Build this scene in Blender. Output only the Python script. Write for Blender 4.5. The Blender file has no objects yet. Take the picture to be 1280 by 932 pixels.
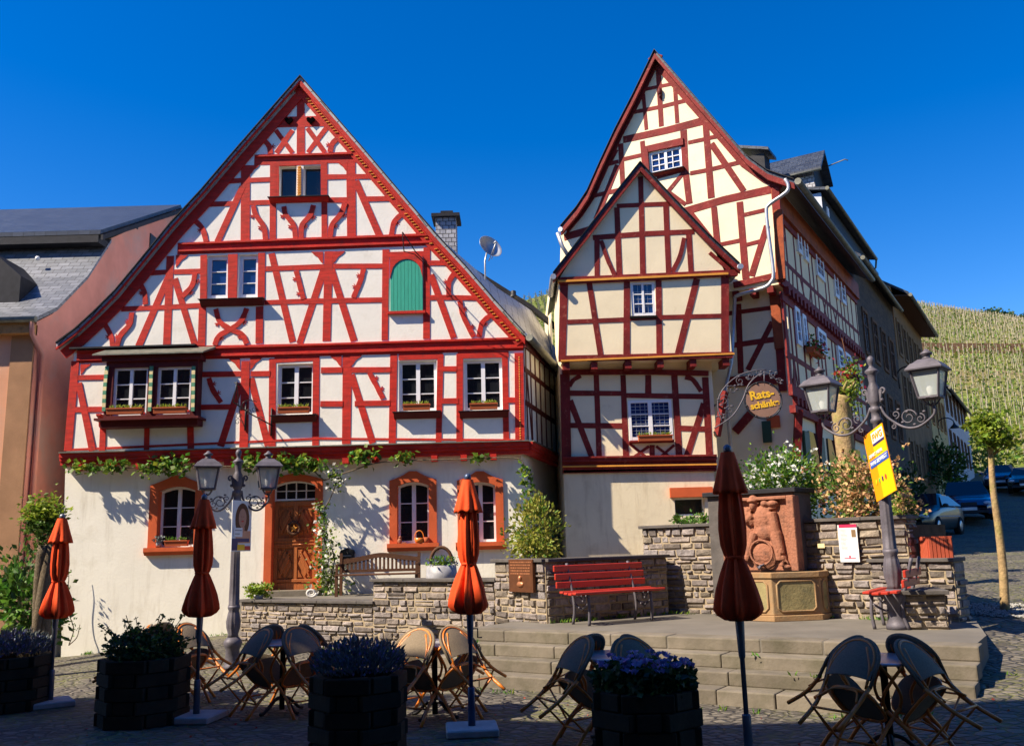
import bpy, bmesh, math, random
from mathutils import Vector, Matrix
from mathutils.geometry import tessellate_polygon
R = math.radians
random.seed(7)
SC = bpy.context.scene
COL = SC.collection

# ------------------------------------------------------------ camera
CAM_H = 1.7
FPX = 1120.0
PITCH = R(10.9)
ROLL = 0.027
CP = Vector((0, 0, CAM_H))
_f = Vector((0, math.cos(PITCH), math.sin(PITCH)))
_r0 = Vector((1, 0, 0)); _u0 = Vector((0, -math.sin(PITCH), math.cos(PITCH)))
_r = _r0*math.cos(ROLL) - _u0*math.sin(ROLL)
_u = _r0*math.sin(ROLL) + _u0*math.cos(ROLL)
cd = bpy.data.cameras.new('camera'); cam = bpy.data.objects.new('camera', cd); COL.objects.link(cam)
cam.matrix_world = Matrix(((_r.x, _u.x, -_f.x, 0), (_r.y, _u.y, -_f.y, 0), (_r.z, _u.z, -_f.z, CAM_H), (0, 0, 0, 1)))
cd.sensor_width = 36; cd.lens = 36*FPX/1280; cd.clip_start = .05; cd.clip_end = 3000
SC.camera = cam

# ------------------------------------------------------------ sky, sun, exposure
SUN = Vector((-1, -.43, 1.13)).normalized()
w = bpy.data.worlds.new('World'); SC.world = w; w.use_nodes = True
nt = w.node_tree; nt.nodes.clear()
sk = nt.nodes.new('ShaderNodeTexSky'); sk.sky_type = 'NISHITA'; sk.sun_disc = False
sk.sun_elevation = math.asin(SUN.z); sk.sun_rotation = math.atan2(SUN.x, SUN.y) % (2*math.pi)
sk.altitude = 300; sk.air_density = 1.0; sk.dust_density = .3; sk.ozone_density = 3.0
hs = nt.nodes.new('ShaderNodeHueSaturation'); hs.inputs['Saturation'].default_value = 1.46; hs.inputs['Value'].default_value = 1.5; hs.inputs['Hue'].default_value = .513
bgn = nt.nodes.new('ShaderNodeBackground'); bgn.inputs['Strength'].default_value = .062
on = nt.nodes.new('ShaderNodeOutputWorld')
nt.links.new(sk.outputs[0], hs.inputs['Color']); nt.links.new(hs.outputs[0], bgn.inputs['Color']); nt.links.new(bgn.outputs[0], on.inputs[0])
sl = bpy.data.lights.new('sun', 'SUN'); sl.energy = 5.0; sl.angle = R(.5); sl.color = (1, .87, .68)
so = bpy.data.objects.new('sun', sl); COL.objects.link(so)
so.rotation_euler = SUN.to_track_quat('Z', 'Y').to_euler(); so.location = (0, 0, 30)
SC.view_settings.view_transform = 'Standard'; SC.view_settings.look = 'None'
SC.view_settings.exposure = 1.0; SC.view_settings.gamma = 1; SC.view_settings.use_curve_mapping = False

# ------------------------------------------------------------ pixel rays of the photograph (1280x932)
def ray(px, py):
    return _f + _r*((px-640)/FPX) - _u*((py-466)/FPX)
def G(px, py, z=0.0):                       # point on the horizontal plane z
    d = ray(px, py); t = (z-CAM_H)/d.z
    return CP + d*t
def Y(px, py, y):                           # point on the vertical plane y
    d = ray(px, py); return CP + d*(y/d.y)
def X(px, py, x):
    d = ray(px, py); return CP + d*(x/d.x)

# ------------------------------------------------------------ materials
MATS = {}
def _mix(nt, a, b, fac, mode='MIX'):
    m = nt.nodes.new('ShaderNodeMix'); m.data_type = 'RGBA'; m.blend_type = mode
    for s, v in ((6, a), (7, b)):
        if hasattr(v, 'is_linked') or hasattr(v, 'links'): nt.links.new(v, m.inputs[s])
        else: m.inputs[s].default_value = (*v, 1)
    if hasattr(fac, 'links'): nt.links.new(fac, m.inputs[0])
    else: m.inputs[0].default_value = fac
    return m.outputs[2]
def _noise(nt, vec, scale, detail=4, rough=.6):
    n = nt.nodes.new('ShaderNodeTexNoise'); n.inputs['Scale'].default_value = scale
    n.inputs['Detail'].default_value = detail; n.inputs['Roughness'].default_value = rough
    if vec is not None: nt.links.new(vec, n.inputs['Vector'])
    return n.outputs['Fac']
def _ramp(nt, fac, a, b, ca=(0, 0, 0), cb=(1, 1, 1)):
    r = nt.nodes.new('ShaderNodeValToRGB'); nt.links.new(fac, r.inputs[0])
    e = r.color_ramp.elements; e[0].position = a; e[1].position = b
    e[0].color = (*ca, 1); e[1].color = (*cb, 1)
    return r.outputs[0]
def _math(nt, op, a, b=None):
    m = nt.nodes.new('ShaderNodeMath'); m.operation = op
    for i, v in enumerate((a, b)):
        if v is None: continue
        if hasattr(v, 'links'): nt.links.new(v, m.inputs[i])
        else: m.inputs[i].default_value = v
    return m.outputs[0]
def _start(name):
    m = bpy.data.materials.new(name); m.use_nodes = True; MATS[name] = m
    nt = m.node_tree; b = nt.nodes['Principled BSDF']
    return m, nt, b
def _bump(nt, b, h, strength, dist=.01):
    bp = nt.nodes.new('ShaderNodeBump'); bp.inputs['Strength'].default_value = strength; bp.inputs['Distance'].default_value = dist
    nt.links.new(h, bp.inputs['Height']); nt.links.new(bp.outputs[0], b.inputs['Normal'])
def mat(name, col, rough=.8, var=.2, scale=3., bump=.3, bscale=40., island=0., metal=0., col2=None, c2=(.55, .75), c2scale=2., stretch=None, spec=None, coat=0, dist=.01, hue=0., streak=None):
    m, nt, b = _start(name)
    tc = nt.nodes.new('ShaderNodeTexCoord'); vec = tc.outputs['Object']
    if stretch:
        mp = nt.nodes.new('ShaderNodeMapping'); mp.inputs['Scale'].default_value = stretch
        nt.links.new(tc.outputs['UV'], mp.inputs['Vector']); vec = mp.outputs[0]
    n = _noise(nt, vec, scale)
    c = _mix(nt, tuple(x*(1-var) for x in col), tuple(min(1, x*(1+var)) for x in col), _ramp(nt, n, .3, .7))
    if col2:
        c = _mix(nt, c, col2, _ramp(nt, _noise(nt, tc.outputs['Object'], c2scale, 6, .65), *c2))
    if streak:
        mp2 = nt.nodes.new('ShaderNodeMapping'); mp2.inputs['Scale'].default_value = (2.2, .28, 1); nt.links.new(tc.outputs['UV'], mp2.inputs['Vector'])
        c = _mix(nt, c, streak, _ramp(nt, _noise(nt, mp2.outputs[0], 2.0, 8, .7), .52, .80))
    if island:
        g = nt.nodes.new('ShaderNodeNewGeometry')
        hsv = nt.nodes.new('ShaderNodeHueSaturation'); nt.links.new(c, hsv.inputs['Color'])
        v = _math(nt, 'MULTIPLY_ADD', g.outputs['Random Per Island'], 2*island); v.node.inputs[2].default_value = 1-island
        nt.links.new(v, hsv.inputs['Value'])
        if hue:
            w2 = nt.nodes.new('ShaderNodeTexWhiteNoise'); w2.noise_dimensions = '1D'
            nt.links.new(g.outputs['Random Per Island'], w2.inputs['W'])
            h = _math(nt, 'MULTIPLY_ADD', w2.outputs['Value'], 2*hue); h.node.inputs[2].default_value = .5-hue
            nt.links.new(h, hsv.inputs['Hue'])
            s2 = _math(nt, 'MULTIPLY_ADD', w2.outputs['Value'], .9); s2.node.inputs[2].default_value = .45
            nt.links.new(s2, hsv.inputs['Saturation'])
        c = hsv.outputs[0]
    nt.links.new(c, b.inputs['Base Color'])
    b.inputs['Roughness'].default_value = rough; b.inputs['Metallic'].default_value = metal
    if spec is None and rough > .5: spec = .2
    if spec is not None: b.inputs['Specular IOR Level'].default_value = spec
    if coat: b.inputs['Coat Weight'].default_value = coat; b.inputs['Coat Roughness'].default_value = .05
    if bump: _bump(nt, b, _noise(nt, vec, bscale, 5), bump, dist)
    return m
def leafmat(name, col, var=.45, hue=.03, trans=.35):
    m, nt, b = _start(name)
    g = nt.nodes.new('ShaderNodeNewGeometry')
    hsv = nt.nodes.new('ShaderNodeHueSaturation'); hsv.inputs['Color'].default_value = (*col, 1)
    v = _math(nt, 'MULTIPLY_ADD', g.outputs['Random Per Island'], 2*var); v.node.inputs[2].default_value = 1-var
    nt.links.new(v, hsv.inputs['Value'])
    w2 = nt.nodes.new('ShaderNodeTexWhiteNoise'); w2.noise_dimensions = '1D'
    nt.links.new(g.outputs['Random Per Island'], w2.inputs['W'])
    h = _math(nt, 'MULTIPLY_ADD', w2.outputs['Value'], 2*hue); h.node.inputs[2].default_value = .5-hue
    nt.links.new(h, hsv.inputs['Hue'])
    nt.links.new(hsv.outputs[0], b.inputs['Base Color']); b.inputs['Roughness'].default_value = .5
    b.inputs['Specular IOR Level'].default_value = .35
    tr = nt.nodes.new('ShaderNodeBsdfTranslucent'); nt.links.new(hsv.outputs[0], tr.inputs['Color'])
    mx = nt.nodes.new('ShaderNodeMixShader'); mx.inputs[0].default_value = trans
    o = nt.nodes['Material Output']
    nt.links.new(b.outputs[0], mx.inputs[1]); nt.links.new(tr.outputs[0], mx.inputs[2]); nt.links.new(mx.outputs[0], o.inputs[0])
    return m
def bricks(name, col, col2, mortar, bw, bh, msize=.012, rough=.7, bump=.6, bias=0., var=1., offset=.5, dist=.02, rot=0):
    m, nt, b = _start(name)
    tc = nt.nodes.new('ShaderNodeTexCoord')
    mp = nt.nodes.new('ShaderNodeMapping'); nt.links.new(tc.outputs['UV'], mp.inputs['Vector']); mp.inputs['Rotation'].default_value = (0, 0, rot)
    nz = nt.nodes.new('ShaderNodeTexNoise'); nz.inputs['Scale'].default_value = 3; nt.links.new(mp.outputs[0], nz.inputs['Vector'])
    vm = nt.nodes.new('ShaderNodeVectorMath'); vm.operation = 'MULTIPLY_ADD'
    nt.links.new(nz.outputs['Color'], vm.inputs[0]); vm.inputs[1].default_value = (.03*var,)*3; nt.links.new(mp.outputs[0], vm.inputs[2])
    bt = nt.nodes.new('ShaderNodeTexBrick'); nt.links.new(vm.outputs[0], bt.inputs['Vector'])
    bt.inputs['Color1'].default_value = (*col, 1); bt.inputs['Color2'].default_value = (*col2, 1); bt.inputs['Mortar'].default_value = (*mortar, 1)
    bt.inputs['Scale'].default_value = 1; bt.inputs['Brick Width'].default_value = bw; bt.inputs['Row Height'].default_value = bh
    bt.inputs['Mortar Size'].default_value = msize; bt.inputs['Bias'].default_value = bias; bt.inputs['Mortar Smooth'].default_value = .3; bt.offset = offset
    n = _noise(nt, tc.outputs['Object'], 9, 5)
    c = _mix(nt, bt.outputs['Color'], (.5, .5, .5), .45, 'OVERLAY'); 
    c = _mix(nt, bt.outputs['Color'], _ramp(nt, n, .25, .75, (.6, .6, .6), (1, 1, 1)), .7, 'MULTIPLY')
    nt.links.new(c, b.inputs['Base Color']); b.inputs['Roughness'].default_value = rough
    h = _math(nt, 'MULTIPLY', bt.outputs['Fac'], -1.0); h2 = _math(nt, 'MULTIPLY_ADD', n, .35); nt.links.new(h, h2.node.inputs[2])
    _bump(nt, b, h2, bump, dist)
    return m

def cobbles():
    m, nt, b = _start('cobbles')
    tc = nt.nodes.new('ShaderNodeTexCoord')
    mp = nt.nodes.new('ShaderNodeMapping'); mp.inputs['Rotation'].default_value = (0, 0, R(-28)); mp.inputs['Scale'].default_value = (1, 1.25, 1)
    nt.links.new(tc.outputs['Object'], mp.inputs['Vector'])
    v1 = nt.nodes.new('ShaderNodeTexVoronoi'); v1.feature = 'DISTANCE_TO_EDGE'; v1.inputs['Scale'].default_value = 7.5; v1.inputs['Randomness'].default_value = .75
    v2 = nt.nodes.new('ShaderNodeTexVoronoi'); v2.feature = 'F1'; v2.inputs['Scale'].default_value = 7.5; v2.inputs['Randomness'].default_value = .75
    nt.links.new(mp.outputs[0], v1.inputs['Vector']); nt.links.new(mp.outputs[0], v2.inputs['Vector'])
    sep = nt.nodes.new('ShaderNodeSeparateColor'); nt.links.new(v2.outputs['Color'], sep.inputs[0])
    stone = _mix(nt, (.075, .066, .057), (.19, .165, .13), sep.outputs[0])
    stone = _mix(nt, stone, _ramp(nt, _noise(nt, tc.outputs['Object'], 30, 5), .3, .7, (.65, .65, .65), (1, 1, 1)), .6, 'MULTIPLY')
    big = _ramp(nt, _noise(nt, tc.outputs['Object'], .8, 5), .42, .62)
    joint = _mix(nt, (.045, .038, .028), (.14, .14, .04), big)
    edge = _ramp(nt, v1.outputs['Distance'], .03, .11)
    c = _mix(nt, joint, stone, edge)
    moss = _mix(nt, (0, 0, 0), _ramp(nt, _noise(nt, tc.outputs['Object'], 5, 6), .55, .7), .75, 'MIX')
    c = _mix(nt, c, (.13, .14, .04), _math(nt, 'MULTIPLY', _ramp(nt, _noise(nt, tc.outputs['Object'], 5, 6), .5, .7), _math(nt, 'MULTIPLY', big, .6)))
    nt.links.new(c, b.inputs['Base Color']); b.inputs['Roughness'].default_value = .75
    hgt = _math(nt, 'ADD', _ramp(nt, v1.outputs['Distance'], 0, .2), _math(nt, 'MULTIPLY', _noise(nt, tc.outputs['Object'], 40), .25))
    _bump(nt, b, hgt, .9, .035)
    return m

mat('plaster_white', (.84, .80, .70), .9, .05, 1.2, .35, 22, col2=(.66, .60, .48), c2=(.58, .85), c2scale=1.1, streak=(.62, .57, .47))
mat('plaster_panel', (.86, .82, .73), .9, .05, 2, .4, 20, col2=(.72, .67, .57), c2=(.55, .8), c2scale=3)
mat('plaster_cream', (.86, .74, .51), .9, .06, 1.5, .3, 25, col2=(.62, .50, .32), c2=(.62, .85))
mat('plaster_base', (.76, .66, .47), .9, .07, 1.2, .45, 18, col2=(.60, .50, .34), c2=(.52, .75), streak=(.52, .42, .28))
mat('plaster_salmon', (.66, .33, .20), .9, .1, 1, .3, 25, col2=(.62, .40, .28), c2=(.5, .8), c2scale=.6)
mat('quoin', (.36, .20, .11), .9, .15, 1.5, .4, 25)
mat('plaster_gable', (.58, .25, .20), .9, .2, .7, .4, 18, col2=(.42, .30, .27), c2=(.45, .68), c2scale=.55)
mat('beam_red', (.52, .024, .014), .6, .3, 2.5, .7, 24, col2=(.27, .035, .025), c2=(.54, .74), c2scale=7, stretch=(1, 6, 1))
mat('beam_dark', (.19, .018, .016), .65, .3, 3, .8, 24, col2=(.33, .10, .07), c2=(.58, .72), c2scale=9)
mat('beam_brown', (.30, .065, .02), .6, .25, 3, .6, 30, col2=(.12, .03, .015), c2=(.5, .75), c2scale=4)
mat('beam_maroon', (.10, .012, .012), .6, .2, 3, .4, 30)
mat('ochre', (.70, .30, .05), .6, .15)
mat('sandstone', (.55, .105, .035), .8, .12, 3, .3, 40)
mat('sandstone_pink', (.36, .15, .09), .85, .25, 6, .9, 25, col2=(.13, .065, .045), c2=(.48, .72), c2scale=6, dist=.02)
mat('trough_stone', (.33, .20, .10), .85, .15, 4, .5, 30, col2=(.30, .23, .14), c2=(.5, .75), c2scale=3)
mat('trough_panel', (.30, .25, .12), .9, .25, 5, .6, 30, col2=(.17, .16, .09), c2=(.5, .75), c2scale=6)
mat('window_white', (.80, .80, .83), .45, .04, 3, 0)
mat('pane', (.012, .014, .018), .06, .3, 1.5, .04, 3, spec=.6)
mat('pane_sky', (.01, .03, .13), .04, .3, 1.5, .04, 3, spec=.8)  # sky reflection put into the glass colour as blue
mat('curtain', (.5, .5, .5), .9)
mat('green_shutter', (.03, .36, .24), .5, .1, 3, .3, stretch=(6, 1, 1))
mat('dark_shutter', (.02, .06, .035), .5, .15)
mat('slate_cap', (.022, .022, .027), .6, .3, 6, .4)
mat('coping', (.10, .09, .085), .8, .25, 5, .5, 30)
mat('step_stone', (.175, .15, .118), .85, .18, 2, .5, 25, island=.15, col2=(.10, .09, .06), c2=(.45, .75), c2scale=3)
mat('plaza_stone', (.155, .14, .12), .85, .15, 1.2, .4, 25, col2=(.115, .105, .09), c2=(.45, .75), c2scale=1.4)
mat('wall_stone', (.225, .185, .165), .85, .35, 14, .8, 40, island=.45, hue=.035, dist=.02)
mat('mortar', (.34, .27, .18), .95, .2, 10, .6, 40)
mat('iron', (.115, .105, .125), .55, .25, 6, .3, 40, metal=.2)
mat('hole_dark', (.004, .003, .003), .95, 0, 3, 0, spec=0)  # black standing for the dark inside the cut hearts
mat('iron_black', (.012, .012, .015), .5, .2, 6, .2)
mat('steel', (.45, .45, .47), .35, .1, 6, 0, metal=.9)
mat('zinc', (.42, .44, .48), .45, .2, 4, .1, metal=.6)
mat('zinc_old', (.17, .17, .14), .55, .3, 6, .2, metal=.4)
mat('door_wood', (.40, .125, .035), .4, .3, 2.5, .3, 30, stretch=(14, 1.5, 1))
mat('bench_red', (.42, .030, .014), .4, .12, 4, .2, stretch=(2, 12, 1))
mat('planter_red', (.50, .10, .05), .5, .12)
mat('wood_old', (.10, .045, .024), .75, .3, 3, .5, stretch=(2, 12, 1))
mat('wood_dark', (.036, .028, .017), .85, .3, 4, .7, 30, island=.5)
mat('terracotta', (.46, .11, .04), .8, .15)
mat('stoneware', (.30, .30, .32), .5, .3, 8, .2)
mat('fabric_orange', (.74, .078, .016), .75, .12, 8, .25, 60)
mat('fabric_maroon', (.30, .022, .014), .75, .12, 8, .25, 60)
mat('pole_blue', (.05, .08, .16), .4, .15, metal=.3)
mat('pole_grey', (.16, .17, .2), .4, .15, metal=.4)
mat('concrete', (.42, .42, .40), .9, .15, 8, .4)
mat('rattan', (.66, .19, .02), .35, .25, 8, .2, 60)
mat('mesh_fabric', (.20, .155, .105), .8, .15, 60, .4, 200)
mat('table_top', (.60, .60, .62), .3, .1, 10, 0, metal=.5)
mat('bark', (.16, .125, .085), .95, .35, 8, 1., 25, stretch=(3, 1, 1), dist=.03)
mat('bark_pale', (.34, .235, .12), .9, .3, 10, .8, 25, col2=(.24, .25, .06), c2=(.5, .7), dist=.02)
mat('stake', (.42, .36, .25), .9, .2, 3, 0, island=.35)
mat('soil', (.10, .07, .045), .95, .3, 6, .6)
mat('hill_ground', (.13, .16, .035), .95, .3, .25, .4, 3, col2=(.22, .17, .085), c2=(.45, .65), c2scale=.08)
mat('stone_brown', (.15, .085, .05), .9, .4, 2.5, .8, 12, col2=(.25, .13, .07), c2=(.5, .7), c2scale=4, dist=.04)
mat('orange_stone', (.42, .22, .09), .9, .4, 8, .8, 12, col2=(.2, .12, .06), c2=(.5, .7), c2scale=8, dist=.04)
mat('wall_tan', (.22, .14, .075), .9, .2, 1.5, .4, 20)
mat('wall_yellow', (.55, .42, .19), .9, .15, 1.5, .4, 20)
mat('wall_pale', (.5, .5, .52), .9, .1, 1.5, .4, 20)
mat('rubble_white', (.6, .58, .55), .9, .2, 8, .5)
mat('paper_white', (.75, .75, .76), .6, .03, 5, 0)
mat('orange_ad', (.85, .30, .0), .45, .0, 5, 0)
mat('yellow_ad', (.9, .52, .0), .45, .0, 5, 0)
mat('blue_ad', (.02, .09, .42), .45, .0, 5, 0)
mat('navy_ad', (.03, .02, .12), .5, 0, 5, 0)
mat('pink_ad', (.62, .01, .08), .5, 0, 5, 0)
mat('red_ad', (.6, .03, .02), .5, 0, 5, 0)
mat('green_ad', (.08, .45, .05), .5, 0, 5, 0)
mat('skin', (.50, .26, .18), .6, .05, 5, 0)
mat('hair', (.13, .055, .03), .6, .2, 30, 0)
mat('bronze', (.15, .055, .022), .45, .2, 10, .3, metal=.5)
mat('bronze_light', (.5, .2, .09), .4, .2, 10, .3, metal=.5)
mat('gold', (.95, .55, .03), .4, .05, 5, 0)
mat('sign_face', (.30, .17, .12), .6, .1, 6, .1)
mat('car_blue', (.012, .03, .13), .25, .05, 3, 0, metal=.4, coat=1)
mat('car_green', (.012, .018, .018), .35, .05, 3, 0, metal=0, coat=.5)
mat('car_dark', (.02, .02, .025), .25, .05, 3, 0, metal=.4, coat=1)
mat('car_glass', (.01, .014, .022), .05, 0, 3, 0, spec=.7)
mat('tyre', (.015, .015, .015), .9, .1)
mat('headlight', (.6, .62, .66), .15, .05, 3, 0)
mat('plate', (.7, .7, .7), .5)
mat('asphalt', (.05, .05, .05), .9, .2, 5, .5)
mat('gravel', (.38, .37, .35), .9, .6, 40, 1., 60, dist=.03)
mat('carved_green', (.10, .28, .17), .6)
mat('carved_cream', (.75, .62, .33), .6)
mat('white_spot', (.8, .8, .8), .3)
mat('bulb', (.8, .82, .85), .3)
leafmat('leaf', (.085, .16, .022)); leafmat('leaf_bright', (.22, .30, .03), .4, .03, .45)
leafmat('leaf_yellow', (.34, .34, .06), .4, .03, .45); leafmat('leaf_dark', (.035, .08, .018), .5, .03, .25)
leafmat('leaf_grey', (.12, .15, .15), .5, .05, .2); leafmat('leaf_fresh', (.10, .22, .025), .45)
leafmat('leaf_cream', (.55, .33, .16), .4, .03, .3); leafmat('leaf_copper', (.45, .10, .05), .4, .03, .3)
leafmat('petal_white', (.8, .8, .74), .15, .0, .3); leafmat('petal_violet', (.16, .17, .42), .4, .05, .3)
leafmat('leaf_vine', (.16, .21, .035), .5, .05, .35); leafmat('petal_red', (.6, .03, .03), .4, .02, .3); leafmat('tree_far', (.05, .10, .03), .45)
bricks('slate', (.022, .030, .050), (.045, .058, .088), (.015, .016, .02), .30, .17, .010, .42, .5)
bricks('slate_sunlit', (.40, .42, .46), (.52, .54, .58), (.13, .13, .15), .42, .34, .014, .5, .6, rot=R(35))  # pale copy of the slate, sun sheen put into the colour
bricks('slate_lit', (.13, .14, .16), (.22, .23, .26), (.05, .05, .06), .30, .17, .010, .42, .5)  # lit copy of the slate, sunlight on the lower slope put into colour
bricks('slate_scale_lit', (.38, .38, .42), (.52, .52, .56), (.07, .07, .08), .16, .12, .012, .6, .7)  # fish-scale slates, the sun on them put into the pale colour
bricks('masonry_dark', (.050, .034, .024), (.11, .07, .045), (.09, .065, .045), .34, .15, .02, .9, .8)
cobbles()
def glassmat():
    m, nt, b = _start('lantern_glass')
    b.inputs['Base Color'].default_value = (.62, .68, .66, 1); b.inputs['Roughness'].default_value = .25
    b.inputs['Alpha'].default_value = .5
    tc = nt.nodes.new('ShaderNodeTexCoord'); _bump(nt, b, _noise(nt, tc.outputs['Object'], 60), .2)
glassmat()

# ------------------------------------------------------------ mesh building
class MB:
    def __init__(s): s.v = []; s.f = []; s.m = []; s.sm = []; s.cur = 0; s.smooth = False
    def vert(s, p): s.v.append(tuple(p)); return len(s.v)-1
    def face(s, idx): s.f.append(tuple(idx)); s.m.append(s.cur); s.sm.append(s.smooth)
    def poly(s, pts): s.face([s.vert(p) for p in pts])
    def box(s, c, size, rz=0, mtx=None):
        x, y, z = size[0]/2, size[1]/2, size[2]/2
        c = Vector(c); ca, sa = math.cos(rz), math.sin(rz); ids = []
        for sx, sy, sz in ((-1,-1,-1),(1,-1,-1),(1,1,-1),(-1,1,-1),(-1,-1,1),(1,-1,1),(1,1,1),(-1,1,1)):
            p = Vector((sx*x, sy*y, sz*z))
            p = mtx @ p if mtx is not None else Vector((p.x*ca-p.y*sa, p.x*sa+p.y*ca, p.z))
            ids.append(s.vert(c+p))
        for f in ((0,3,2,1),(4,5,6,7),(0,1,5,4),(1,2,6,5),(2,3,7,6),(3,0,4,7)): s.face([ids[i] for i in f])
    def bar(s, a, b, w, h=None, up=(0, 0, 1)):       # box beam from a to b
        a = Vector(a); b = Vector(b); h = h or w; d = (b-a); L = d.length
        if L < 1e-6: return
        d.normalize(); up = Vector(up)
        if abs(d.dot(up)) > .99: up = Vector((0, 1, 0)) if abs(d.y) < .9 else Vector((1, 0, 0))
        sx = d.cross(up).normalized(); sz = sx.cross(d).normalized()
        s.box((a+b)/2, (w, L, h), mtx=Matrix((sx, d, sz)).transposed())
    def tube(s, pts, r, n=8, cap=True, closed=False):
        pts = [Vector(p) for p in pts]; k = len(pts); rs = r if isinstance(r, (list, tuple)) else [r]*k
        rings = []; prev = None; sm = s.smooth; s.smooth = True
        for i, p in enumerate(pts):
            t = (pts[min(i+1, k-1)]-pts[max(i-1, 0)])
            if closed: t = pts[(i+1) % k]-pts[i-1]
            if t.length < 1e-9: t = Vector((0, 0, 1))
            t.normalize()
            if prev is None:
                a = Vector((0, 0, 1)) if abs(t.z) < .9 else Vector((1, 0, 0))
                nx = t.cross(a).normalized()
            else:
                nx = (prev - t*prev.dot(t));
                nx = nx.normalized() if nx.length > 1e-6 else t.orthogonal().normalized()
            prev = nx; ny = t.cross(nx)
            rings.append([s.vert(p + (nx*math.cos(q)+ny*math.sin(q))*rs[i]) for q in (2*math.pi*j/n for j in range(n))])
        m = k if closed else k-1
        for i in range(m):
            A, B = rings[i], rings[(i+1) % k]
            for j in range(n): s.face((A[j], A[(j+1) % n], B[(j+1) % n], B[j]))
        s.smooth = False
        if cap and not closed: s.face(rings[0][::-1]); s.face(rings[-1])
        s.smooth = sm
    def lathe(s, prof, c=(0, 0, 0), n=16, mod=None, cap=True):
        c = Vector(c); rings = []; sm = s.smooth; s.smooth = True
        for i, (r, z) in enumerate(prof):
            ring = []
            for j in range(n):
                a = 2*math.pi*j/n; rr = r*(mod(a, i, z) if mod else 1)
                ring.append(s.vert(c+Vector((rr*math.cos(a), rr*math.sin(a), z))))
            rings.append(ring)
        for i in range(len(rings)-1):
            A, B = rings[i], rings[i+1]
            for j in range(n): s.face((A[j], A[(j+1) % n], B[(j+1) % n], B[j]))
        s.smooth = False
        if cap: s.face(rings[0][::-1]); s.face(rings[-1])
        s.smooth = sm
    def ball(s, c, r, n=10, m=6, mtx=None):
        c = Vector(c); r = Vector(r) if hasattr(r, '__len__') else Vector((r, r, r)); rings = []
        sm = s.smooth; s.smooth = True
        for i in range(m+1):
            t = math.pi*i/m
            ring = []
            for j in range(n):
                a = 2*math.pi*j/n; p = Vector((r.x*math.sin(t)*math.cos(a), r.y*math.sin(t)*math.sin(a), r.z*math.cos(t)))
                ring.append(s.vert(c + (mtx @ p if mtx is not None else p)))
            rings.append(ring)
        for i in range(m):
            for j in range(n): s.face((rings[i][j], rings[i+1][j], rings[i+1][(j+1) % n], rings[i][(j+1) % n]))
        s.smooth = sm
    def prism(s, poly, vec):                          # planar polygon (3D) extruded by vec
        vec = Vector(vec); a = [s.vert(p) for p in poly]; b = [s.vert(Vector(p)+vec) for p in poly]; n = len(a)
        s.face(a); s.face(b[::-1])
        for i in range(n): s.face((a[i], b[i], b[(i+1) % n], a[(i+1) % n]))
    def slab(s, A, B, t):                             # ruled surface between two polylines, thickened by vector t
        t = Vector(t); A = [Vector(p) for p in A]; B = [Vector(p) for p in B]; n = len(A)
        ia = [s.vert(p) for p in A]; ib = [s.vert(p) for p in B]; ja = [s.vert(p+t) for p in A]; jb = [s.vert(p+t) for p in B]
        for i in range(n-1):
            s.face((ia[i], ia[i+1], ib[i+1], ib[i])); s.face((ja[i], jb[i], jb[i+1], ja[i+1]))
            s.face((ia[i], ja[i], ja[i+1], ia[i+1])); s.face((ib[i], ib[i+1], jb[i+1], jb[i]))
        s.face((ia[0], ib[0], jb[0], ja[0])); s.face((ia[-1], ja[-1], jb[-1], ib[-1]))
    def leaf(s, p, size, d=None, asp=.6, droop=.0):
        d = Vector(d) if d is not None else Vector((random.gauss(0, 1), random.gauss(0, 1), random.gauss(0, .7)))
        if d.length < 1e-3: d = Vector((0, 0, 1))
        d.normalize(); o = Vector((random.gauss(0, 1), random.gauss(0, 1), random.gauss(0, 1)))
        q = d.cross(o)
        if q.length < 1e-3: q = d.orthogonal()
        q.normalize(); n = d.cross(q); p = Vector(p); L = size; W = size*asp/2
        a = s.vert(p); b = s.vert(p+d*L*.45+q*W+n*L*.08); c = s.vert(p+d*L); e = s.vert(p+d*L*.45-q*W+n*L*.08)
        s.face((a, b, c)); s.face((a, c, e))
def islands(mb):
    par = list(range(len(mb.v)))
    def fd(a):
        while par[a] != a: par[a] = par[par[a]]; a = par[a]
        return a
    for f in mb.f:
        r = fd(f[0])
        for i in f[1:]: par[fd(i)] = r
    g = {}
    for k, f in enumerate(mb.f): g.setdefault(fd(f[0]), []).append(k)
    out = []
    for ks in g.values():
        m = MB(); mp = {}
        for k in ks:
            ids = []
            for i in mb.f[k]:
                if i not in mp: mp[i] = m.vert(mb.v[i])
                ids.append(mp[i])
            m.f.append(tuple(ids)); m.m.append(mb.m[k]); m.sm.append(mb.sm[k])
        out.append(m)
    return out
def build_each(name, mb, mats, parent=None, **k):
    return [build(name, m, mats, parent, **k) for m in islands(mb)]
def rootloc(o):
    while o.parent: o = o.parent
    return o.location
def tag(o, label, cat, group=None, kind=None):
    if label: o['label'] = label
    if cat: o['category'] = cat
    if group: o['group'] = group
    if kind: o['kind'] = kind
    return o
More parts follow.
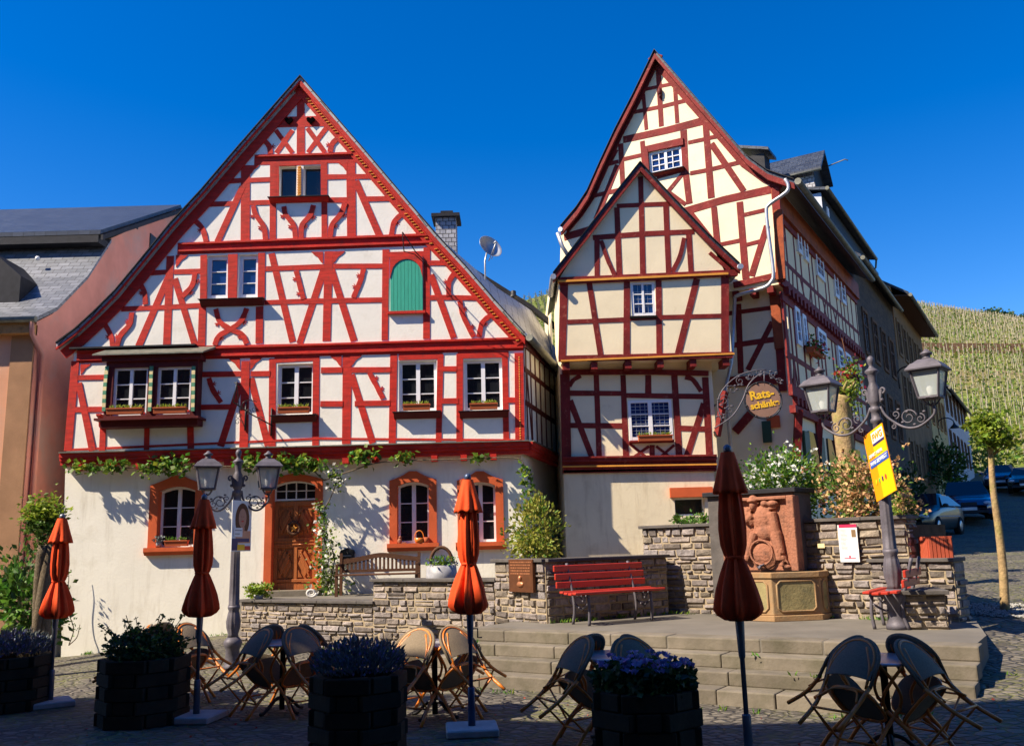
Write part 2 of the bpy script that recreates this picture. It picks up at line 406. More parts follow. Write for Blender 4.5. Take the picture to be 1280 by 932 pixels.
def build(name, mb, mats, parent=None, local=False, label=None, bevel=0):
    if isinstance(mats, str): mats = [mats]
    off = Vector((0, 0, 0))
    if parent is not None and not local: off = rootloc(parent)
    me = bpy.data.meshes.new(name)
    me.from_pydata([(v[0]-off.x, v[1]-off.y, v[2]-off.z) for v in mb.v], [], mb.f)
    for m in mats: me.materials.append(MATS[m])
    me.polygons.foreach_set('material_index', mb.m); me.polygons.foreach_set('use_smooth', mb.sm)
    uvl = me.uv_layers.new(name='UVMap'); Z = Vector((0, 0, 1))
    me.update()
    co = [v.co for v in me.vertices]; data = [0.0]*(2*len(me.loops))
    for p in me.polygons:
        n = p.normal
        if abs(n.z) > .98: ux = Vector((1, 0, 0)); vx = Vector((0, 1, 0))
        else: ux = Z.cross(n); ux.normalize(); vx = n.cross(ux)
        for li in p.loop_indices:
            c = co[me.loops[li].vertex_index]; data[2*li] = c.dot(ux); data[2*li+1] = c.dot(vx)
    uvl.data.foreach_set('uv', data)
    o = bpy.data.objects.new(name, me); COL.objects.link(o)
    if parent is not None: o.parent = parent
    if label: o['label'] = label
    if bevel:
        b = o.modifiers.new('bevel', 'BEVEL'); b.width = bevel; b.segments = 1; b.limit_method = 'ANGLE'
    return o
def thing(name, label, cat, loc=(0, 0, 0), rz=0, group=None):
    o = bpy.data.objects.new(name, None); COL.objects.link(o); o.location = loc; o.rotation_euler = (0, 0, rz)
    o.empty_display_size = .2
    return tag(o, label, cat, group)
def single(name, mb, mats, label, cat, group=None, loc=None, bevel=0):   # thing of one mesh, origin at loc
    loc = Vector(loc) if loc is not None else Vector((0, 0, 0))
    m2 = mb
    if loc.length: mb.v = [(v[0]-loc.x, v[1]-loc.y, v[2]-loc.z) for v in mb.v]
    o = build(name, m2, mats, bevel=bevel); o.location = loc
    return tag(o, label, cat, group)
def structure(name, mb, mats, label=None):
    o = build(name, mb, mats); o['kind'] = 'structure'
    if label: o['label'] = label
    return o
def copy_tree(o, parent=None):
    c = o.copy(); COL.objects.link(c); c.parent = parent
    for ch in list(o.children):
        copy_tree(ch, c)
    return c
def smoothpts(pts, k=5):
    P = [Vector(p) for p in pts]
    if len(P) < 3: return P
    out = []
    Q = [P[0]*2-P[1]] + P + [P[-1]*2-P[-2]]
    for i in range(1, len(Q)-2):
        for j in range(k):
            t = j/k; a, b, c, d = Q[i-1], Q[i], Q[i+1], Q[i+2]
            out.append(.5*((2*b)+(c-a)*t+(2*a-5*b+4*c-d)*t*t+(3*b-a-3*c+d)*t**3))
    out.append(P[-1]); return out

class Facade:
    """vertical plane: origin o, horizontal direction u, outward normal n"""
    def __init__(s, o, u, n=None):
        s.o = Vector((o[0], o[1], 0)); s.u = Vector((u[0], u[1], 0)).normalized()
        s.n = Vector((s.u.y, -s.u.x, 0)); s.k = 0
    def uv(s, px, py, off=0.):
        d = ray(px, py); o = s.o+s.n*off; t = (o-CP).dot(s.n)/d.dot(s.n); p = CP+d*t
        return Vector(((p-s.o).dot(s.u), p.z))
    def pt(s, q, off=0.):
        return s.o + s.u*q[0] + s.n*off + Vector((0, 0, q[1]))
    def w(s, px, py, off=0.): return s.pt(s.uv(px, py, off), off)
    def scale(s, px, py): return abs(s.uv(px, py)[1]-s.uv(px, py+1)[1])
    def strip(s, mb, pts, wpx, off0=-.03, proud=.007, curve=False, uvp=False, taper=None):
        """timber traced along pts (pixels, or (u, z) when uvp), width in pixels (metres when uvp)"""
        s.k = (s.k+1) % 61; pr = proud+s.k*.00022
        if uvp: P = [Vector(p) for p in pts]; W = wpx
        else: P = [s.uv(*p) for p in pts]; W = wpx*s.scale(*pts[0])
        if curve: P = smoothpts(P, 5)
        n = len(P); L = []; Rr = []
        for i, p in enumerate(P):
            t = (P[min(i+1, n-1)]-P[max(i-1, 0)]).normalized(); q = Vector((-t.y, t.x))
            ww = W/2*(.93+random.uniform(-.07, .07))
            if taper: ww *= taper[0]+(taper[1]-taper[0])*i/(n-1)
            L.append(p+q*ww); Rr.append(p-q*ww)
        for i in range(n-1):
            quad = [L[i], Rr[i], Rr[i+1], L[i+1]]
            a = [mb.vert(s.pt(q, pr)) for q in quad]; b = [mb.vert(s.pt(q, off0)) for q in quad]
            mb.face(a)
            mb.face((a[0], b[0], b[1], a[1]) if i == 0 else (a[0], b[0], b[1], a[1]))
            mb.face((a[1], b[1], b[2], a[2])); mb.face((a[2], b[2], b[3], a[3])); mb.face((a[3], b[3], b[0], a[0]))
        return P
    def plate(s, mb, poly, off0, off1, uvp=False):
        P = [Vector(p) if uvp else s.uv(*p) for p in poly]
        mb.prism([s.pt(p, off1) for p in P], s.n*(off0-off1))
    def nibs(s, mb, P, W, side, at=(.35, .7)):
        for t in at:
            i = int(t*(len(P)-1)); p = P[i]; d = (P[min(i+1, len(P)-1)]-P[i-1]).normalized(); q = Vector((-d.y, d.x))*side
            c = p+q*W*.45
            for ang in (-.7, 0.1, .9):
                v = (q*math.cos(ang)+d*math.sin(ang)); r = Vector((-v.y, v.x))
                s.strip(mb, [c, c+v*W*.62], W*.24, uvp=True, proud=.006, taper=(1, .5))
    def wall(s, mb, outline, holes, thick=.18, off=0., uvp=False):
        """wall sheet with rectangular openings and their reveals"""
        P = [Vector(p) if uvp else s.uv(*p) for p in outline]
        loops = [P] + [[Vector(q) for q in h] for h in holes]
        flat = [q for l in loops for q in l]
        tri = tessellate_polygon([[Vector((q[0], q[1], 0)) for q in l] for l in loops])
        ids = [mb.vert(s.pt(q, off)) for q in flat]
        for t in tri:
            a, b, c = [flat[i] for i in t]
            cr = (b-a).x*(c-a).y-(b-a).y*(c-a).x
            mb.face([ids[i] for i in (t if cr > 0 else t[::-1])])
        k = len(P)
        for l in loops[1:]:
            m = len(l); back = [mb.vert(s.pt(q, off-thick)) for q in l]
            for i in range(m): mb.face((ids[k+i], ids[k+(i+1) % m], back[(i+1) % m], back[i]))
            k += m
def rect(F, x0, y0, x1, y1, off=0., arch=0):
    """pixel rectangle -> (u0, z0, u1, z1) on the facade"""
    a, b, c, d = F.uv(x0, y0, off), F.uv(x1, y0, off), F.uv(x1, y1, off), F.uv(x0, y1, off)
    return ((a.x+d.x)/2, (c.y+d.y)/2, (b.x+c.x)/2, (a.y+b.y)/2)
def quadr(F, pts, off=0.):
    q = [F.uv(*p, off) for p in pts]
    return ((q[0].x+q[3].x)/2, (q[2].y+q[3].y)/2, (q[1].x+q[2].x)/2, (q[0].y+q[1].y)/2)
def hole(r, arch=0., n=8):
    u0, z0, u1, z1 = r
    if not arch: return [(u0, z0), (u1, z0), (u1, z1), (u0, z1)]
    top = []
    for i in range(n+1):
        t = i/n; u = u1+(u0-u1)*t; top.append((u, z1-arch*(2*t-1)**2))
    return [(u0, z0), (u1, z0)] + top
def window(F, r, parent, off=0., cols=2, rows=3, fr=.055, mull=.05, munt=.022, recess=.09, pane='pane', name='window', arch=0., label=None, leaded=0, sub=True, split=True):
    u0, z0, u1, z1 = r; mb = MB(); o1 = off-recess; g = .004
    def bx(a, b, c, d, d0, d1):
        mb.prism([F.pt((a, b), d1), F.pt((c, b), d1), F.pt((c, d), d1), F.pt((a, d), d1)], F.n*(d0-d1))
    def topz(u): 
        t = (u-u0)/(u1-u0); return z1-arch*(2*t-1)**2
    bx(u0-g, z0, u0+fr, topz(u0+fr*.5)+.0, o1-.05, o1+.012); bx(u1-fr, z0, u1+g, topz(u1-fr*.5), o1-.05, o1+.012)
    bx(u0+fr, z0, u1-fr, z0+fr*1.2, o1-.05, o1+.010)
    if not arch: bx(u0+fr, z1-fr, u1-fr, z1+g, o1-.05, o1+.010)
    else:
        n = 8
        for i in range(n):
            a = u0+(u1-u0)*i/n; b = u0+(u1-u0)*(i+1)/n
            mb.prism([F.pt((a, topz(a)-fr), o1+.01), F.pt((b, topz(b)-fr), o1+.01), F.pt((b, topz(b)+.006), o1+.01), F.pt((a, topz(a)+.006), o1+.01)], F.n*(-.06))
    for i in range(1, cols):
        u = u0+fr+(u1-u0-2*fr)*i/cols; ww = mull if (cols == 2 or i*2 == cols) else munt
        bx(u-ww/2, z0+fr*1.2, u+ww/2, topz(u)-fr*.9, o1-.045, o1+.016)
    for j in range(1, rows):
        z = z0+fr+(z1-z0-2*fr)*j/rows
        bx(u0+fr, z-munt/2, u1-fr, z+munt/2, o1-.045, o1+.004)
    w_ = build(name, mb, 'window_white', parent, label=label)
    pb = MB()
    pb.poly([F.pt(q, o1-.03) for q in hole((u0, z0, u1, z1), arch)])
    if sub: build('pane', pb, pane, w_)
    else:
        k = len(mb.v); 
    if leaded:
        lb = MB()
        nx = leaded; nz = int(leaded*1.3)
        for i in range(1, nx*2):
            u = u0+fr+(u1-u0-2*fr)*i/(nx*2)
            lb.prism([F.pt((u-.005, z0+fr), o1-.02), F.pt((u+.005, z0+fr), o1-.02), F.pt((u+.005, z1-fr), o1-.02), F.pt((u-.005, z1-fr), o1-.02)], F.n*-.01)
        for i in range(1, nz*2):
            z = z0+fr+(z1-z0-2*fr)*i/(nz*2)
            lb.prism([F.pt((u0+fr, z-.005), o1-.018), F.pt((u1-fr, z-.005), o1-.018), F.pt((u1-fr, z+.005), o1-.018), F.pt((u0+fr, z+.005), o1-.018)], F.n*-.008)
        build('lead_bars', lb, 'zinc', w_)
    return w_
def sill(F, a, b, parent, h=.06, d=.12, matn='beam_maroon', off=0., name='window_sill', lip=True):
    """sill box from pixel a to pixel b (its top line)"""
    mb = MB(); p = F.uv(*a); q = F.uv(*b); z = (p.y+q.y)/2; k = .03
    mb.prism([F.pt((p.x, z), off), F.pt((p.x, z+.004), off+d), F.pt((p.x, z-.02), off+d), F.pt((p.x, z-h), off+.03), F.pt((p.x, z-h), off)], F.u*(q.x-p.x))
    m = [matn]
    if lip:
        mb.cur = 1; m.append('slate_cap')
        mb.prism([F.pt((p.x-k, z+.012), off-.02), F.pt((p.x-k, z+.010), off+d+.03), F.pt((p.x-k, z-.004), off+d+.03), F.pt((p.x-k, z), off-.02)], F.u*(q.x-p.x+2*k))
    return build(name, mb, m, parent)
def flower_box(F, a, b, label, off=.10, plants='leaf_bright', group='flower boxes on the window sills', h=.13, flowers=None):
    """terracotta trough with small plants, pixel a/b = its bottom ends"""
    p = F.uv(*a); q = F.uv(*b); z = (p.y+q.y)/2+.012; L = q.x-p.x
    base = F.pt(((p.x+q.x)/2, z), off)
    t = thing('flower_box', label, 'flower box', base, 0, group)
    mb = MB(); e = .02
    prof = lambda u, s: [F.pt((u, z), off-.05), F.pt((u, z), off+.05), F.pt((u, z+h), off+.07), F.pt((u, z+h), off-.07)]
    mb.prism(prof(p.x, 0), F.u*L)
    mb.prism([F.pt((p.x-.01, z+h-.02), off-.08), F.pt((p.x-.01, z+h-.02), off+.08), F.pt((p.x-.01, z+h+.004), off+.08), F.pt((p.x-.01, z+h+.004), off-.08)], F.u*(L+.02))
    build('box', mb, 'terracotta', t)
    lb = MB()
    for i in range(int(L*150)):
        c = F.pt((random.uniform(p.x+.02, q.x-.02), z+h+random.uniform(-.01, .03)), off+random.uniform(-.04, .05))
        lb.leaf(c, random.uniform(.04, .09), (random.gauss(0, .5), random.gauss(0, .5), 1), .35)
    mats = [plants]
    if flowers:
        mats.append(flowers); lb.cur = 1
        for i in range(int(L*40)):
            c = F.pt((random.uniform(p.x+.02, q.x-.02), z+h+random.uniform(.03, .09)), off+random.uniform(-.04, .06)); lb.leaf(c, .03, None, 1)
    build('plants', lb, mats, t)
    return t
def cr(sc, ox, oy):
    return lambda *pts: [(ox+p[0]/sc, oy+p[1]/sc) for p in pts]
cA = cr(3.729, 60, 90); cB = cr(3.556, 340, 90); cC = cr(3.106, 60, 300); cD = cr(2.912, 380, 280)
cE = cr(3.329, 160, 480); cF = cr(3.329, 460, 560); cG = cr(3.107, 660, 60); cH = cr(3.107, 660, 320)
cI = cr(3.327, 900, 160); cK = cr(3.584, 860, 380); cM = cr(6.217, 960, 230); cN = cr(4.233, 960, 360)
# ============================================================ GROUND
NV = Vector((.502, .865, 0)); EV = Vector((.865, -.502, 0))     # back direction / along direction of the raised square
def sstep(a, b, x):
    t = max(0, min(1, (x-a)/(b-a))); return t*t*(3-2*t)
def ramp(y):
    if y < 7: return 0
    if y < 14: return .1*(y-7)
    if y < 32: return .7+.056*(y-14)
    if y < 140: return 1.71+.118*(y-32)
    return 14.4
def ground_z(x, y):
    yy = sum(ramp(y+d) for d in (-1, -.5, 0, .5, 1))/5
    XB = ((-400, 3.4), (8, 4.2), (9.4, 4.75), (12.3, 5.75), (20.8, 6.7), (70, 36.2), (1000, 600)); xb = 0
    for (ya, xa), (yb_, xb_) in zip(XB, XB[1:]):
        if ya <= y <= yb_: xb = xa+(xb_-xa)*(y-ya)/(yb_-ya)
    w_ = sstep(-1.7, -.15, x-xb)
    w_ = max(w_, sstep(36, 60, y))
    z = yy*w_
    z -= .42*sstep(-5.5, -10.5, x)*sstep(10, 19, y)*(1-sstep(36, 60, y))
    return z
def axis(lo, hi, fine0, fine1, st):
    a = []; x = fine0
    while x < fine1: a.append(x); x += st
    s_ = st
    while x < hi: a.append(x); s_ *= 1.35; x += s_
    a.append(hi); x = fine0; s_ = st; b = []
    while x > lo: s_ *= 1.35; x -= s_; b.append(max(x, lo))
    return b[::-1]+a
mb = MB(); mb.smooth = True
xs = axis(-500, 500, -14, 26, .5); ys = axis(-300, 900, 2, 40, .5)
idx = [[mb.vert((x, y, ground_z(x, y))) for x in xs] for y in ys]
for j in range(len(ys)-1):
    for i in range(len(xs)-1): mb.face((idx[j][i], idx[j][i+1], idx[j+1][i+1], idx[j+1][i]))
structure('ground', mb, 'cobbles')

# ------------------------------------------------ raised square with four steps
PZ = .58
A0 = G(600, 787, PZ); B0 = G(1216, 808, PZ)
A0 = Vector((A0.x, A0.y, 0)); B0 = Vector((B0.x, B0.y, 0))
EV = (B0-A0).normalized(); NV = Vector((-EV.y, EV.x, 0))
LEN = (B0-A0).length
mb = MB(); mb.prism([A0-EV*.3+Vector((0, 0, PZ)), B0+Vector((0, 0, PZ)), B0+NV*1.2+Vector((0, 0, PZ)), B0-EV*.4+NV*3.6+Vector((0, 0, PZ)), A0-EV*.3+NV*4.2+Vector((0, 0, PZ))], (0, 0, -.7))
structure('plaza', mb, 'plaza_stone')
mb = MB(); rs = random.Random(3)
for k in range(4):
    zt = PZ+.004-k*.145; s = -.35
    o = -.30*(k+1)+.3
    right = LEN+.06
    while s < right:
        L = rs.uniform(.6, 1.25); e = min(s+L, right)
        if right-e < .4: e = right
        a = A0+EV*(s+.004)-NV*(.30*k+.01); b = A0+EV*(e-.004)-NV*(.30*k+.01)
        dz = rs.uniform(-.004, .004); dn = rs.uniform(-.006, .006)
        q = [a, b, b+NV*.34, a+NV*.34]
        mb.prism([p+NV*dn+Vector((0, 0, zt+dz)) for p in q], (0, 0, -.150 if k < 3 else -.3))
        s = e
o = structure('steps', mb, 'step_stone')
bv = o.modifiers.new('bevel', 'BEVEL'); bv.width = .016; bv.segments = 2; bv.limit_method = 'ANGLE'
# flagstone joints on the square
# ------------------------------------------------ stone walls
def stone_face(mb, a, b, z0, z1, seed=1, lo=.05, hi=.125, lmin=.10, lmax=.42, za=None, slope=0.):
    """courses of rough stones on the vertical face a->b (outer side to the right of a->b reversed), normal toward -perp"""
    rr = random.Random(seed); a = Vector((a[0], a[1], 0)); b = Vector((b[0], b[1], 0)); u = (b-a); L = u.length; u.normalize(); n = Vector((u.y, -u.x, 0))
    z = z0
    while z < z1-.02:
        h = rr.uniform(lo, hi)
        if z1-(z+h) < .05: h = z1-z
        s = 0
        while s < L-.01:
            l = rr.uniform(lmin, lmax)*(1 if h > .1 else .85)
            if L-(s+l) < .1: l = L-s
            g = rr.uniform(.006, .014); pr = rr.uniform(.008, .04)
            def P(du, dz, o): return a+u*du+n*o+Vector((0, 0, dz))
            j = lambda k=.012: rr.uniform(-k, k)
            u0, u1, v0, v1 = s+g, s+l-g, z+g*.8, z+h-g*.8
            if rr.random() < .12 and h > .11:                    # split into two thin stones
                vm_ = (v0+v1)/2+j(); cells = [(u0, u1, v0, vm_-.006), (u0, u1, vm_+.006, v1)]
            else: cells = [(u0, u1, v0, v1)]
            for (p0, p1, q0, q1) in cells:
                base = [P(p0+j(.008), q0+j(.006), -.01), P(p1+j(.008), q0+j(.006), -.01), P(p1+j(.008), q1+j(.006), -.01), P(p0+j(.008), q1+j(.006), -.01)]
                c = .012
                top = [P(p0+c+j(), q0+c+j(.006), pr+j(.01)), P(p1-c+j(), q0+c+j(.006), pr+j(.01)), P(p1-c+j(), q1-c+j(.006), pr+j(.01)), P(p0+c+j(), q1-c+j(.006), pr+j(.01))]
                bi = [mb.vert(x) for x in base]; ti = [mb.vert(x) for x in top]
                mb.face(ti[:3]); mb.face((ti[0], ti[2], ti[3]))
                for k in range(4): mb.face((bi[k], bi[(k+1) % 4], ti[(k+1) % 4], ti[k]))
            s += l
        z += h
def stone_wall(label, pts, z0, z1, thick=.35, cop=.05, ends=(1, 1), seed=1, over=.04, back=False, z1b=None, **kw):
    """pts: front line left to right"""
    P = [Vector((p[0], p[1], 0)) for p in pts]
    t = thing('stone_wall', label, 'wall', (P[0].x, P[0].y, z0))
    z1b = z1 if z1b is None else z1b
    mb = MB(); st = MB(); co = MB()
    for i in range(len(P)-1):
        a, b = P[i], P[i+1]; u = (b-a).normalized(); n = Vector((u.y, -u.x, 0))
        mb.prism([a+Vector((0, 0, z0)), b+Vector((0, 0, z0)), b-n*thick+Vector((0, 0, z0)), a-n*thick+Vector((0, 0, z0))], (0, 0, z1-z0))
        stone_face(st, a, b, z0, z1, seed+i, **kw)
        if back: stone_face(st, b-n*thick, a-n*thick, z0, z1, seed+50+i, **kw)
        if cop:
            s = -over if i == 0 else 0; L = (b-a).length; e_ = L+(over if i == len(P)-2 else 0)
            rr = random.Random(seed+9)
            while s < e_-.01:
                l = rr.uniform(.7, 1.2); e = min(s+l, e_)
                if e_-e < .3: e = e_
                q0 = a+u*(s+.002)+n*(over+.03+rr.uniform(-.004, .004)); q1 = a+u*(e-.002)+n*(over+.03)
                co.prism([q0+Vector((0, 0, z1+.002)), q1+Vector((0, 0, z1+.002)), q1-n*(thick+over*2+.03)+Vector((0, 0, z1+.002)), q0-n*(thick+over*2+.03)+Vector((0, 0, z1+.002))], (0, 0, cop)); s = e
    a, b = P[0], P[1]; n = (b-a).normalized(); n = Vector((n.y, -n.x, 0))
    if ends[0]: stone_face(st, a-n*thick, a, z0, z1, seed+20, **kw)
    a, b = P[-2], P[-1]; n = (b-a).normalized(); n = Vector((n.y, -n.x, 0))
    if ends[1]: stone_face(st, b, b-n*thick, z0, z1, seed+21, **kw)
    build('mortar_bed', mb, 'mortar', t); build('stones', st, 'wall_stone', t)
    if cop: build('coping', co, 'coping', t, bevel=.006)
    return t
# lower wall in front of the red house
wa = G(302, 800, 0.0); wa = Vector((wa.x, wa.y, 0))
w620 = G(620, 780, .5); W620 = Vector((w620.x, w620.y, 0))
w683 = G(684, 779, PZ); W683 = Vector((w683.x, w683.y, 0))
d835 = ray(836, 768); a_w = R(31.5); tt_ = (W683.x*math.sin(a_w)-W683.y*math.cos(a_w))/(d835.x*math.sin(a_w)-d835.y*math.cos(a_w)); W835 = Vector((d835.x*tt_, d835.y*tt_, 0))
# keep the left wall straight between its two ends
a752 = G(302, 752, .78); a752 = Vector((a752.x, a752.y, 0)); 
WL0 = Vector((a752.x, a752.y, 0))
ZL = .78
zc = Y(470, 728, 14.9).z
sp = WL0.lerp(W620, .0)
def on_line(px, a, b, py=760):
    d = ray(px, py); d2 = Vector((d.x, d.y)); u = Vector((b.x-a.x, b.y-a.y)); det = d2.x*(-u.y)+u.x*d2.y
    t = (a.x*(-u.y)+u.x*a.y)/det; return Vector((d2.x*t, d2.y*t, 0))
WLm = on_line(467, WL0, W620, 740)
dm = ray(467, 727); ZM = CAM_H + dm.z*(WLm.y/dm.y)
stone_wall('low grey stone wall with slate coping before the carved door', [WL0, WLm], -.45, ZL, seed=2, ends=(1, 0))
stone_wall('stepped up stretch of stone wall behind the orange parasol, below the bench and pot', [WLm+NV*.0, W620], -.3, ZM, seed=5, ends=(1, 1))
d3 = ray(650, 699); ZP = CAM_H + d3.z*(W683.y/d3.y)-.05
stone_wall('stone wall with the bronze plaque, turning into the shaded face behind the red bench', [W620+Vector((.01, -.04, 0)), W683, W835], -.2, ZP, thick=.4, seed=8, ends=(1, 1))
# back wall of the square
def gpos(px, off): return on_line(px, bk1-BN*off, bk1-BN*off+BKdir, 600)
BK0 = on_line(806, W835+EV*0, W835+EV*5, 700)
d4 = ray(840, 655); 
BKdir = (G(1128, 775, PZ)-G(845, 765.5, PZ)); BKdir.z = 0; BKdir.normalize()
bk1 = G(845, 765.5, PZ); bk1 = Vector((bk1.x, bk1.y, 0))
BK0 = on_line(805, bk1, bk1+BKdir, 700); BK1 = on_line(1137, bk1, bk1+BKdir, 700)
ZB = CAM_H + ray(840, 656).z*(on_line(840, bk1, bk1+BKdir, 656).y/ray(840, 656).y)-.045
ZB = min(max(ZB, 1.85), 2.05)
BN = Vector((BKdir.y, -BKdir.x, 0))        # toward the square
stone_wall('tall grey stone retaining wall behind the fountain, flower bushes above', [BK0, BK1], PZ-.1, ZB, thick=.4, seed=12, ends=(1, 1))
# terrace fill and garden fill
mb = MB()
top = [WL0+Vector((0, .1, 0)), WLm+Vector((0, .1, 0)), W620+Vector((0, .15, 0)), W683+Vector((0, .2, 0)), W835+Vector((0, .2, 0)), Vector((3.0, 23, 0)), Vector((-5.6, 23, 0)), Vector((WL0.x-.3, WL0.y+.6, 0))]
mb.prism([p+Vector((0, 0, .76)) for p in top], (0, 0, -1.2))
structure('terrace', mb, 'plaza_stone')
mb = MB()
top = [BK0-BN*.12, BK1-BN*.12, BK1-BN*1.0+BKdir*.2, Vector((7.0, 20.5, 0)), Vector((6.2, 21.5, 0)), Vector((3.35, 22, 0))]
mb.prism([p+Vector((0, 0, ZB-.08)) for p in top], (0, 0, -1.7))
structure('garden_ground', mb, 'soil')
# pier blocks at the right end
R0 = BK1+BKdir*.02
ZR1 = CAM_H + ray(1160, 698).z*((R0.y)/ray(1160, 698).y)-.04
stone_wall('lower stone pier carrying the red slatted planter', [R0-BKdir*.55, R0+BKdir*.52], .2, ZR1, thick=.45, seed=31, over=.03, ends=(1, 1))
q0 = G(1133, 793, .52); q1 = G(1187, 793, .52); q0.z = 0; q1.z = 0
ZR2 = CAM_H + ray(1160, 738).z*(q0.y/ray(1160, 738).y)-.04
stone_wall('lowest stone pier beside the lamp post at the end of the square', [q0, q1], .2, ZR2, thick=.75, seed=35, over=.04, ends=(1, 1))

# ============================================================ RED TIMBERED HOUSE
H1 = Facade((0, 20.0), (1, 0)); H1g = Facade((0, 20.16), (1, 0))
red = thing('timbered_house', 'wide white house with bright red half timbering, a tall gable and a carved wooden door', 'house', (-4.8, 20, 0))
LRK = [(377, 104), (300, 192), (254, 246), (216, 287), (172, 341), (147, 371), (122, 396), (98, 418), (74, 436)]   # outer rake, left
RRK = [(377, 104), (452.5, 191), (545, 300), (583, 341), (620, 384), (656, 424)]
XC = H1.uv(657, 500).x                                    # right corner
S1 = Facade((XC, 20.0), (.235, 1))
S1g = Facade((XC-.14, 20.16), (.235, 1))
wins1 = {
 'a1': rect(H1, 348.5, 207, 370.5, 246.5), 'a2': rect(H1, 379, 207, 401.5, 246.5),
 'b1': rect(H1, 258, 319, 286.5, 373.5), 'b2': rect(H1, 297.5, 318, 323.5, 372.5),
 'c3': rect(H1, 346.5, 454.5, 392.5, 519), 'c4': rect(H1, 498.5, 450.5, 546, 514), 'c5': rect(H1, 580, 449, 628, 513),
}
mb = MB()
out = [(82, 572), (93, 440)] + LRK[::-1][1:] + RRK[1:-1] + [(654, 428), (658, 556)]
H1.wall(mb, out, [hole(r) for r in wins1.values()])
g0 = rect(H1g, 197.5, 608, 244, 684); gA = rect(H1g, 496.6, 602, 536.6, 679); gB = rect(H1g, 581.5, 602, 620, 677.5)
dr = rect(H1g, 340, 601, 394, 741)
zf = H1g.uv(370, 566).y
mb.cur = 1
bl = H1g.uv(77, 822); tl = H1g.uv(82, 572); trc = H1g.uv(655, 562); 
H1g.wall(mb, [(bl.x, -.8), (XC-.14, -.8), (XC-.14, zf), (tl.x, zf)], [hole(g0, .10), hole(gA, .09), hole(gB, .09), hole(dr, .10)], uvp=True, thick=.22)
# side and back walls
zt = H1.uv(655, 430).y
mb.cur = 0
S1.wall(mb, [(0, zf-.1), (9, zf-.1), (9, zt+.2), (0, zt+.2)], [], uvp=True)
mb.cur = 1
S1g.wall(mb, [(0, -.5), (9, -.5), (9, zf), (0, zf)], [], uvp=True)
xl = tl.x+.02; L0 = H1.uv(93, 440)
mb.poly([(xl, 29, -1), (xl, 20.16, -1), (xl, 20.16, zf), (xl, 29, zf)]); mb.cur = 0
mb.poly([(xl, 29, zf), (xl, 20.0, zf), (L0.x, 20.0, L0.y), (L0.x, 29, L0.y)])
mb.poly([(xl, 20.16, zf), (xl, 20, zf), (XC, 20, zf), (XC-.14, 20.16, zf)])
ap = H1.uv(377, 110)
mb.poly([(xl, 28.9, -1), (L0.x, 28.9, L0.y), (ap.x, 28.9, ap.y-.1), (XC+2.1, 28.9, zt), (XC+2.1, 28.9, -1)])
build('wall', mb, ['plaster_panel', 'plaster_white'], red)
# ---- timber frame
mb = MB(); F = H1
def s(pts, wd, **k): return F.strip(mb, pts, wd, **k)
def curl(pts, wd, side=1, at=(.35, .72)):
    P = F.strip(mb, pts, wd, curve=True, proud=.016)
    F.nibs(mb, P, wd*F.scale(*pts[0]), side, at)
s([(318, 200), (376, 198.5), (446, 196.5)], 14.5); s([(222, 311), (380, 305), (540, 299)], 17)
s([(96, 446), (230, 441), (400, 437), (654, 429.5)], 18.5)
s([(345, 153), (407, 151.5)], 15); s([(376, 116), (376, 192)], 9.5)
for p in (cA((1062, 272), (1140, 378)), cA((1140, 272), (1065, 378)), cB((157, 250), (235, 358)), cB((245, 245), (160, 358))): s(p, 6)
curl(cA((1000, 312), (1030, 345), (1038, 382)), 6.5, 1, (.6,)); curl(cB((298, 290), (268, 320), (258, 356)), 6.5, -1, (.6,))
# rake rafters (inside the barge boards)
def inset(rk, k):
    P = [H1.uv(*p) for p in rk]; o = []
    for i, p in enumerate(P):
        t = (P[min(i+1, len(P)-1)]-P[max(i-1, 0)]).normalized(); q = Vector((-t.y, t.x)); 
        if q.y > 0: q = -q
        o.append(p+q*k)
    return o
F.strip(mb, inset(LRK, .17), .24, uvp=True, proud=.03); F.strip(mb, inset(RRK, .16), .2, uvp=True, proud=.03)
# third floor
s([(307, 207), (306.5, 303)], 11); s([(438.5, 203), (439.5, 298)], 10.5); s([(341.5, 206), (341, 304)], 8); s([(405.5, 203), (405.5, 299)], 7.5)
for p in ([(276, 227.5), (303, 225.5)], [(312, 225.5), (338, 224.5)], [(258, 255.5), (293, 254.5)], [(312, 253.8), (338, 253)], [(409, 221.5), (434, 221)], [(444, 221), (471, 220.5)], [(409, 250.3), (434, 250)], [(456, 249), (497, 248.3)]): s(p, 6.6)
s(cA((908, 535), (790, 792)), 8); s(cB((372, 485), (482, 738)), 8)
curl(cA((958, 625), (968, 665), (1005, 720), (1015, 782)), 6.5, -1); curl(cA((1100, 628), (1108, 665), (1145, 715), (1155, 782)), 6.5, -1)
curl(cA((1238, 622), (1222, 670), (1185, 715), (1180, 780)), 6.5, 1); curl(cB((325, 582), (308, 630), (268, 680), (258, 740)), 6.5, 1)
curl(cA((680, 688), (720, 730), (738, 792)), 6.5, -1, (.5,)); curl(cB((592, 620), (545, 665), (530, 728)), 6.5, 1, (.5,))
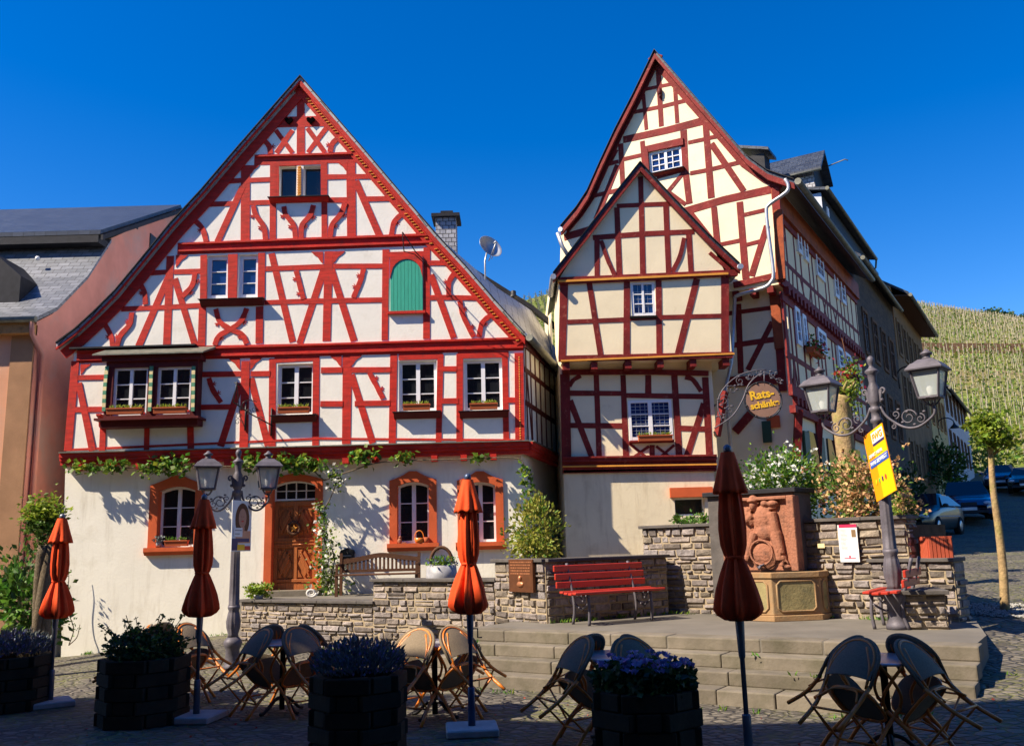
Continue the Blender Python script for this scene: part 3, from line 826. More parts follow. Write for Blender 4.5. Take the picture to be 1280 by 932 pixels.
for (x, y, d, k) in ((312, 207, 1, 12), (434, 203, -1, 12), (485/3.106+60+4, 319, 1, 15), (404, 315, -1, 15), (416, 314.5, 1, 15), (101, 455, 1, 13), (300, 447, -1, 15), (313, 447, 1, 15), (427, 444, -1, 15), (438, 443.5, 1, 15)):
    a, b, c = F.uv(x, y), F.uv(x+d*k, y-.3), F.uv(x, y+k)
    F.plate(mb, [a, b, (a+(b-a)*.8+(c-a)*.22), (a+(b-a)*.45+(c-a)*.45), (a+(b-a)*.22+(c-a)*.8), c] if d > 0 else [c, (a+(b-a)*.22+(c-a)*.8), (a+(b-a)*.45+(c-a)*.45), (a+(b-a)*.8+(c-a)*.22), b, a], -.02, .014, uvp=True)
s([(346.6, 206), (346.2, 249)], 4.5); s([(403.2, 204), (403.4, 247)], 4.5); s([(343, 205.6), (406, 203.2)], 4.5)
# second floor
s([(213, 320), (208.5, 432)], 9.5); s(cC((478, 120), (352, 412)), 9); s(cC((492, 150), (572, 412)), 8.5)
for p in (cC((400, 128), (462, 124)), cC((490, 124), (592, 121)), cC((285, 268), (440, 262), (590, 254)), cC((845, 112), (1056, 104)), cC((840, 243), (1056, 235)),
          cD((0, 158), (75, 155)), cD((105, 154), (288, 153)), cD((0, 282), (75, 280)), cD((100, 279), (290, 276)), cD((460, 142), (548, 142)), cD((460, 268), (500, 267), (650, 270))): s(p, 6.6)
s(cC((605, 58), (603, 262)), 8.5); s(cC((718, 55), (716, 232)), 11.5); s(cC((830, 50), (828, 232)), 8.5)
s(cC((600, 262), (596, 410)), 9.5); s(cC((822, 258), (820, 400)), 9)
curl(cC((652, 268), (668, 318), (715, 348), (755, 368), (772, 402)), 6.5, -1, (.25, .78)); curl(cC((772, 266), (752, 312), (712, 345), (665, 372), (648, 408)), 6.5, 1, (.25, .78))
curl(cC((352, 163), (374, 200), (380, 250)), 6.5, -1, (.5,)); curl(cC((572, 128), (560, 178), (520, 222)), 6.5, 1, (.3, .75)); curl(cC((327, 282), (318, 328), (283, 370), (268, 414)), 6.5, -1, (.3, .75)); curl(cC((222, 328), (244, 370), (252, 414)), 6.5, -1, (.5,))
s(cC((868, 52), (950, 395)), 8.5); s(cD((74, 160), (-16, 434)), 8.5); curl(cC((964, 120), (976, 168), (992, 230)), 6.5, -1, (.3, .8))
s(cD((90, 100), (82, 425)), 10); s(cD((100, 165), (182, 425)), 8.5); curl(cD((217, 163), (205, 208), (180, 268)), 6.5, -1, (.3, .75))
s(cD((298, 93), (294, 422)), 8.5); s(cD((447, 85), (446, 417)), 9); s(cD((308, 112), (436, 108)), 7)
s(cD((462, 185), (545, 414)), 8.5); curl(cD((552, 172), (528, 212), (527, 262)), 6.5, -1, (.5,)); curl(cD((567, 280), (580, 335), (617, 410)), 6.5, 1, (.3, .8)); curl(cD((690, 325), (650, 358), (637, 410)), 6.5, 1, (.5,))
# first floor
s(cC((107, 470), (78, 818)), 10.5)
for p in (cC((118, 534), (222, 532)), cC((106, 658), (218, 656)), cC((570, 522), (750, 519)), cC((788, 519), (862, 518)), cC((570, 649), (712, 647)), cD((62, 532), (140, 531)), cD((175, 531), (316, 530)), cD((60, 654), (142, 654)), cD((185, 653), (314, 651)), cD((505, 527), (556, 527)), cD((500, 644), (562, 643)), cD((740, 640), (770, 640))): s(p, 7)
s(cC((120, 555), (174, 818)), 8.5); s(cC((215, 700), (211, 818)), 8); s(cC((385, 720), (383, 815)), 7); s(cC((553, 700), (555, 810)), 8)
s(cC((768, 470), (760, 805)), 11); s(cC((748, 555), (670, 800)), 9); s(cC((788, 535), (854, 798)), 9); curl(cC((625, 536), (640, 580), (672, 630)), 6.5, 1, (.35, .75))
s(cC((872, 460), (870, 800)), 9.5); s(cC((880, 466), (1050, 458)), 7); s(cD((45, 472), (42, 805)), 8.5)
s(cD((158, 475), (154, 800)), 11.5); s(cD((173, 548), (250, 797)), 9); curl(cD((238, 540), (262, 585), (288, 635)), 6.5, 1, (.35, .75))
s(cD((327, 470), (321, 797)), 9); s(cD((345, 484), (505, 480)), 8); s(cD((497, 475), (490, 793)), 8)
s(cD((567, 472), (566, 793)), 8.5); s(cD((560, 478), (745, 474)), 8); s(cD((731, 475), (736, 788)), 8); s(cD((782, 470), (786, 788)), 12, proud=.04)
s([(88, 562), (400, 548), (655, 550)], 3)
build('timber_frame', mb, 'beam_red', red)
# moulded grooves on the great beams
mb = MB(); F = H1
for (p, wd, k) in (([(97, 440), (400, 431), (654, 423)], 2.2, .045), ([(97, 450), (400, 441), (654, 434)], 2.2, .040), ([(224, 305.5), (380, 299.5), (538, 294)], 2, .045), ([(224, 314), (380, 309), (540, 303)], 2, .04), ([(320, 196), (376, 194.5), (440, 192.5)], 2, .045)):
    F.strip(mb, p, wd, proud=k)
build_each('beam_moulding', mb, 'beam_red', red)
# carved corner post and carved rope on the right rake
mb = MB()
RK = inset(RRK, .15); tot = []
for i in range(len(RK)-1):
    a, b = RK[i], RK[i+1]; n = int((b-a).length/.085)
    for j in range(n):
        c = a.lerp(b, j/n); q = (b-a).normalized()
        if random.random() < .93 and not (i == 0 and j < 5): mb.bar(F.pt(c-Vector((q.x*.02-q.y*.03, q.y*.02+q.x*.03)), .04), F.pt(c+Vector((q.x*.02-q.y*.03, q.y*.02+q.x*.03)), .04), .022)
for i in range(34):
    c = F.uv(649, 447).lerp(F.uv(650.5, 548), i/33); mb.ball(F.pt(c, .045), (.016, .012, .022), 6, 4)
build('carved_rope', mb, 'ochre', red)
# black heart plates, the dark of cut-out holes put into their colour
mb = MB()
for hx, hy in ((361.6, 151.8), (388.7, 151.3)):
    c = F.uv(hx, hy); P = []
    for i in range(20):
        t = 2*math.pi*i/20; x = 16*math.sin(t)**3; z = 13*math.cos(t)-5*math.cos(2*t)-2*math.cos(3*t)-math.cos(4*t); P.append((c.x-x*.0063, c.y+z*.0063))
    F.plate(mb, P, .0, .06, uvp=True)
build_each('heart_patch', mb, 'hole_dark', red)
# cornice between ground floor and upper floor
mb = MB(); a = H1.uv(80, 571); b = H1.uv(657, 556)
zl, zr = a.y, b.y
def corn(z0, z1, d, cur=0):
    mb.cur = cur; ex = .05 if d > .05 else 0
    A = H1.pt((a.x-ex, zl), 0); B = Vector((XC+ex, 20, zr))
    mb.prism([A+Vector((0, .16, z0)), A+Vector((0, -d, z0)), A+Vector((0, -d, z1)), A+Vector((0, .16, z1))], B-A)
    sd = S1.u; e = S1.n
    C = B-Vector((ex, 0, 0))
    mb.prism([C+Vector((0, 0, z0))-e*.1, C+Vector((0, 0, z0))+e*d, C+Vector((0, 0, z1))+e*d, C+Vector((0, 0, z1))-e*.1], sd*8.5)
corn(-.19, -.10, .06); corn(-.10, -.03, .10); corn(-.03, .07, .13); corn(.07, .095, .17, 1)
build('cornice', mb, ['beam_red', 'zinc_old'], red)
# joist ends under the cornice
mb = MB()
for i in range(15):
    x = a.x+.4+i*(XC-a.x-.5)/15; z = zl+(zr-zl)*i/15-.25; mb.box((x, 20.03, z), (.14, .24, .12))
build_each('joist_end', mb, 'beam_red', red)
# roof
def rake3(rk, y): return [H1.pt(H1.uv(*p), 20-y) for p in rk]
mb = MB(); LF = rake3(LRK, 19.86); LB = [Vector((p.x, 29.3, p.z)) for p in LF]
mb.slab(LF, LB, (0, 0, .09))
RF = rake3(RRK, 19.86); YB = 26.0
bk = [Vector((RF[0].x, YB, RF[0].z)), Y(560, 322, YB), Y(590, 345, YB), Y(628, 369, YB), Y(665, 392, YB), Y(712, 428, YB)]
bk[1] = bk[0].lerp(bk[2], .75)
mb.slab(RF[:-1]+[RF[-1]+Vector((.10, 0, -.04))], bk[:-1]+[Y(733, 500, YB)], (0, 0, .09))
mb.cur = 0
build('roof', mb, 'slate_sunlit', red)
mb = MB(); mb.cur = 0
mb.slab([p+Vector((0, -.02, 0)) for p in LF], [p+Vector((0, .03, 0)) for p in LF], (0, 0, -.05))
mb.slab([p+Vector((0, -.02, -.0)) for p in RF], [p+Vector((0, .05, -.0)) for p in RF], (0, 0, -.15))
build('bargeboard', mb, 'beam_red', red)
mb = MB()
mb.slab([p+Vector((0, -.05, .095)) for p in LF], [p+Vector((0, .05, .095)) for p in LF], (0, 0, .03)); mb.slab([p+Vector((0, -.05, .095)) for p in RF], [p+Vector((0, .05, .095)) for p in RF], (0, 0, .03))
V = bk[2:-1]+[Y(733, 445, YB)]
mb.slab([p+Vector((0, -.1, .1)) for p in V], [p+Vector((0, .25, .1)) for p in V], (0, 0, .16))
build_each('verge', mb, 'slate_cap', red)
mb = MB(); ev = [RF[-1]+Vector((.10, -.05, .0)), Y(735, 503, YB)]
mb.tube([ev[0], ev[0].lerp(ev[1], .5), ev[1]], .085, 8)
build('gutter', mb, 'zinc_old', red)
# side wall timbers
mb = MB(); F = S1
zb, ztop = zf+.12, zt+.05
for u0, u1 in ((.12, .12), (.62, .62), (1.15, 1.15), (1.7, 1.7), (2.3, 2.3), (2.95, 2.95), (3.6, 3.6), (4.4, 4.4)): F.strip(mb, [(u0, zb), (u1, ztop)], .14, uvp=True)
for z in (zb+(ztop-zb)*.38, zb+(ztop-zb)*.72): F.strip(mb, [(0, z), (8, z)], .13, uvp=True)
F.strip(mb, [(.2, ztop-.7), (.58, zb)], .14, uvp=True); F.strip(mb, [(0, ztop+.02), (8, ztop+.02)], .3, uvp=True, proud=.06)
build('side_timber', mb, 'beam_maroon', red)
# windows of the red house
window(H1, wins1['a1'], red, cols=1, rows=1, fr=.018, pane='pane', recess=.14); window(H1, wins1['a2'], red, cols=1, rows=1, fr=.018, recess=.14)
for k in ('b1', 'b2'): window(H1, wins1[k], red, cols=1, rows=3, fr=.09, pane='pane_sky', recess=.08)
for k in ('c3', 'c4', 'c5'): window(H1, wins1[k], red, cols=2, rows=3, fr=.07, mull=.09)
window(H1g, g0, red, cols=2, rows=3, fr=.05, mull=.08, arch=.10, recess=.16); window(H1g, gA, red, cols=2, rows=3, fr=.055, mull=.09, arch=.09, recess=.16); window(H1g, gB, red, cols=2, rows=3, fr=.055, mull=.09, arch=.09, recess=.16)
sill(H1, (338, 249), (411, 248), red, .1, .14, 'beam_red'); sill(H1, (252, 377), (330, 374), red, .14, .16, 'beam_maroon')
sill(H1, (341, 521), (396, 519), red, .14, .16, 'beam_maroon'); sill(H1, (493, 516), (550, 515), red, .14, .16, 'beam_maroon'); sill(H1, (575, 515), (635, 514), red, .14, .16, 'beam_maroon')
mb = MB()
for i in range(12):
    c = H1.uv(374.7, 208.5).lerp(H1.uv(374.7, 246), (i+.5)/12); mb.bar(H1.pt(c-Vector((.04, .02)), .05), H1.pt(c+Vector((.04, .02)), .05), .035)
mb.box(H1.pt(H1.uv(374.7, 227), .02), (.06, .05, .72))
build('carved_post', mb, 'ochre', red)
# sandstone surrounds
def surround(F, r, wd, arch, sillh=0, peak=.1, ear=.0, name='stone_surround'):
    u0, z0, u1, z1 = r; mb = MB(); o = .045; um = (u0+u1)/2
    inner = hole(r, arch)[2:][::-1]            # along the arch from left to right
    outer = [(u0-wd, z1-arch+wd*.75), (u0+wd*.2, z1-arch+wd*1.15), (um-wd*.8, z1+wd*.8+peak*.6), (um-wd*.5, z1+wd*.8+peak), (um+wd*.5, z1+wd*.8+peak), (um+wd*.8, z1+wd*.8+peak*.6), (u1-wd*.2, z1-arch+wd*1.15), (u1+wd, z1-arch+wd*.75)]
    n = len(inner); m = len(outer)
    def outz(u):
        for i in range(m-1):
            if outer[i][0] <= u <= outer[i+1][0]:
                t = (u-outer[i][0])/(outer[i+1][0]-outer[i][0]); return outer[i][1]+(outer[i+1][1]-outer[i][1])*t
        return outer[0][1]
    for i in range(n-1):
        a, b = inner[i], inner[i+1]
        mb.prism([F.pt(a, o), F.pt(b, o), F.pt((b[0], outz(b[0])), o), F.pt((a[0], outz(a[0])), o)], F.n*(-o-.02))
    mb.prism([F.pt((u0-wd, z0), o), F.pt((u0, z0), o), F.pt((u0, z1-arch), o), F.pt((u0, outz(u0)), o), F.pt((u0-wd, outer[0][1]), o)], F.n*(-o-.02))
    mb.prism([F.pt((u1, z0), o), F.pt((u1+wd, z0), o), F.pt((u1+wd, outer[-1][1]), o), F.pt((u1, outz(u1)), o), F.pt((u1, z1-arch), o)], F.n*(-o-.02))
    # reveals
    for i in range(n-1):
        a, b = inner[i], inner[i+1]; mb.poly([F.pt(a, o), F.pt(a, -.13), F.pt(b, -.13), F.pt(b, o)])
    mb.prism([F.pt((u0-.004, z0), -.15), F.pt((u0+.006, z0), -.15), F.pt((u0+.006, z1-arch), -.15), F.pt((u0-.004, z1-arch), -.15)], F.n*(.15+o-.002))
    mb.prism([F.pt((u1-.006, z0), -.15), F.pt((u1+.004, z0), -.15), F.pt((u1+.004, z1-arch), -.15), F.pt((u1-.006, z1-arch), -.15)], F.n*(.15+o-.002))
    if sillh:
        mb.prism([F.pt((u0-wd*1.25, z0-.002), -.1), F.pt((u0-wd*1.25, z0+.01), o+.1), F.pt((u0-wd*1.25, z0-sillh*.5), o+.1), F.pt((u0-wd*1.25, z0-sillh), o+.03), F.pt((u0-wd*1.25, z0-sillh), -.1)], F.u*(u1-u0+wd*2.5))
    return build(name, mb, 'sandstone', red)
surround(H1g, g0, .19, .10, .16); surround(H1g, gA, .17, .09, .16); surround(H1g, gB, .17, .09, .16)
surround(H1g, dr, .16, .10, 0, .04, name='door_surround')
# the carved door with its glazed transom
u0, z0, u1, z1 = dr; F = H1g; o = -.2; mb = MB(); um = (u0+u1)/2
zt1 = z0+(z1-z0)*.82
mb.box(F.pt((um, (z0+zt1)/2), o-.02), (u1-u0, .05, zt1-z0))
fw = .09
for (a, b, c, d) in ((u0, z0, u0+fw, zt1), (u1-fw, z0, u1, zt1), (um-.05, z0, um+.05, zt1), (u0, z0, u1, z0+.22), (u0, zt1-.1, u1, zt1), (u0, z0+.98, u1, z0+1.20)):
    mb.box(F.pt(((a+c)/2, (b+d)/2), o+.02), (c-a, .05+random.uniform(0, .006), d-b))
for z in (z0+1.05, z0+1.12, z0+.28, z0+.25): mb.box(F.pt((um, z), o+.05), (u1-u0-.06, .03, .03))
for (a, b) in ((u0+fw, um-.05), (um+.05, u1-fw)):
    sg = 1 if a < um-.1 else -1
    for (c, d) in ((z0+.32, z0+.94), (z0+1.28, zt1-.16)):
        mx, mz = (a+b)/2, (c+d)/2; hw, hh = (b-a)/2-.02, (d-c)/2-.02
        mb.prism([F.pt((mx-hw, mz), o+.04), F.pt((mx, mz-hh), o+.04), F.pt((mx+hw, mz), o+.04), F.pt((mx, mz+hh), o+.04)], F.n*-.05)
        for t in (-.22, 0, .22):
            mb.bar(F.pt((mx-hw*.62, mz-hh*.62*sg+t*.3), o+.055), F.pt((mx+hw*.62, mz+hh*.62*sg+t*.3), o+.055), .035, .03, up=F.n)
        for sx in (-1, 1):
            for sz in (-1, 1): mb.prism([F.pt((mx+sx*(hw+.01), mz+sz*(hh+.01)), o+.035), F.pt((mx+sx*hw*.35, mz+sz*(hh+.01)), o+.035), F.pt((mx+sx*(hw+.01), mz+sz*hh*.35), o+.035)], F.n*-.05)
door = build('door', mb, 'door_wood', red, bevel=.004)
mb = MB(); mb.tube([F.pt((um+.1, z0+1.05), o+.07), F.pt((um+.1, z0+1.05), o+.12), F.pt((um+.2, z0+1.05), o+.12)], .014, 6); build('handle', mb, 'bronze_light', door)
window(F, (u0, zt1+.02, u1, z1), red, cols=4, rows=2, fr=.03, mull=.02, munt=.018, arch=.10, recess=.18, name='transom_window')
mb = MB(); c = F.uv(367, 746); mb.box((F.pt(c).x, 19.95, .80), (1.25, .55, .16)); build('doorstep', mb, 'step_stone', red)
# wreath on the door
w0 = F.pt(F.uv(368, 660, -.1), -.1); t = thing('door_wreath', 'dried wreath with a straw star hanging on the carved door', 'wreath', w0)
mb = MB(); ring = [w0+Vector((.13*math.cos(a), -.02, .13*math.sin(a))) for a in (2*math.pi*i/18 for i in range(18))]; mb.tube(ring, .035, 7, closed=True)
for i in range(160):
    a = random.uniform(0, 6.28); mb.leaf(w0+Vector((.13*math.cos(a), -.02, .13*math.sin(a))), .05)
build('ring', mb, 'wood_old', t)
mb = MB(); P = []
for i in range(10):
    a = math.pi/2+math.pi*i/5; r = .085 if i % 2 == 0 else .035; P.append(w0+Vector((r*math.cos(a), -.05, r*math.sin(a))))
mb.prism(P, (0, .02, 0)); build('star', mb, 'ochre', t)
# oriel: shallow box bay with two windows
ORI = Facade((0, 19.68), (1, 0)); F = ORI
o1 = rect(ORI, 140.5, 459, 184, 519); o2 = rect(ORI, 195.5, 458, 238.5, 517.5)
bx0 = F.uv(131, 490).x; bx1 = F.uv(246, 490).x; bz0 = F.uv(190, 522).y; bz1 = F.uv(190, 446).y
mb = MB()
F.wall(mb, [(bx0, bz0), (bx1, bz0), (bx1, bz1), (bx0, bz1)], [hole(o1), hole(o2)], uvp=True, thick=.12)
mb.poly([F.pt((bx0, bz0)), F.pt((bx0, bz1)), F.pt((bx0, bz1), -.33), F.pt((bx0, bz0), -.33)]); mb.poly([F.pt((bx1, bz0)), F.pt((bx1, bz0), -.33), F.pt((bx1, bz1), -.33), F.pt((bx1, bz1))])
mb.poly([F.pt((bx0, bz0)), F.pt((bx0, bz0), -.33), F.pt((bx1, bz0), -.33), F.pt((bx1, bz0))])
mb.box(F.pt(((bx0+bx1)/2, bz0-.03), -.08), (bx1-bx0+.24, .55, .05))
mb.box(F.pt(((bx0+bx1)/2, bz0-.12), -.15), (bx1-bx0+.1, .36, .14))
mb.box(F.pt(((bx0+bx1)/2, bz1-.03), -.1), (bx1-bx0+.16, .34, .12))
ori = build('oriel', mb, 'beam_maroon', red)
rb = MB(); za = bz1+.03
rb.prism([F.pt((bx0-.25, za), .18), F.pt((bx0-.25, za+.03), .18), F.pt((bx0-.12, za+.26), -.34), F.pt((bx0-.12, za+.20), -.34)], F.u*(bx1-bx0+.42))
build('oriel_roof', rb, 'zinc_old', ori)
for x in (134.5, 190, 242.5):
    build_ = MB()
    for i in range(11):
        q = F.uv(x-i*.35*(1 if x < 140 else .0), 458).lerp(F.uv(x-(4 if x < 140 else (2.5 if x < 200 else 1)), 514), (i+.5)/11); build_.cur = i % 2
        build_.box(F.pt(q, .025), (.075, .03, .092))
    build('carved_strip', build_, ['carved_green', 'carved_cream'], ori)
window(ORI, o1, red, cols=2, rows=3, fr=.055, mull=.07, recess=.07); window(ORI, o2, red, cols=2, rows=3, fr=.055, mull=.07, recess=.07)
mb = MB()
for x, yb in ((129.5, 536), (184, 534), (239, 531)):
    a_ = H1.uv(x, yb-8); mb.prism([H1.pt(a_+Vector((-.05, 0)), 0), H1.pt(a_+Vector((-.05, .12)), .28), H1.pt(a_+Vector((-.05, .16)), .28), H1.pt(a_+Vector((-.05, .16)), 0)], (.1, 0, 0)); mb.prism([H1.pt(a_+Vector((-.06, -.14)), 0), H1.pt(a_+Vector((-.06, -.1)), .1), H1.pt(a_+Vector((-.06, 0)), .12), H1.pt(a_+Vector((-.06, 0)), 0)], (.12, 0, 0))
build_each('bracket', mb, 'beam_red', red)
# eave lead strip below left gable foot
mb = MB(); mb.prism([H1.pt(H1.uv(90, 437.5)+Vector((0, 0)), 0), H1.pt(H1.uv(90, 437.5), .14), H1.pt(H1.uv(90, 437.5)+Vector((0, .035)), .14), H1.pt(H1.uv(90, 437.5)+Vector((0, .05)), 0)], H1.pt(H1.uv(246, 433))-H1.pt(H1.uv(90, 437.5)))
build('lead_strip', mb, 'slate_cap', red)
# green arched loft door
F = H1; u0, z0, u1, z1 = rect(H1, 488, 324.5, 528.5, 389.5); mb = MB()
n = 12; um = (u0+u1)/2; hw = (u1-u0)/2; ah = (z1-z0)*.36
def az(u): return z1-ah+ah*math.sqrt(max(0, 1-((u-um)/hw)**2))
for i in range(9):
    a, b = u0+(u1-u0)*i/9+.003, u0+(u1-u0)*(i+1)/9-.003
    mb.prism([F.pt((a, z0), .045), F.pt((b, z0), .045), F.pt((b, az(b)), .045), F.pt(((a+b)/2, az((a+b)/2)), .045), F.pt((a, az(a)), .045)], F.n*-.04)
build('loft_shutter', mb, 'green_shutter', red)
mb = MB()
for i in range(n):
    a, b = u0+(u1-u0)*i/n, u0+(u1-u0)*(i+1)/n
    mb.prism([F.pt((a, az(a)), .06), F.pt((b, az(b)), .06), F.pt((b, z1+.07), .06), F.pt((a, z1+.07), .06)], F.n*-.08)
mb.box(F.pt((um, z0-.03), .04), (u1-u0+.12, .1, .06))
build_each('loft_frame', mb, 'beam_red', red)
# ============================================================ PINK HOUSE ON THE LEFT
XG = Y(46, 402, 20.4).x
pink = thing('salmon_house', 'salmon plastered house with a slate mansard roof at the left edge', 'house', (XG-3, 20.4, 0))
P0 = Facade((0, 20.4), (1, 0))
YB0 = 33.0
def gx(px, py): return X(px, py, XG)
e0 = gx(46, 402); k1 = gx(132, 303); k2 = gx(100, 322); top0 = gx(220, 262)
prof = [Vector((XG, 20.4, -1.5)), Vector((XG, 20.4, e0.z)), gx(66, 392), gx(105, 352), gx(134, 300), top0]
back = [Vector((XG, 2*top0.y-p.y, p.z)) for p in prof[:-1]][::-1]
mb = MB(); mb.poly(prof+back)
mb.cur = 1; zE = e0.z
mb.poly([(XG-16, 20.4, -1.5), (XG, 20.4, -1.5), (XG, 20.4, zE), (XG-16, 20.4, zE)])
mb.cur = 1
build('wall', mb, ['plaster_gable', 'plaster_salmon'], pink)
mb = MB(); mb.box((XG-.28, 20.39, zE/2-.6), (.52, .05, zE+1.0)); build('quoin_strip', mb, 'quoin', pink)
mb = MB()
lower = [Vector((XG+.12, 20.15, zE-.05)), gx(66, 392)+Vector((.12, -.05, .05)), gx(105, 352)+Vector((.12, -.05, .05)), gx(134, 303)+Vector((.12, 0, 0))]
mb.slab(lower, [p-Vector((16, 0, 0)) for p in lower], (0, 0, .1)); build('lower_roof', mb, 'slate_lit', pink); mb = MB()
u0_ = gx(126, 296)+Vector((.15, -.35, -.05))
up = [u0_, top0+Vector((.15, 0, .05)), Vector((XG+.15, 2*top0.y-u0_.y, u0_.z))]
mb.slab(up, [p-Vector((16, 0, 0)) for p in up], (0, 0, .12))
build('roof', mb, 'slate', pink)
mb = MB(); mb.slab([p+Vector((.02, 0, -.02)) for p in up], [p+Vector((.02, 0, -.02))+Vector((.06, 0, 0)) for p in up], (0, 0, -.14))
mb.box((XG-8, u0_.y+.3, u0_.z-.12), (16.2, .6, .2))
build('verge_board', mb, 'slate_cap', pink)
mb = MB(); mb.tube([(XG+.15, 20.08, zE-.02), (XG-16, 20.08, zE-.02)], .075, 8); build('gutter', mb, 'zinc_old', pink)
mb = MB(); mb.box((XG-8, 20.3, zE-.2), (16, .3, .25)); build('cornice', mb, 'orange_stone', pink)
mb = MB()
dp = [Y(38, 408, 19.2), Y(42, 428, 19.3), Y(55, 436, 19.45), Y(53, 470, 19.5), Y(30, 720, 19.5)]
dp = [X(40, 408, XG-.05), Vector((XG+.02, 20.2, zE-.35)), Vector((XG+.1, 20.55, zE-.75)), Vector((XG+.1, 20.6, zE-1.4)), Vector((XG+.1, 20.6, -.6))]
dp[0] = Vector((XG+.05, 20.08, zE-.02)); mb.tube(dp, .055, 8); build('downpipe', mb, 'plaster_gable', pink)
mb = MB()
for px, py in ((43, 267), (88, 265), (137, 262), (190, 258), (117, 277)):
    d = ray(px, py); 
    t = None
    # on the upper slope plane
    a = up[0]; b = up[1]; n = Vector((0, -(b.z-a.z), (b.y-a.y))); t = (a-CP).dot(n)/d.dot(n); p = CP+d*t
    if py < 270: p = Y(px, py+4, up[1].y-.1)
    mb.ball(p+Vector((0, 0, .06)), .055, 6, 4); mb.bar(p-Vector((.1, 0, 0)), p+Vector((.1, 0, 0)), .03)
p = gx(105, 352); mb.ball(Y(47, 323, 22.6), .07, 6, 4)
build_each('snow_guard', mb, 'white_spot', pink)
# dormer at the picture edge
mb = MB(); dq = Y(8, 350, 21.3)
mb.prism([dq+Vector((-1.2, 0, -1.3)), dq+Vector((.35, 0, -1.0)), dq+Vector((.35, 0, .1)), dq+Vector((-.4, 0, .75)), dq+Vector((-1.2, 0, .75))], (0, 2.2, 0))
build('dormer', mb, 'slate_cap', pink)
mb = MB(); q = X(196, 322, XG+.01); mb.box(q, (.04, 1.2, 1.2)); q = X(170, 280, XG+.01); mb.box(q, (.04, .25, .25)); build_each('gable_opening', mb, 'iron_black', pink)

# ============================================================ CREAM TIMBERED HOUSE
YC = 20.8
Cc = Y(976, 360, YC)
MF = Facade((Cc.x, Cc.y), (1, -.5))       # main gable front, u grows to the right corner (u=0)
SF = Facade((Cc.x, Cc.y), (.6, 1))        # street side
BF = Facade((0, 20.35), (1, 0)); LF2 = Facade((0, 20.75), (1, 0)); BP = Facade((0, 20.8), (1, 0))
crm = thing('timbered_house', 'cream house with dark red timbering, steep gable and smaller gabled bay in front', 'house', (Cc.x-3, Cc.y, 0))
# --- main gable
LRK2 = cG((493, 22), (412, 190), (340, 330), (282, 455), (232, 568), (190, 632), (128, 706))
RRK2 = cG((493, 22), (640, 192), (735, 300), (850, 432), (930, 490))+[(981, 228)]
outl = [(702, 700)] + LRK2[::-1] + RRK2[1:] + [(976, 240), (963, 640)]
wm = quadr(MF, cG((470, 405), (593, 382), (600, 464), (477, 492)))
q = MF.uv(976, 360)
mb = MB()
z1s = SF.uv(974, 354).y; zlo = MF.uv(975, 354).y-.02
MF.wall(mb, [(MF.uv(702, 500).x, zlo), (0, zlo), (0, MF.uv(976, 235).y)] + [tuple(MF.uv(*p)) for p in RRK2[::-1]][1:] + [tuple(MF.uv(*p)) for p in LRK2[1:]] , [hole(wm)], uvp=True)
ZE = MF.uv(980, 232).y
z2s = SF.uv(981, 489).y
SL = 10.2; JD = .42; MB2 = Facade(tuple((MF.o-MF.n*JD)[:2]), MF.u[:2])
uj = JD/abs(SF.u.dot(MF.n)); lowc = (SF.pt((uj, 0))-MB2.o).dot(MB2.u)
MB2.wall(mb, [(-6, -.5), (lowc, -.5), (lowc, zlo), (-6, zlo)], [], uvp=True)
SF.wall(mb, [(0, zlo), (SL, zlo), (SL, ZE), (0, ZE)], [], uvp=True)
SF.wall(mb, [(uj, 1), (SL, 1), (SL, zlo), (uj, zlo)], [], uvp=True)
mb.poly([MF.pt((-6, zlo)), MB2.pt((-6, zlo)), SF.pt((uj, zlo)), MF.pt((0, zlo))])
build('wall', mb, ['plaster_cream'], crm)
F = MF; mb = MB()
def s(pts, wd, **k): return F.strip(mb, pts, wd, **k)
s(cG((370, 357), (540, 320), (702, 278)), 10); s(cG((400, 252), (520, 228), (630, 200)), 5.5); s(cG((450, 162), (560, 140)), 4.5)
s(cG((506, 80), (518, 305)), 6.5); s(cG((570, 138), (580, 292)), 5); s(cG((448, 180), (460, 318)), 5); s(cG((632, 205), (640, 208)), 3)
s(cG((590, 640), (760, 590), (950, 548)), 10.5); s(cG((140, 735), (262, 700)), 10)
s(cG((360, 372), (368, 530)), 6.5); s(cG((444, 362), (452, 460)), 6); s(cG((452, 398), (604, 364)), 9, proud=.05); s(cG((604, 320), (612, 480), (627, 605)), 8); s(cG((460, 395), (468, 500)), 4.5, proud=.06)
s(cG((690, 296), (712, 583)), 8)
for p in (cG((372, 432), (442, 416)), cG((622, 368), (688, 354)), cG((702, 350), (762, 338)), cG((630, 487), (700, 474), (855, 436)), cG((500, 502), (606, 474)), cG((245, 577), (352, 552)), cG((310, 452), (352, 441)), cG((722, 768), (840, 744)), cG((840, 648), (925, 628)), cG((845, 765), (910, 748))): s(p, 5.2)
s(cG((712, 372), (838, 556)), 8); s(cG((604, 484), (542, 560)), 5); s(cG((550, 562), (612, 608)), 5); s(cG((348, 455), (265, 665)), 7); s(cG((345, 395), (318, 445)), 5)
s(cG((722, 618), (736, 770)), 8); s(cG((822, 598), (846, 895)), 8.5); s(cG((928, 690), (868, 885)), 8); s(cG((632, 640), (735, 770)), 6)
s(cI((58, 655), (240, 614)), 8, proud=.06)
s(cI((232, 250), (236, 340), (258, 640)), 9, proud=.05)
def RAK(rk, k):
    P = [MF.uv(*p) for p in rk]; o = []
    for i, p in enumerate(P):
        t = (P[min(i+1, len(P)-1)]-P[max(i-1, 0)]).normalized(); q = Vector((-t.y, t.x))
        if q.y > 0: q = -q
        o.append(p+q*k)
    return o
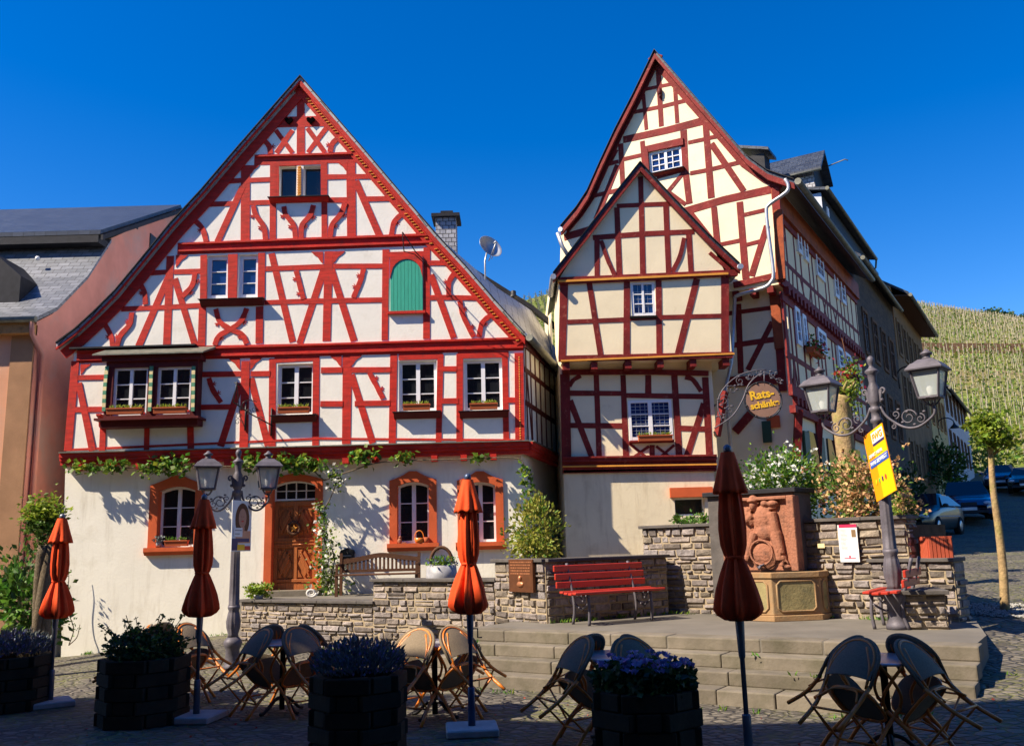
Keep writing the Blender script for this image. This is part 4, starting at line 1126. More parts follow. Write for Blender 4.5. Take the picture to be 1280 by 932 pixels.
F.strip(mb, RAK(LRK2, .17), .16, uvp=True, proud=.03); F.strip(mb, RAK(RRK2, .15), .16, uvp=True, proud=.03)
# recessed lower part right of the bay
F = MB2
s(cK((225, 0), (237, 310)), 8); s(cK((180, 42), (380, 16)), 6); s(cK((180, 188), (400, 156)), 7); s(cK((378, 80), (268, 295)), 7)
s(cK((175, 350), (430, 335)), 13, proud=.07); s(cK((398, -6), (426, 390)), 10, proud=.07)
s(cK((310, 460), (212, 572)), 11, proud=.05)
F = MF
for i in range(5):
    p = MF.pt((-.25-i*.42, zlo-.09)); mb.box(p-MF.n*.2, (.15, .42, .16), rz=math.atan2(MF.u.y, MF.u.x))
build('timber_frame', mb, 'beam_dark', crm)
window(MF, wm, crm, cols=4, rows=3, fr=.06, mull=.07, munt=.02, recess=.03, pane='pane_sky')
sill(MF, (814, 220), (855, 210), crm, .07, .12, 'beam_dark')
# mascaron on the king post
mb = MB(); mb.ball(MF.pt(MF.uv(825.5, 116), .06), (.07, .06, .12), 8, 6); mb.ball(MF.pt(MF.uv(825.8, 121), .05), (.04, .05, .07), 8, 5); build('carved_head', mb, 'beam_maroon', crm)
# --- bay
G1L = cG((435, 457), (330, 588), (230, 718), (97, 888)); G1R = cG((435, 457), (560, 592), (700, 738), (822, 852))
F = BF
bw = rect(BF, 789, 352, 819, 394.5)
bx0 = BF.uv(700, 400).x; bx1 = BF.uv(911.5, 400).x; bz0 = BF.uv(806, 450).y
mb = MB()
ol = [(bx0, bz0), (bx1, bz0), (bx1, BF.uv(912, 342).y)]+[tuple(BF.uv(*p)) for p in G1R[::-1]][1:]+[tuple(BF.uv(*p)) for p in G1L[1:-1]]+[(bx0, BF.uv(700, 350).y)]
BF.wall(mb, ol, [hole(bw)], uvp=True, thick=.12)
zbt = BF.uv(912, 342).y
mb.poly([(bx1, 20.35, bz0), (bx1, 23, bz0), (bx1, 23, zbt), (bx1, 20.35, zbt)]); mb.poly([(bx0, 23, bz0), (bx0, 20.35, bz0), (bx0, 20.35, zbt), (bx0, 23, zbt)])
mb.poly([(bx0, 20.35, bz0), (bx0, 22.4, bz0), (bx1, 22.4, bz0), (bx1, 20.35, bz0)])
# lower storey of the bay
lw = rect(LF2, 786, 500, 840, 549.5)
lx0 = LF2.uv(702, 520).x; lx1 = LF2.uv(895, 540).x; lz0 = LF2.uv(800, 588).y
LF2.wall(mb, [(lx0, lz0), (lx1, lz0), (lx1, bz0+.05), (lx0, bz0+.05)], [hole(lw)], uvp=True, thick=.12)
mb.poly([(lx1, 20.75, lz0), (lx1, 23, lz0), (lx1, 23, bz0), (lx1, 20.75, bz0)]); mb.poly([(lx0, 25, lz0), (lx0, 20.75, lz0), (lx0, 20.75, bz0), (lx0, 25, bz0)])
mb.cur = 1
px1 = BP.uv(896, 640).x
kw_ = rect(BP, 843.5, 622, 881, 644)
BP.wall(mb, [(lx0, -.3), (px1, -.3), (px1, lz0), (lx0, lz0)], [hole(kw_)], uvp=True, thick=.2)
mb.poly([(px1, 20.8, -.3), (px1, 23, -.3), (px1, 23, lz0), (px1, 20.8, lz0)]); mb.poly([(lx0, 29, -.3), (lx0, 20.8, -.3), (lx0, 20.8, lz0), (lx0, 29, lz0)])
mb.cur = 0
mb.poly([(lx0, 29, lz0), (lx0, 24, lz0), (lx0, 24, 9), (lx0, 29, 9)])
build('bay_wall', mb, ['plaster_cream', 'plaster_base'], crm)
mb = MB(); F = BF
s(cG((437, 500), (440, 610)), 6.5); s(cG((345, 614), (448, 609), (552, 605)), 6); s(cG((252, 737), (448, 722), (645, 713)), 7)
for p, wd in ((cG((345, 620), (355, 885)), 7), (cG((440, 612), (446, 880)), 7), (cG((535, 608), (546, 872)), 7), (cG((268, 742), (268, 890)), 6.5), (cG((624, 722), (633, 868)), 7)): s(p, wd)
F.strip(mb, cG((284, 748), (308, 820), (336, 882)), 5.2, curve=True, proud=.017); F.strip(mb, cG((606, 738), (590, 808), (560, 870)), 5.5, curve=True, proud=.017); F.strip(mb, cG((705, 795), (782, 862)), 5, proud=.017)
s(cG((120, 906), (450, 892), (812, 874)), 8.5, proud=.06)
s(cH((140, 108), (132, 390)), 10); s(cH((238, 105), (282, 386)), 7); s(cH((384, 100), (383, 385)), 8); s(cH((507, 95), (510, 385)), 7.5); s(cH((656, 88), (582, 382)), 8); s(cH((765, 82), (765, 380)), 10)
for p in (cH((152, 256), (255, 252), (372, 247)), cH((395, 243), (498, 239)), cH((518, 238), (752, 232))): s(p, 6)
s(cH((118, 400), (450, 393), (792, 385)), 7.5, proud=.08)
F = LF2
s(cH((132, 452), (450, 450), (700, 456)), 7, proud=.05)
s(cH((143, 460), (150, 800)), 13, proud=.05); s(cH((265, 462), (277, 795)), 7); s(cH((369, 462), (381, 795)), 7.5); s(cH((467, 462), (467, 532)), 8); s(cH((568, 462), (588, 795)), 8); s(cH((688, 470), (706, 800)), 9)
for p in (cH((160, 532), (362, 533)), cH((380, 541), (692, 545)), cH((165, 657), (365, 659)), cH((592, 668), (695, 671))): s(p, 7)
s(cH((163, 560), (252, 790)), 7.5); s(cH((683, 572), (612, 792)), 8); s(cH((482, 733), (482, 795)), 7)
for p in (cH((392, 726), (472, 790)), cH((470, 738), (396, 790)), cH((498, 738), (568, 792)), cH((568, 733), (500, 792))): s(p, 3.6)
F.strip(mb, cH((610, 470), (640, 480), (672, 525)), 6, curve=True); F.strip(mb, cH((205, 465), (178, 480), (160, 505)), 5.5, curve=True)
# joists under the jetty, beam ends
for i, x in enumerate((150, 258, 390, 515, 642, 770)):
    a_ = BF.w(660+x/3.107, 320+(436-i*3)/3.107, .03); mb.box((a_.x, 20.55, bz0-.10), (.15, .48, .17))
# strut on the right, visible in the light
pa = Y(897, 500, 20.55); pb_ = Y(886, 549, 20.75)
mb.bar(Vector((lx1+.22, 20.5, bz0-.75)), Vector((lx1+.02, 20.75, lz0+.75)), .12)
build('bay_timber', mb, 'beam_dark', crm)
# mouldings at the foot of the lower storey
mb = MB()
zc0 = BP.uv(760, 590).y
for (a, b, d, c) in ((.0, .07, .05, 0), (.07, .13, .10, 0), (.13, .165, .14, 1), (.165, .25, .10, 0), (.25, .33, .17, 0), (.33, .37, .2, 0)):
    mb.cur = c; mb.prism([(lx0-.02, 20.8-d, zc0+a), (px1+.05, 20.8-d, zc0+a-.04), (px1+.05, 20.8-d, zc0+b-.04), (lx0-.02, 20.8-d, zc0+b)], (0, .3, 0))
zj = BF.uv(806, 450).y
for (a, b, d, c) in ((.06, .10, .10, 1),):
    mb.cur = c; mb.prism([(bx0-.02, 20.35-d, zj+a-.06), (bx1+.04, 20.35-d, zj+a), (bx1+.04, 20.35-d, zj+b), (bx0-.02, 20.35-d, zj+b-.06)], (0, .12, 0))
zg = BF.uv(806, 346).y
mb.cur = 1; mb.prism([(bx0-.02, 20.26, zg-.1), (bx1+.04, 20.26, zg-.02), (bx1+.04, 20.26, zg+.03), (bx0-.02, 20.26, zg-.05)], (0, .12, 0))
build_each('moulding', mb, ['beam_dark', 'ochre'], crm)
window(BF, bw, crm, cols=2, rows=3, fr=.06, mull=.05, recess=.03, pane='pane_sky', leaded=2); window(LF2, lw, crm, cols=2, rows=3, fr=.06, mull=.09, recess=.0, pane='pane_sky', leaded=4)
sill(BF, (787, 396), (821, 395), crm, .05, .08, 'slate_cap', lip=False); sill(LF2, (786, 551), (842, 551), crm, .05, .10, 'beam_dark', lip=False)
mb = MB(); c = BP.pt(BP.uv(863.5, 615), .04); mb.box(c, (.98, .12, .22)); build('window_lintel', mb, 'sandstone', crm)
window(BP, kw_, crm, cols=1, rows=1, fr=.03, recess=.15, pane='pane', name='cellar_window')
# --- roofs
RD = SF.u
mb = MB()
def rk3(F, rk, off): return [F.w(*p, off) for p in rk]
A = rk3(MF, LRK2, .22); mb.slab(A, [p+RD*9.9 for p in A], (0, 0, .09))
B = rk3(MF, RRK2, .22); B[-1] = B[-1]+SF.n*.22+Vector((0, 0, -.08)); mb.slab(B, [p+RD*9.9 for p in B], (0, 0, .09))
roof2 = build('roof', mb, 'slate', crm)
mb = MB(); A2 = rk3(BF, G1L, .12); mb.slab(A2, [Vector((p.x, 24.0, p.z)) for p in A2], (0, 0, .08)); B2 = rk3(BF, G1R, .12); mb.slab(B2, [Vector((p.x, 24.0, p.z)) for p in B2], (0, 0, .08))
build('bay_roof', mb, 'slate', crm)
mb = MB()
for L_ in (A, B): mb.slab([p+MF.n*.03 for p in L_], [p-MF.n*.05 for p in L_], (0, 0, -.15))
for L_ in (A2, B2): mb.slab([p+Vector((0, -.03, 0)) for p in L_], [p+Vector((0, .05, 0)) for p in L_], (0, 0, -.15))
build('bargeboard', mb, 'beam_dark', crm)
mb = MB()
for L_ in (A, B): mb.slab([p+MF.n*.06+Vector((0, 0, .095)) for p in L_], [p-MF.n*.02+Vector((0, 0, .095)) for p in L_], (0, 0, .02))
for L_ in (A2, B2): mb.slab([p+Vector((0, -.06, .085)) for p in L_], [p+Vector((0, .02, .085)) for p in L_], (0, 0, .02))
build_each('verge', mb, 'slate_cap', crm)
mb = MB()
mb.tube([A[-1]+MF.n*.05, A[-1]+RD*9], .07, 8)
mb.tube([A2[-1]+Vector((0, -.1, -.02)), A2[-1]+Vector((0, 1.5, -.02))], .07, 8); mb.tube([B2[-1]+Vector((0, -.1, 0)), B2[-1]+Vector((0, 1.0, 0))], .07, 8)
mb.tube([Y(697, 291, 21), Y(703, 308, 21), Y(712, 322, 21)], .05, 7)
build_each('valley_gutter', mb, 'zinc', crm)
mb = MB(); g = B[-1]+SF.n*.1; mb.tube([g+MF.n*.1, g+RD*9.9], .085, 8); build('gutter', mb, 'zinc_old', crm)
mb = MB()
dpp = [MF.w(*p, .28) for p in cI((270, 212), (284, 238), (275, 268), (205, 318), (193, 350), (203, 450), (222, 600), (212, 640), (180, 665), (90, 690), (62, 702))]
mb.tube(smoothpts(dpp, 3), .045, 8)
dq_ = [MF.w(*p, .12) for p in cI((62, 702),)] + [Vector((bx1+.12, 20.9, bz0)), Vector((lx1+.35, 21.0, bz0-.6)), Vector((lx1+.42, 21.0, 1.9))]
mb.tube(dq_, .045, 8)
build('downpipe', mb, 'zinc', crm)
# --- street side timbering
F = SF; mb = MB()
def sv(u, za, zb, wd=.13, du=0): F.strip(mb, [(u, za), (u+du, zb)], wd, uvp=True)
zt_ = ZE-.75; zm = z1s+(zt_-z1s)*.42; zm2 = z1s+(zt_-z1s)*.80
F.strip(mb, [(-.05, zt_+.18), (SL, zt_+.18)], .36, uvp=True, proud=.05)
F.strip(mb, [(0, z1s+.1), (SL, z1s+.1)], .24, uvp=True, proud=.05); F.strip(mb, [(0, zm), (SL, zm)], .14, uvp=True); F.strip(mb, [(0, zm2), (.9, zm2)], .12, uvp=True)
us = [0, .12, .5, .9, 1.75, 2.35, 3.3, 3.75, 4.2, 5.3, 5.75, 6.8, 7.4, 7.9, 8.5, 9.2, 10.0]
for u in us: sv(u, z1s, zt_, .13)
sv(1.2, z1s, zm, .1, .15); sv(2.6, z1s, zm, .1, -.5); sv(2.9, z1s, zm, .1, .4); sv(4.6, z1s, zm, .1, .5); sv(5.2, z1s, zm, .1, -.5); sv(6.1, z1s, zm, .1, .5); sv(6.6, z1s, zm, .1, -.5)
zt2 = z1s-.35; zn = z2s+(zt2-z2s)*.42
F.strip(mb, [(-.05, zt2+.05), (SL, zt2+.05)], .22, uvp=True, proud=.03); F.strip(mb, [(0, z2s+.1), (SL, z2s+.1)], .26, uvp=True, proud=.06); F.strip(mb, [(0, zn), (SL, zn)], .14, uvp=True)
for u in us: sv(u+.1, z2s, zt2, .13)
sv(.3, z2s, zn, .12, .4); sv(.9, z2s, zn, .1, -.25); sv(2.1, z2s, zn, .12, .5); sv(3.1, z2s, zn, .1, -.4); sv(4.4, z2s, zn, .12, .5); sv(5.6, z2s, zn, .1, -.4)
for i in range(26):
    u = .2+i*.39
    mb.prism([F.pt((u, z1s-.22), .14), F.pt((u+.15, z1s-.22), .14), F.pt((u+.15, z1s-.02), .14), F.pt((u, z1s-.02), .14)], F.n*-.14)
    mb.prism([F.pt((u, z2s-.24), .12), F.pt((u+.15, z2s-.24), .12), F.pt((u+.15, z2s-.04), .12), F.pt((u, z2s-.04), .12)], F.n*-.12)
F.strip(mb, [(-.05, z2s-.36), (SL, z2s-.36)], .2, uvp=True, proud=.10)
# braces under the lower jetty
for u in (.3, 2.4, 4.5, 6.6): mb.bar(F.pt((u, z2s-.35), .10), F.pt((u, z2s-1.5), -.05), .16)
build('street_timber', mb, 'beam_dark', crm)
mb = MB(); F.strip(mb, [(-.02, ZE-.30), (SL, ZE-.30)], .55, uvp=True, proud=.12); build('eave_board', mb, 'beam_brown', crm)
mb = MB()
for a_, b_ in (((244, 345), (256, 632)), ((228, 700), (250, 920))):
    P = [MF.uv(*cI(a_)[0]), MF.uv(*cI(b_)[0])]
    (MF if a_[0] == 244 else MB2).strip(mb, P if a_[0] == 244 else [MB2.uv(*cI(a_)[0]), MB2.uv(*cI(b_)[0])], .24, uvp=True, proud=.11, off0=0)
build_each('corner_post', mb, 'beam_brown', crm)
SW = Facade(tuple((SF.o+SF.n*.0)[:2]), SF.u[:2])
for nm, q in (('w1', cM((205, 285), (240, 330), (252, 562), (222, 520))), ('w2', cM((257, 345), (290, 385), (300, 618), (272, 575))), ('w3', cM((352, 470), (412, 548), (428, 775), (368, 695))), ('w4', cM((497, 655), (530, 700), (540, 905), (512, 865))), ('w5', cM((550, 725), (580, 765), (596, 932), (565, 932))),
              ('v1', cN((130, 92), (158, 120), (170, 305), (148, 300))), ('v2', cN((170, 130), (190, 155), (203, 312), (186, 302))), ('v3', cN((252, 205), (298, 245), (305, 350), (262, 340))), ('v4', cN((360, 300), (388, 330), (395, 440), (370, 420))), ('v5', cN((400, 335), (430, 362), (438, 470), (410, 450)))):
    r = quadr(SF, q); r = (r[0], r[1], r[2], r[3])
    wd = r[2]-r[0]
    window(SF, r, crm, off=.03, cols=2 if wd > .9 else 1, rows=3, fr=.10, recess=-.02, pane='pane_sky')
# ground floor openings, green shutters
mb = MB()
for (a, b) in (((545, 500), (610, 640)),):
    p = cr(5.825, 860, 440)
q = quadr(SF, cr(5.825, 860, 440)((705, 560), (750, 575), (752, 640), (705, 640)))
for (x0, y0, x1, y1, F_) in ((545, 495, 608, 660, MB2),):
    r = quadr(F_, cr(5.825, 860, 440)((x0, y0), (x1, y0+18), (x1+5, y1), (x0+2, y1)))
    mb.box(F_.pt(((r[0]+r[2])/2, (r[1]+r[3])/2), .07), (abs(r[2]-r[0]), .05, r[3]-r[1]), rz=math.atan2(F_.u.y, F_.u.x))
    for i in range(9):
        z = r[1]+.05+(r[3]-r[1]-.1)*i/9; mb.box(F_.pt(((r[0]+r[2])/2, z), .10), (abs(r[2]-r[0])*.8, .02, .04), rz=math.atan2(F_.u.y, F_.u.x))
    build('louvred_shutter', mb, 'dark_shutter', crm); mb = MB()
for u in (1.0, 2.6): mb.box(SF.pt((u, z2s-1.45), .06), (.5, .05, 1.3), rz=math.atan2(SF.u.y, SF.u.x))
build_each('shutter', mb, 'dark_shutter', crm)
mb = MB()
for u in (1.8, 3.9, 5.6, 7.5): mb.box(SF.pt((u, z2s-1.45), .02), (.9, .06, 1.4), rz=math.atan2(SF.u.y, SF.u.x))
build_each('shaded_window', mb, 'pane', crm)
mb = MB(); mb.box(MB2.pt(MB2.uv(967, 527), .03), (.30, .08, .28), rz=math.atan2(-.5, 1)); build('window_arch', mb, 'sandstone', crm)
# dormers on the street slope
def dormer(F, pts, depth, parent, front='slate_cap', cheek='slate_scale_lit', roofm='slate', rp=.25, wins=()):
    """pts = u0,z0,u1,z1 on F; box running back into the roof with a little pitched lid"""
    u0, z0, u1, z1 = pts; mb = MB(); n = F.n
    A_ = [F.pt((u0, z0)), F.pt((u1, z0)), F.pt((u1, z1)), F.pt((u0, z1))]
    mb.cur = 0; mb.poly(A_); mb.cur = 1
    mb.poly([A_[0], A_[3], A_[3]-n*depth, A_[0]-n*depth]); mb.poly([A_[1], A_[1]-n*depth, A_[2]-n*depth, A_[2]])
    d = build('dormer', mb, [front, cheek], parent)
    mb = MB(); e = .18
    mb.prism([F.pt((u0-e, z1), .2), F.pt((u1+e, z1), .2), F.pt((u1+e, z1+rp+depth*.25), -depth), F.pt((u0-e, z1+rp+depth*.25), -depth)], (0, 0, .1))
    build('dormer_roof', mb, roofm, d)
    if wins:
        mb = MB()
        for (ua, za, ub, zb) in wins:
            mb.prism([F.pt((ua, za), .04), F.pt((ub, za), .04), F.pt((ub, zb), .04), F.pt((ua, zb), .04)], F.n*-.05)
        build('dormer_window', mb, 'window_white', d)
    return d
D1 = Facade(tuple((SF.o-SF.n*.9)[:2]), SF.u[:2])
a = D1.uv(1023, 274); b = D1.uv(1021, 218)
# gabled dormer seen from its cheek
du0 = a.x-.02; 
mb = MB(); n = D1.n; dz = b.y; zbm = a.y-.6; W_ = 1.5
P = [D1.pt((du0, zbm)), D1.pt((du0+W_, zbm)), D1.pt((du0+W_, dz)), D1.pt((du0+W_/2, dz+.75)), D1.pt((du0, dz))]
mb.poly(P); mb.cur = 1; mb.poly([P[0], P[4], P[4]-n*2.3, P[0]-n*2.3]); mb.poly([P[1], P[1]-n*2.3, P[2]-n*2.3, P[2]])
dm = build('dormer', mb, ['slate_cap', 'slate_scale_lit'], crm)
mb = MB(); E1 = [D1.pt((du0-.22, dz-.12), .3), D1.pt((du0+W_/2, dz+.85), .3), D1.pt((du0+W_+.22, dz-.12), .3)]; mb.slab(E1, [p-n*2.8 for p in E1], (0, 0, .1)); build('dormer_roof', mb, 'slate', dm)
mb = MB(); mb.tube([E1[0], E1[0]-n*2.6], .04, 6); mb.tube([D1.pt((du0+W_/2, dz+.3), .3), D1.pt((du0+W_/2, dz+.42), .95), D1.pt((du0+W_/2, dz+.36), 1.05)], .02, 6); build('dormer_fittings', mb, 'zinc_old', dm)
D2 = Facade(tuple((SF.o-SF.n*2.2)[:2]), SF.u[:2]); a = D2.uv(957, 205); b = D2.uv(955, 188)
dormer(D2, (a.x-.1, a.y-.8, a.x+.6, b.y-.1), 1.2, crm, rp=.15, cheek='slate_cap')
D3 = Facade(tuple((SF.o-SF.n*.6)[:2]), SF.u[:2]); a = D3.uv(1031, 290); b = D3.uv(1033, 250); c = D3.uv(1086, 318)
wz = []
for (x0, y0, x1, y1) in ((1032, 255, 1037, 286), (1052, 293, 1058, 312), (1070, 314, 1075, 330)):
    p, q = D3.uv(x0, y0), D3.uv(x1, y1); wz.append((p.x, q.y, q.x, p.y-.1))
dormer(D3, (a.x, a.y-1.3, c.x, b.y), 2.2, crm, front='slate_cap', cheek='zinc', rp=.0, wins=wz)
mb = MB(); mb.tube([D3.pt((a.x-.2, b.y+.04), .25), D3.pt((c.x+.2, b.y+.04), .25)], .07, 8); mb.tube([D3.pt((c.x+.2, b.y+.04), .25), D3.pt((c.x+.15, b.y-.35), .2), D3.pt((c.x+.1, b.y-.5), .02)], .04, 6); build('dormer_gutter', mb, 'zinc_old', crm)

# ============================================================ THE STREET BEYOND
def street_house(name, label, u0, u1, ztop, wallm, roofm, rise=2.8, base=0., depth=7, F=SF, stones=None, over=.3):
    p = F.pt((u0, 0)); t = thing(name, label, 'house', (p.x, p.y, ground_z(p.x+1, p.y)))
    mb = MB(); n = F.n
    A_ = [F.pt((u0, base)), F.pt((u1, base)), F.pt((u1, ztop)), F.pt((u0, ztop))]
    mb.poly(A_); Bk = [q-n*depth for q in A_]; mb.poly(Bk[::-1])
    r0 = F.pt((u0, ztop+rise))-n*depth/2; r1 = F.pt((u1, ztop+rise))-n*depth/2
    mb.poly([A_[0], A_[3], r0, Bk[3], Bk[0]]); mb.poly([A_[1], Bk[1], Bk[2], r1, A_[2]])
    build('wall', mb, wallm, t)
    mb = MB(); e = over; k = rise/(depth/2)
    L0_ = [A_[3]+n*e-Vector((0, 0, e*k)), r0, Bk[3]-n*e-Vector((0, 0, e*k))]; L1_ = [A_[2]+n*e-Vector((0, 0, e*k)), r1, Bk[2]-n*e-Vector((0, 0, e*k))]
    mb.slab([q+Vector((0, 0, .02)) for q in L0_], [q+Vector((0, 0, .02)) for q in L1_], (0, 0, .12)); build('roof', mb, roofm, t)
    mb = MB(); mb.tube([L0_[0]+n*.06, L1_[0]+n*.06], .08, 8); build('gutter', mb, 'zinc_old', t)
    return t
def opening(F, r, parent, frame='stone_brown', pane='pane', fw=.12, name='window', arch=False):
    u0, z0, u1, z1 = r; mb = MB()
    for (a, b, c, d) in ((u0-fw, z0-fw, u0, z1+fw), (u1, z0-fw, u1+fw, z1+fw), (u0, z0-fw, u1, z0), (u0, z1, u1, z1+fw)):
        mb.prism([F.pt((a, b), .05), F.pt((c, b), .05), F.pt((c, d), .05), F.pt((a, d), .05)], F.n*-.06)
    w_ = build(name, mb, frame, parent)
    mb = MB(); mb.poly([F.pt(q, .012) for q in hole(r)]); build('pane', mb, pane, w_)
    mb = MB(); um = (u0+u1)/2; zq = z0+(z1-z0)*.66
    mb.prism([F.pt((um-.03, z0), .03), F.pt((um+.03, z0), .03), F.pt((um+.03, z1), .03), F.pt((um-.03, z1), .03)], F.n*-.02)
    mb.prism([F.pt((u0, zq-.03), .034), F.pt((u1, zq-.03), .034), F.pt((u1, zq+.03), .034), F.pt((u0, zq+.03), .034)], F.n*-.02)
    build('glazing_bar', mb, 'wood_old', w_)
uA = SL+.02; uB = SF.uv(1117, 400).x; zA = SF.uv(1098, 361).y
h3 = street_house('stone_house', 'dark brown rubble stone house with a slate roof next to the cream timbered house', uA, uB, zA, 'masonry_dark', 'slate', 2.6)
for i, u in enumerate([uA+1.0+1.9*j for j in range(int((uB-uA-1)/1.9))]):
    for z0 in (2.6, 5.4, 8.0):
        if z0+1.5 < zA: opening(SF, (u, z0, u+.8, z0+1.45), h3)
D4 = Facade(tuple((SF.o-SF.n*.5)[:2]), SF.u[:2])
uC = SF.uv(1150, 410).x; zC = SF.uv(1148, 408).y
h4 = street_house('stone_house', 'tall house with orange rubble gable and tan wall, deep brown eaves', uB+.02, uC, zC, 'wall_tan', 'slate', 2.4, over=.7)
mb = MB(); n = SF.n; A_ = SF.pt((uB-.02, zC-3.2)); k = 2.4/3.5
mb.prism([A_+n*.03, SF.pt((uB-.02, zC-.02), .03), SF.pt((uB-.02, zC+2.2))-n*3.4, SF.pt((uB-.02, zC-3.2))-n*3.4], SF.u*-.05); build('gable_masonry', mb, 'orange_stone', h4)
mb = MB(); q0_ = SF.pt((uB-.1, zC-1.1), .5); mb.prism([SF.pt((uB-.1, zC-.55), .68), SF.pt((uC, zC-.55), .68), SF.pt((uC, zC-.45), 0), SF.pt((uB-.1, zC-.45), 0)], (0, 0, .06)); build('eave_soffit', mb, 'wood_old', h4)
for j in range(int((uC-uB)/1.7)):
    u = uB+.7+1.7*j
    for z0 in (4.2, 7.0, 9.4):
        if z0+1.4 < zC-.5: opening(SF, (u, z0, u+.75, z0+1.4), h4, frame='wall_tan')
D5 = Facade(tuple((SF.o-SF.n*1.0)[:2]), SF.u[:2]); a = D5.uv(1085, 330); b = D5.uv(1130, 372)
dormer(D5, (uB-1.0, zA-.3, uB+2.8, a.y-.2), 2.5, h4, cheek='slate_cap', rp=.1)
# yellow house, then the slate-roofed pale house closing the street
uD = SF.uv(1182, 520).x; zD = SF.uv(1180, 492).y
h5 = street_house('yellow_house', 'yellow plastered house with pilasters in the shaded street', uC+.3, uD, zD, 'wall_yellow', 'slate', 2.2, base=2)
for j in range(int((uD-uC)/1.8)):
    u = uC+.8+1.8*j
    for z0 in (4.6, 7.4): opening(SF, (u, z0, u+.8, z0+1.5), h5, frame='orange_stone')
uE = SF.uv(1214, 560).x; zE5 = SF.uv(1200, 505).y
h6 = street_house('pale_house', 'pale house with a steep blue slate roof at the far end of the street', uD+.3, uE, zE5, 'wall_pale', 'slate', 5.2, base=3, depth=9)
for j in range(int((uE-uD)/2.4)):
    u = uD+1.0+2.4*j
    for z0 in (6.2, 9.0):
        if z0+1.5 < zE5: opening(SF, (u, z0, u+.9, z0+1.5), h6, frame='stone_brown')
# garden wall with plants beyond
def wp(px, py, u): return SF.pt((SF.uv(px, py).x, SF.uv(px, py).y))
# wrought iron street lamps on the facades
for (px, py, lab) in ((1172, 530, 'arched iron wall lamp on the yellow house in the shaded street'), (1122, 468, 'black arched wall lamp on the brown stone house')):
    p = SF.uv(px, py); b_ = SF.pt((p.x, p.y), 0); t = thing('wall_lamp', lab, 'lamp', b_)
    mb = MB(); pts = [SF.pt((p.x, p.y-.6), .02)]+[SF.pt((p.x, p.y+.3*math.sin(a)), .4-.4*math.cos(a)) for a in (math.pi*i/8 for i in range(9))]
    mb.tube(pts, .03, 6); build('bracket', mb, 'iron_black', t)
    mb = MB(); c = SF.pt((p.x, p.y-.2), .8); mb.lathe([(.04, .2), (.07, .12), (.24, -.05), (.25, -.08)], c, 12); build('lamp_shade', mb, 'iron_black', t)

# ============================================================ VINEYARD HILL
YF, YN = 200.0, 78.0
crest = [(-400, 345), (0, 352), (600, 375), (645, 379), (672, 371), (700, 362), (760, 358), (900, 366), (1100, 378), (1145, 386), (1200, 397), (1240, 403), (1280, 411), (1500, 440), (1900, 500)]
CR = [Y(px, py, YF) for px, py in crest]
def crest_z(x):
    for i in range(len(CR)-1):
        if CR[i].x <= x <= CR[i+1].x:
            t = (x-CR[i].x)/(CR[i+1].x-CR[i].x); return CR[i].z+(CR[i+1].z-CR[i].z)*t
    return CR[0].z if x < CR[0].x else CR[-1].z
def hill_z(x, y):
    t = (y-YN)/(YF-YN); z0 = 6.6+.035*max(0, 40-x)
    base = z0+(crest_z(x)-z0)*(t**.93 if t > 0 else 0)
    # terraces
    for (tt, h) in ((.40, 1.6), (.83, 1.4)):
        base += 0
    return base
mb = MB(); mb.smooth = True
xs_ = [-190+i*6 for i in range(75)]; ys_ = [60, YN]+[YN+(YF-YN)*i/24 for i in range(1, 25)]+[230, 300]
ids = []
for y in ys_:
    row = []
    for x in xs_:
        if y <= YF: z = hill_z(x, y) if y >= YN else hill_z(x, YN)-4
        else: z = crest_z(x)+(y-YF)*.02-(.0 if y < 240 else 6)
        row.append(mb.vert((x, y, z)))
    ids.append(row)
for j in range(len(ys_)-1):
    for i in range(len(xs_)-1): mb.face((ids[j][i], ids[j][i+1], ids[j+1][i+1], ids[j+1][i]))
structure('hillside', mb, 'hill_ground')
# vines on stakes in rows running up the slope
rv = random.Random(11)
mb = MB(); lv = MB()
def vis(x, y):
    px = 640+FPX*x/y*1.0; return (632 < px < 712) or (1135 < px < 1330)
x = -6.0
while x < 130:
    y = YN+.5
    while y < YF:
        if vis(x, y) and rv.random() < .96:
            t = (y-YN)/(YF-YN)
            if t > .965: y += 1.25; continue
            if not (.365 < t < .385 or .845 < t < .855):
                xx = x+rv.uniform(-.2, .2); z = hill_z(xx, y); h = rv.uniform(1.6, 2.4); lx = rv.uniform(-.12, .12)
                b = [mb.vert((xx+math.cos(a)*.045, y+math.sin(a)*.045, z)) for a in (0, 2.1, 4.2)]; c = [mb.vert((xx+lx+math.cos(a)*.045, y+math.sin(a)*.045, z+h)) for a in (0, 2.1, 4.2)]
                for k in range(3): mb.face((b[k], b[(k+1) % 3], c[(k+1) % 3], c[k]))
                for k in range(6 if t > .38 else 9):
                    hh = rv.uniform(.15, h*.8); lv.leaf((xx+rv.gauss(0, .2), y+rv.gauss(0, .3), z+hh), rv.uniform(.22, .45), None, .9)
        y += 1.25
    x += 1.30
o = build('vine_stakes', mb, 'stake'); o['kind'] = 'stuff'; o['label'] = 'pale wooden stakes in rows up the vineyard slope'
o = build('vine_leaves', lv, 'leaf_vine'); o['kind'] = 'stuff'; o['label'] = 'young vine leaves in rows up the vineyard slope'
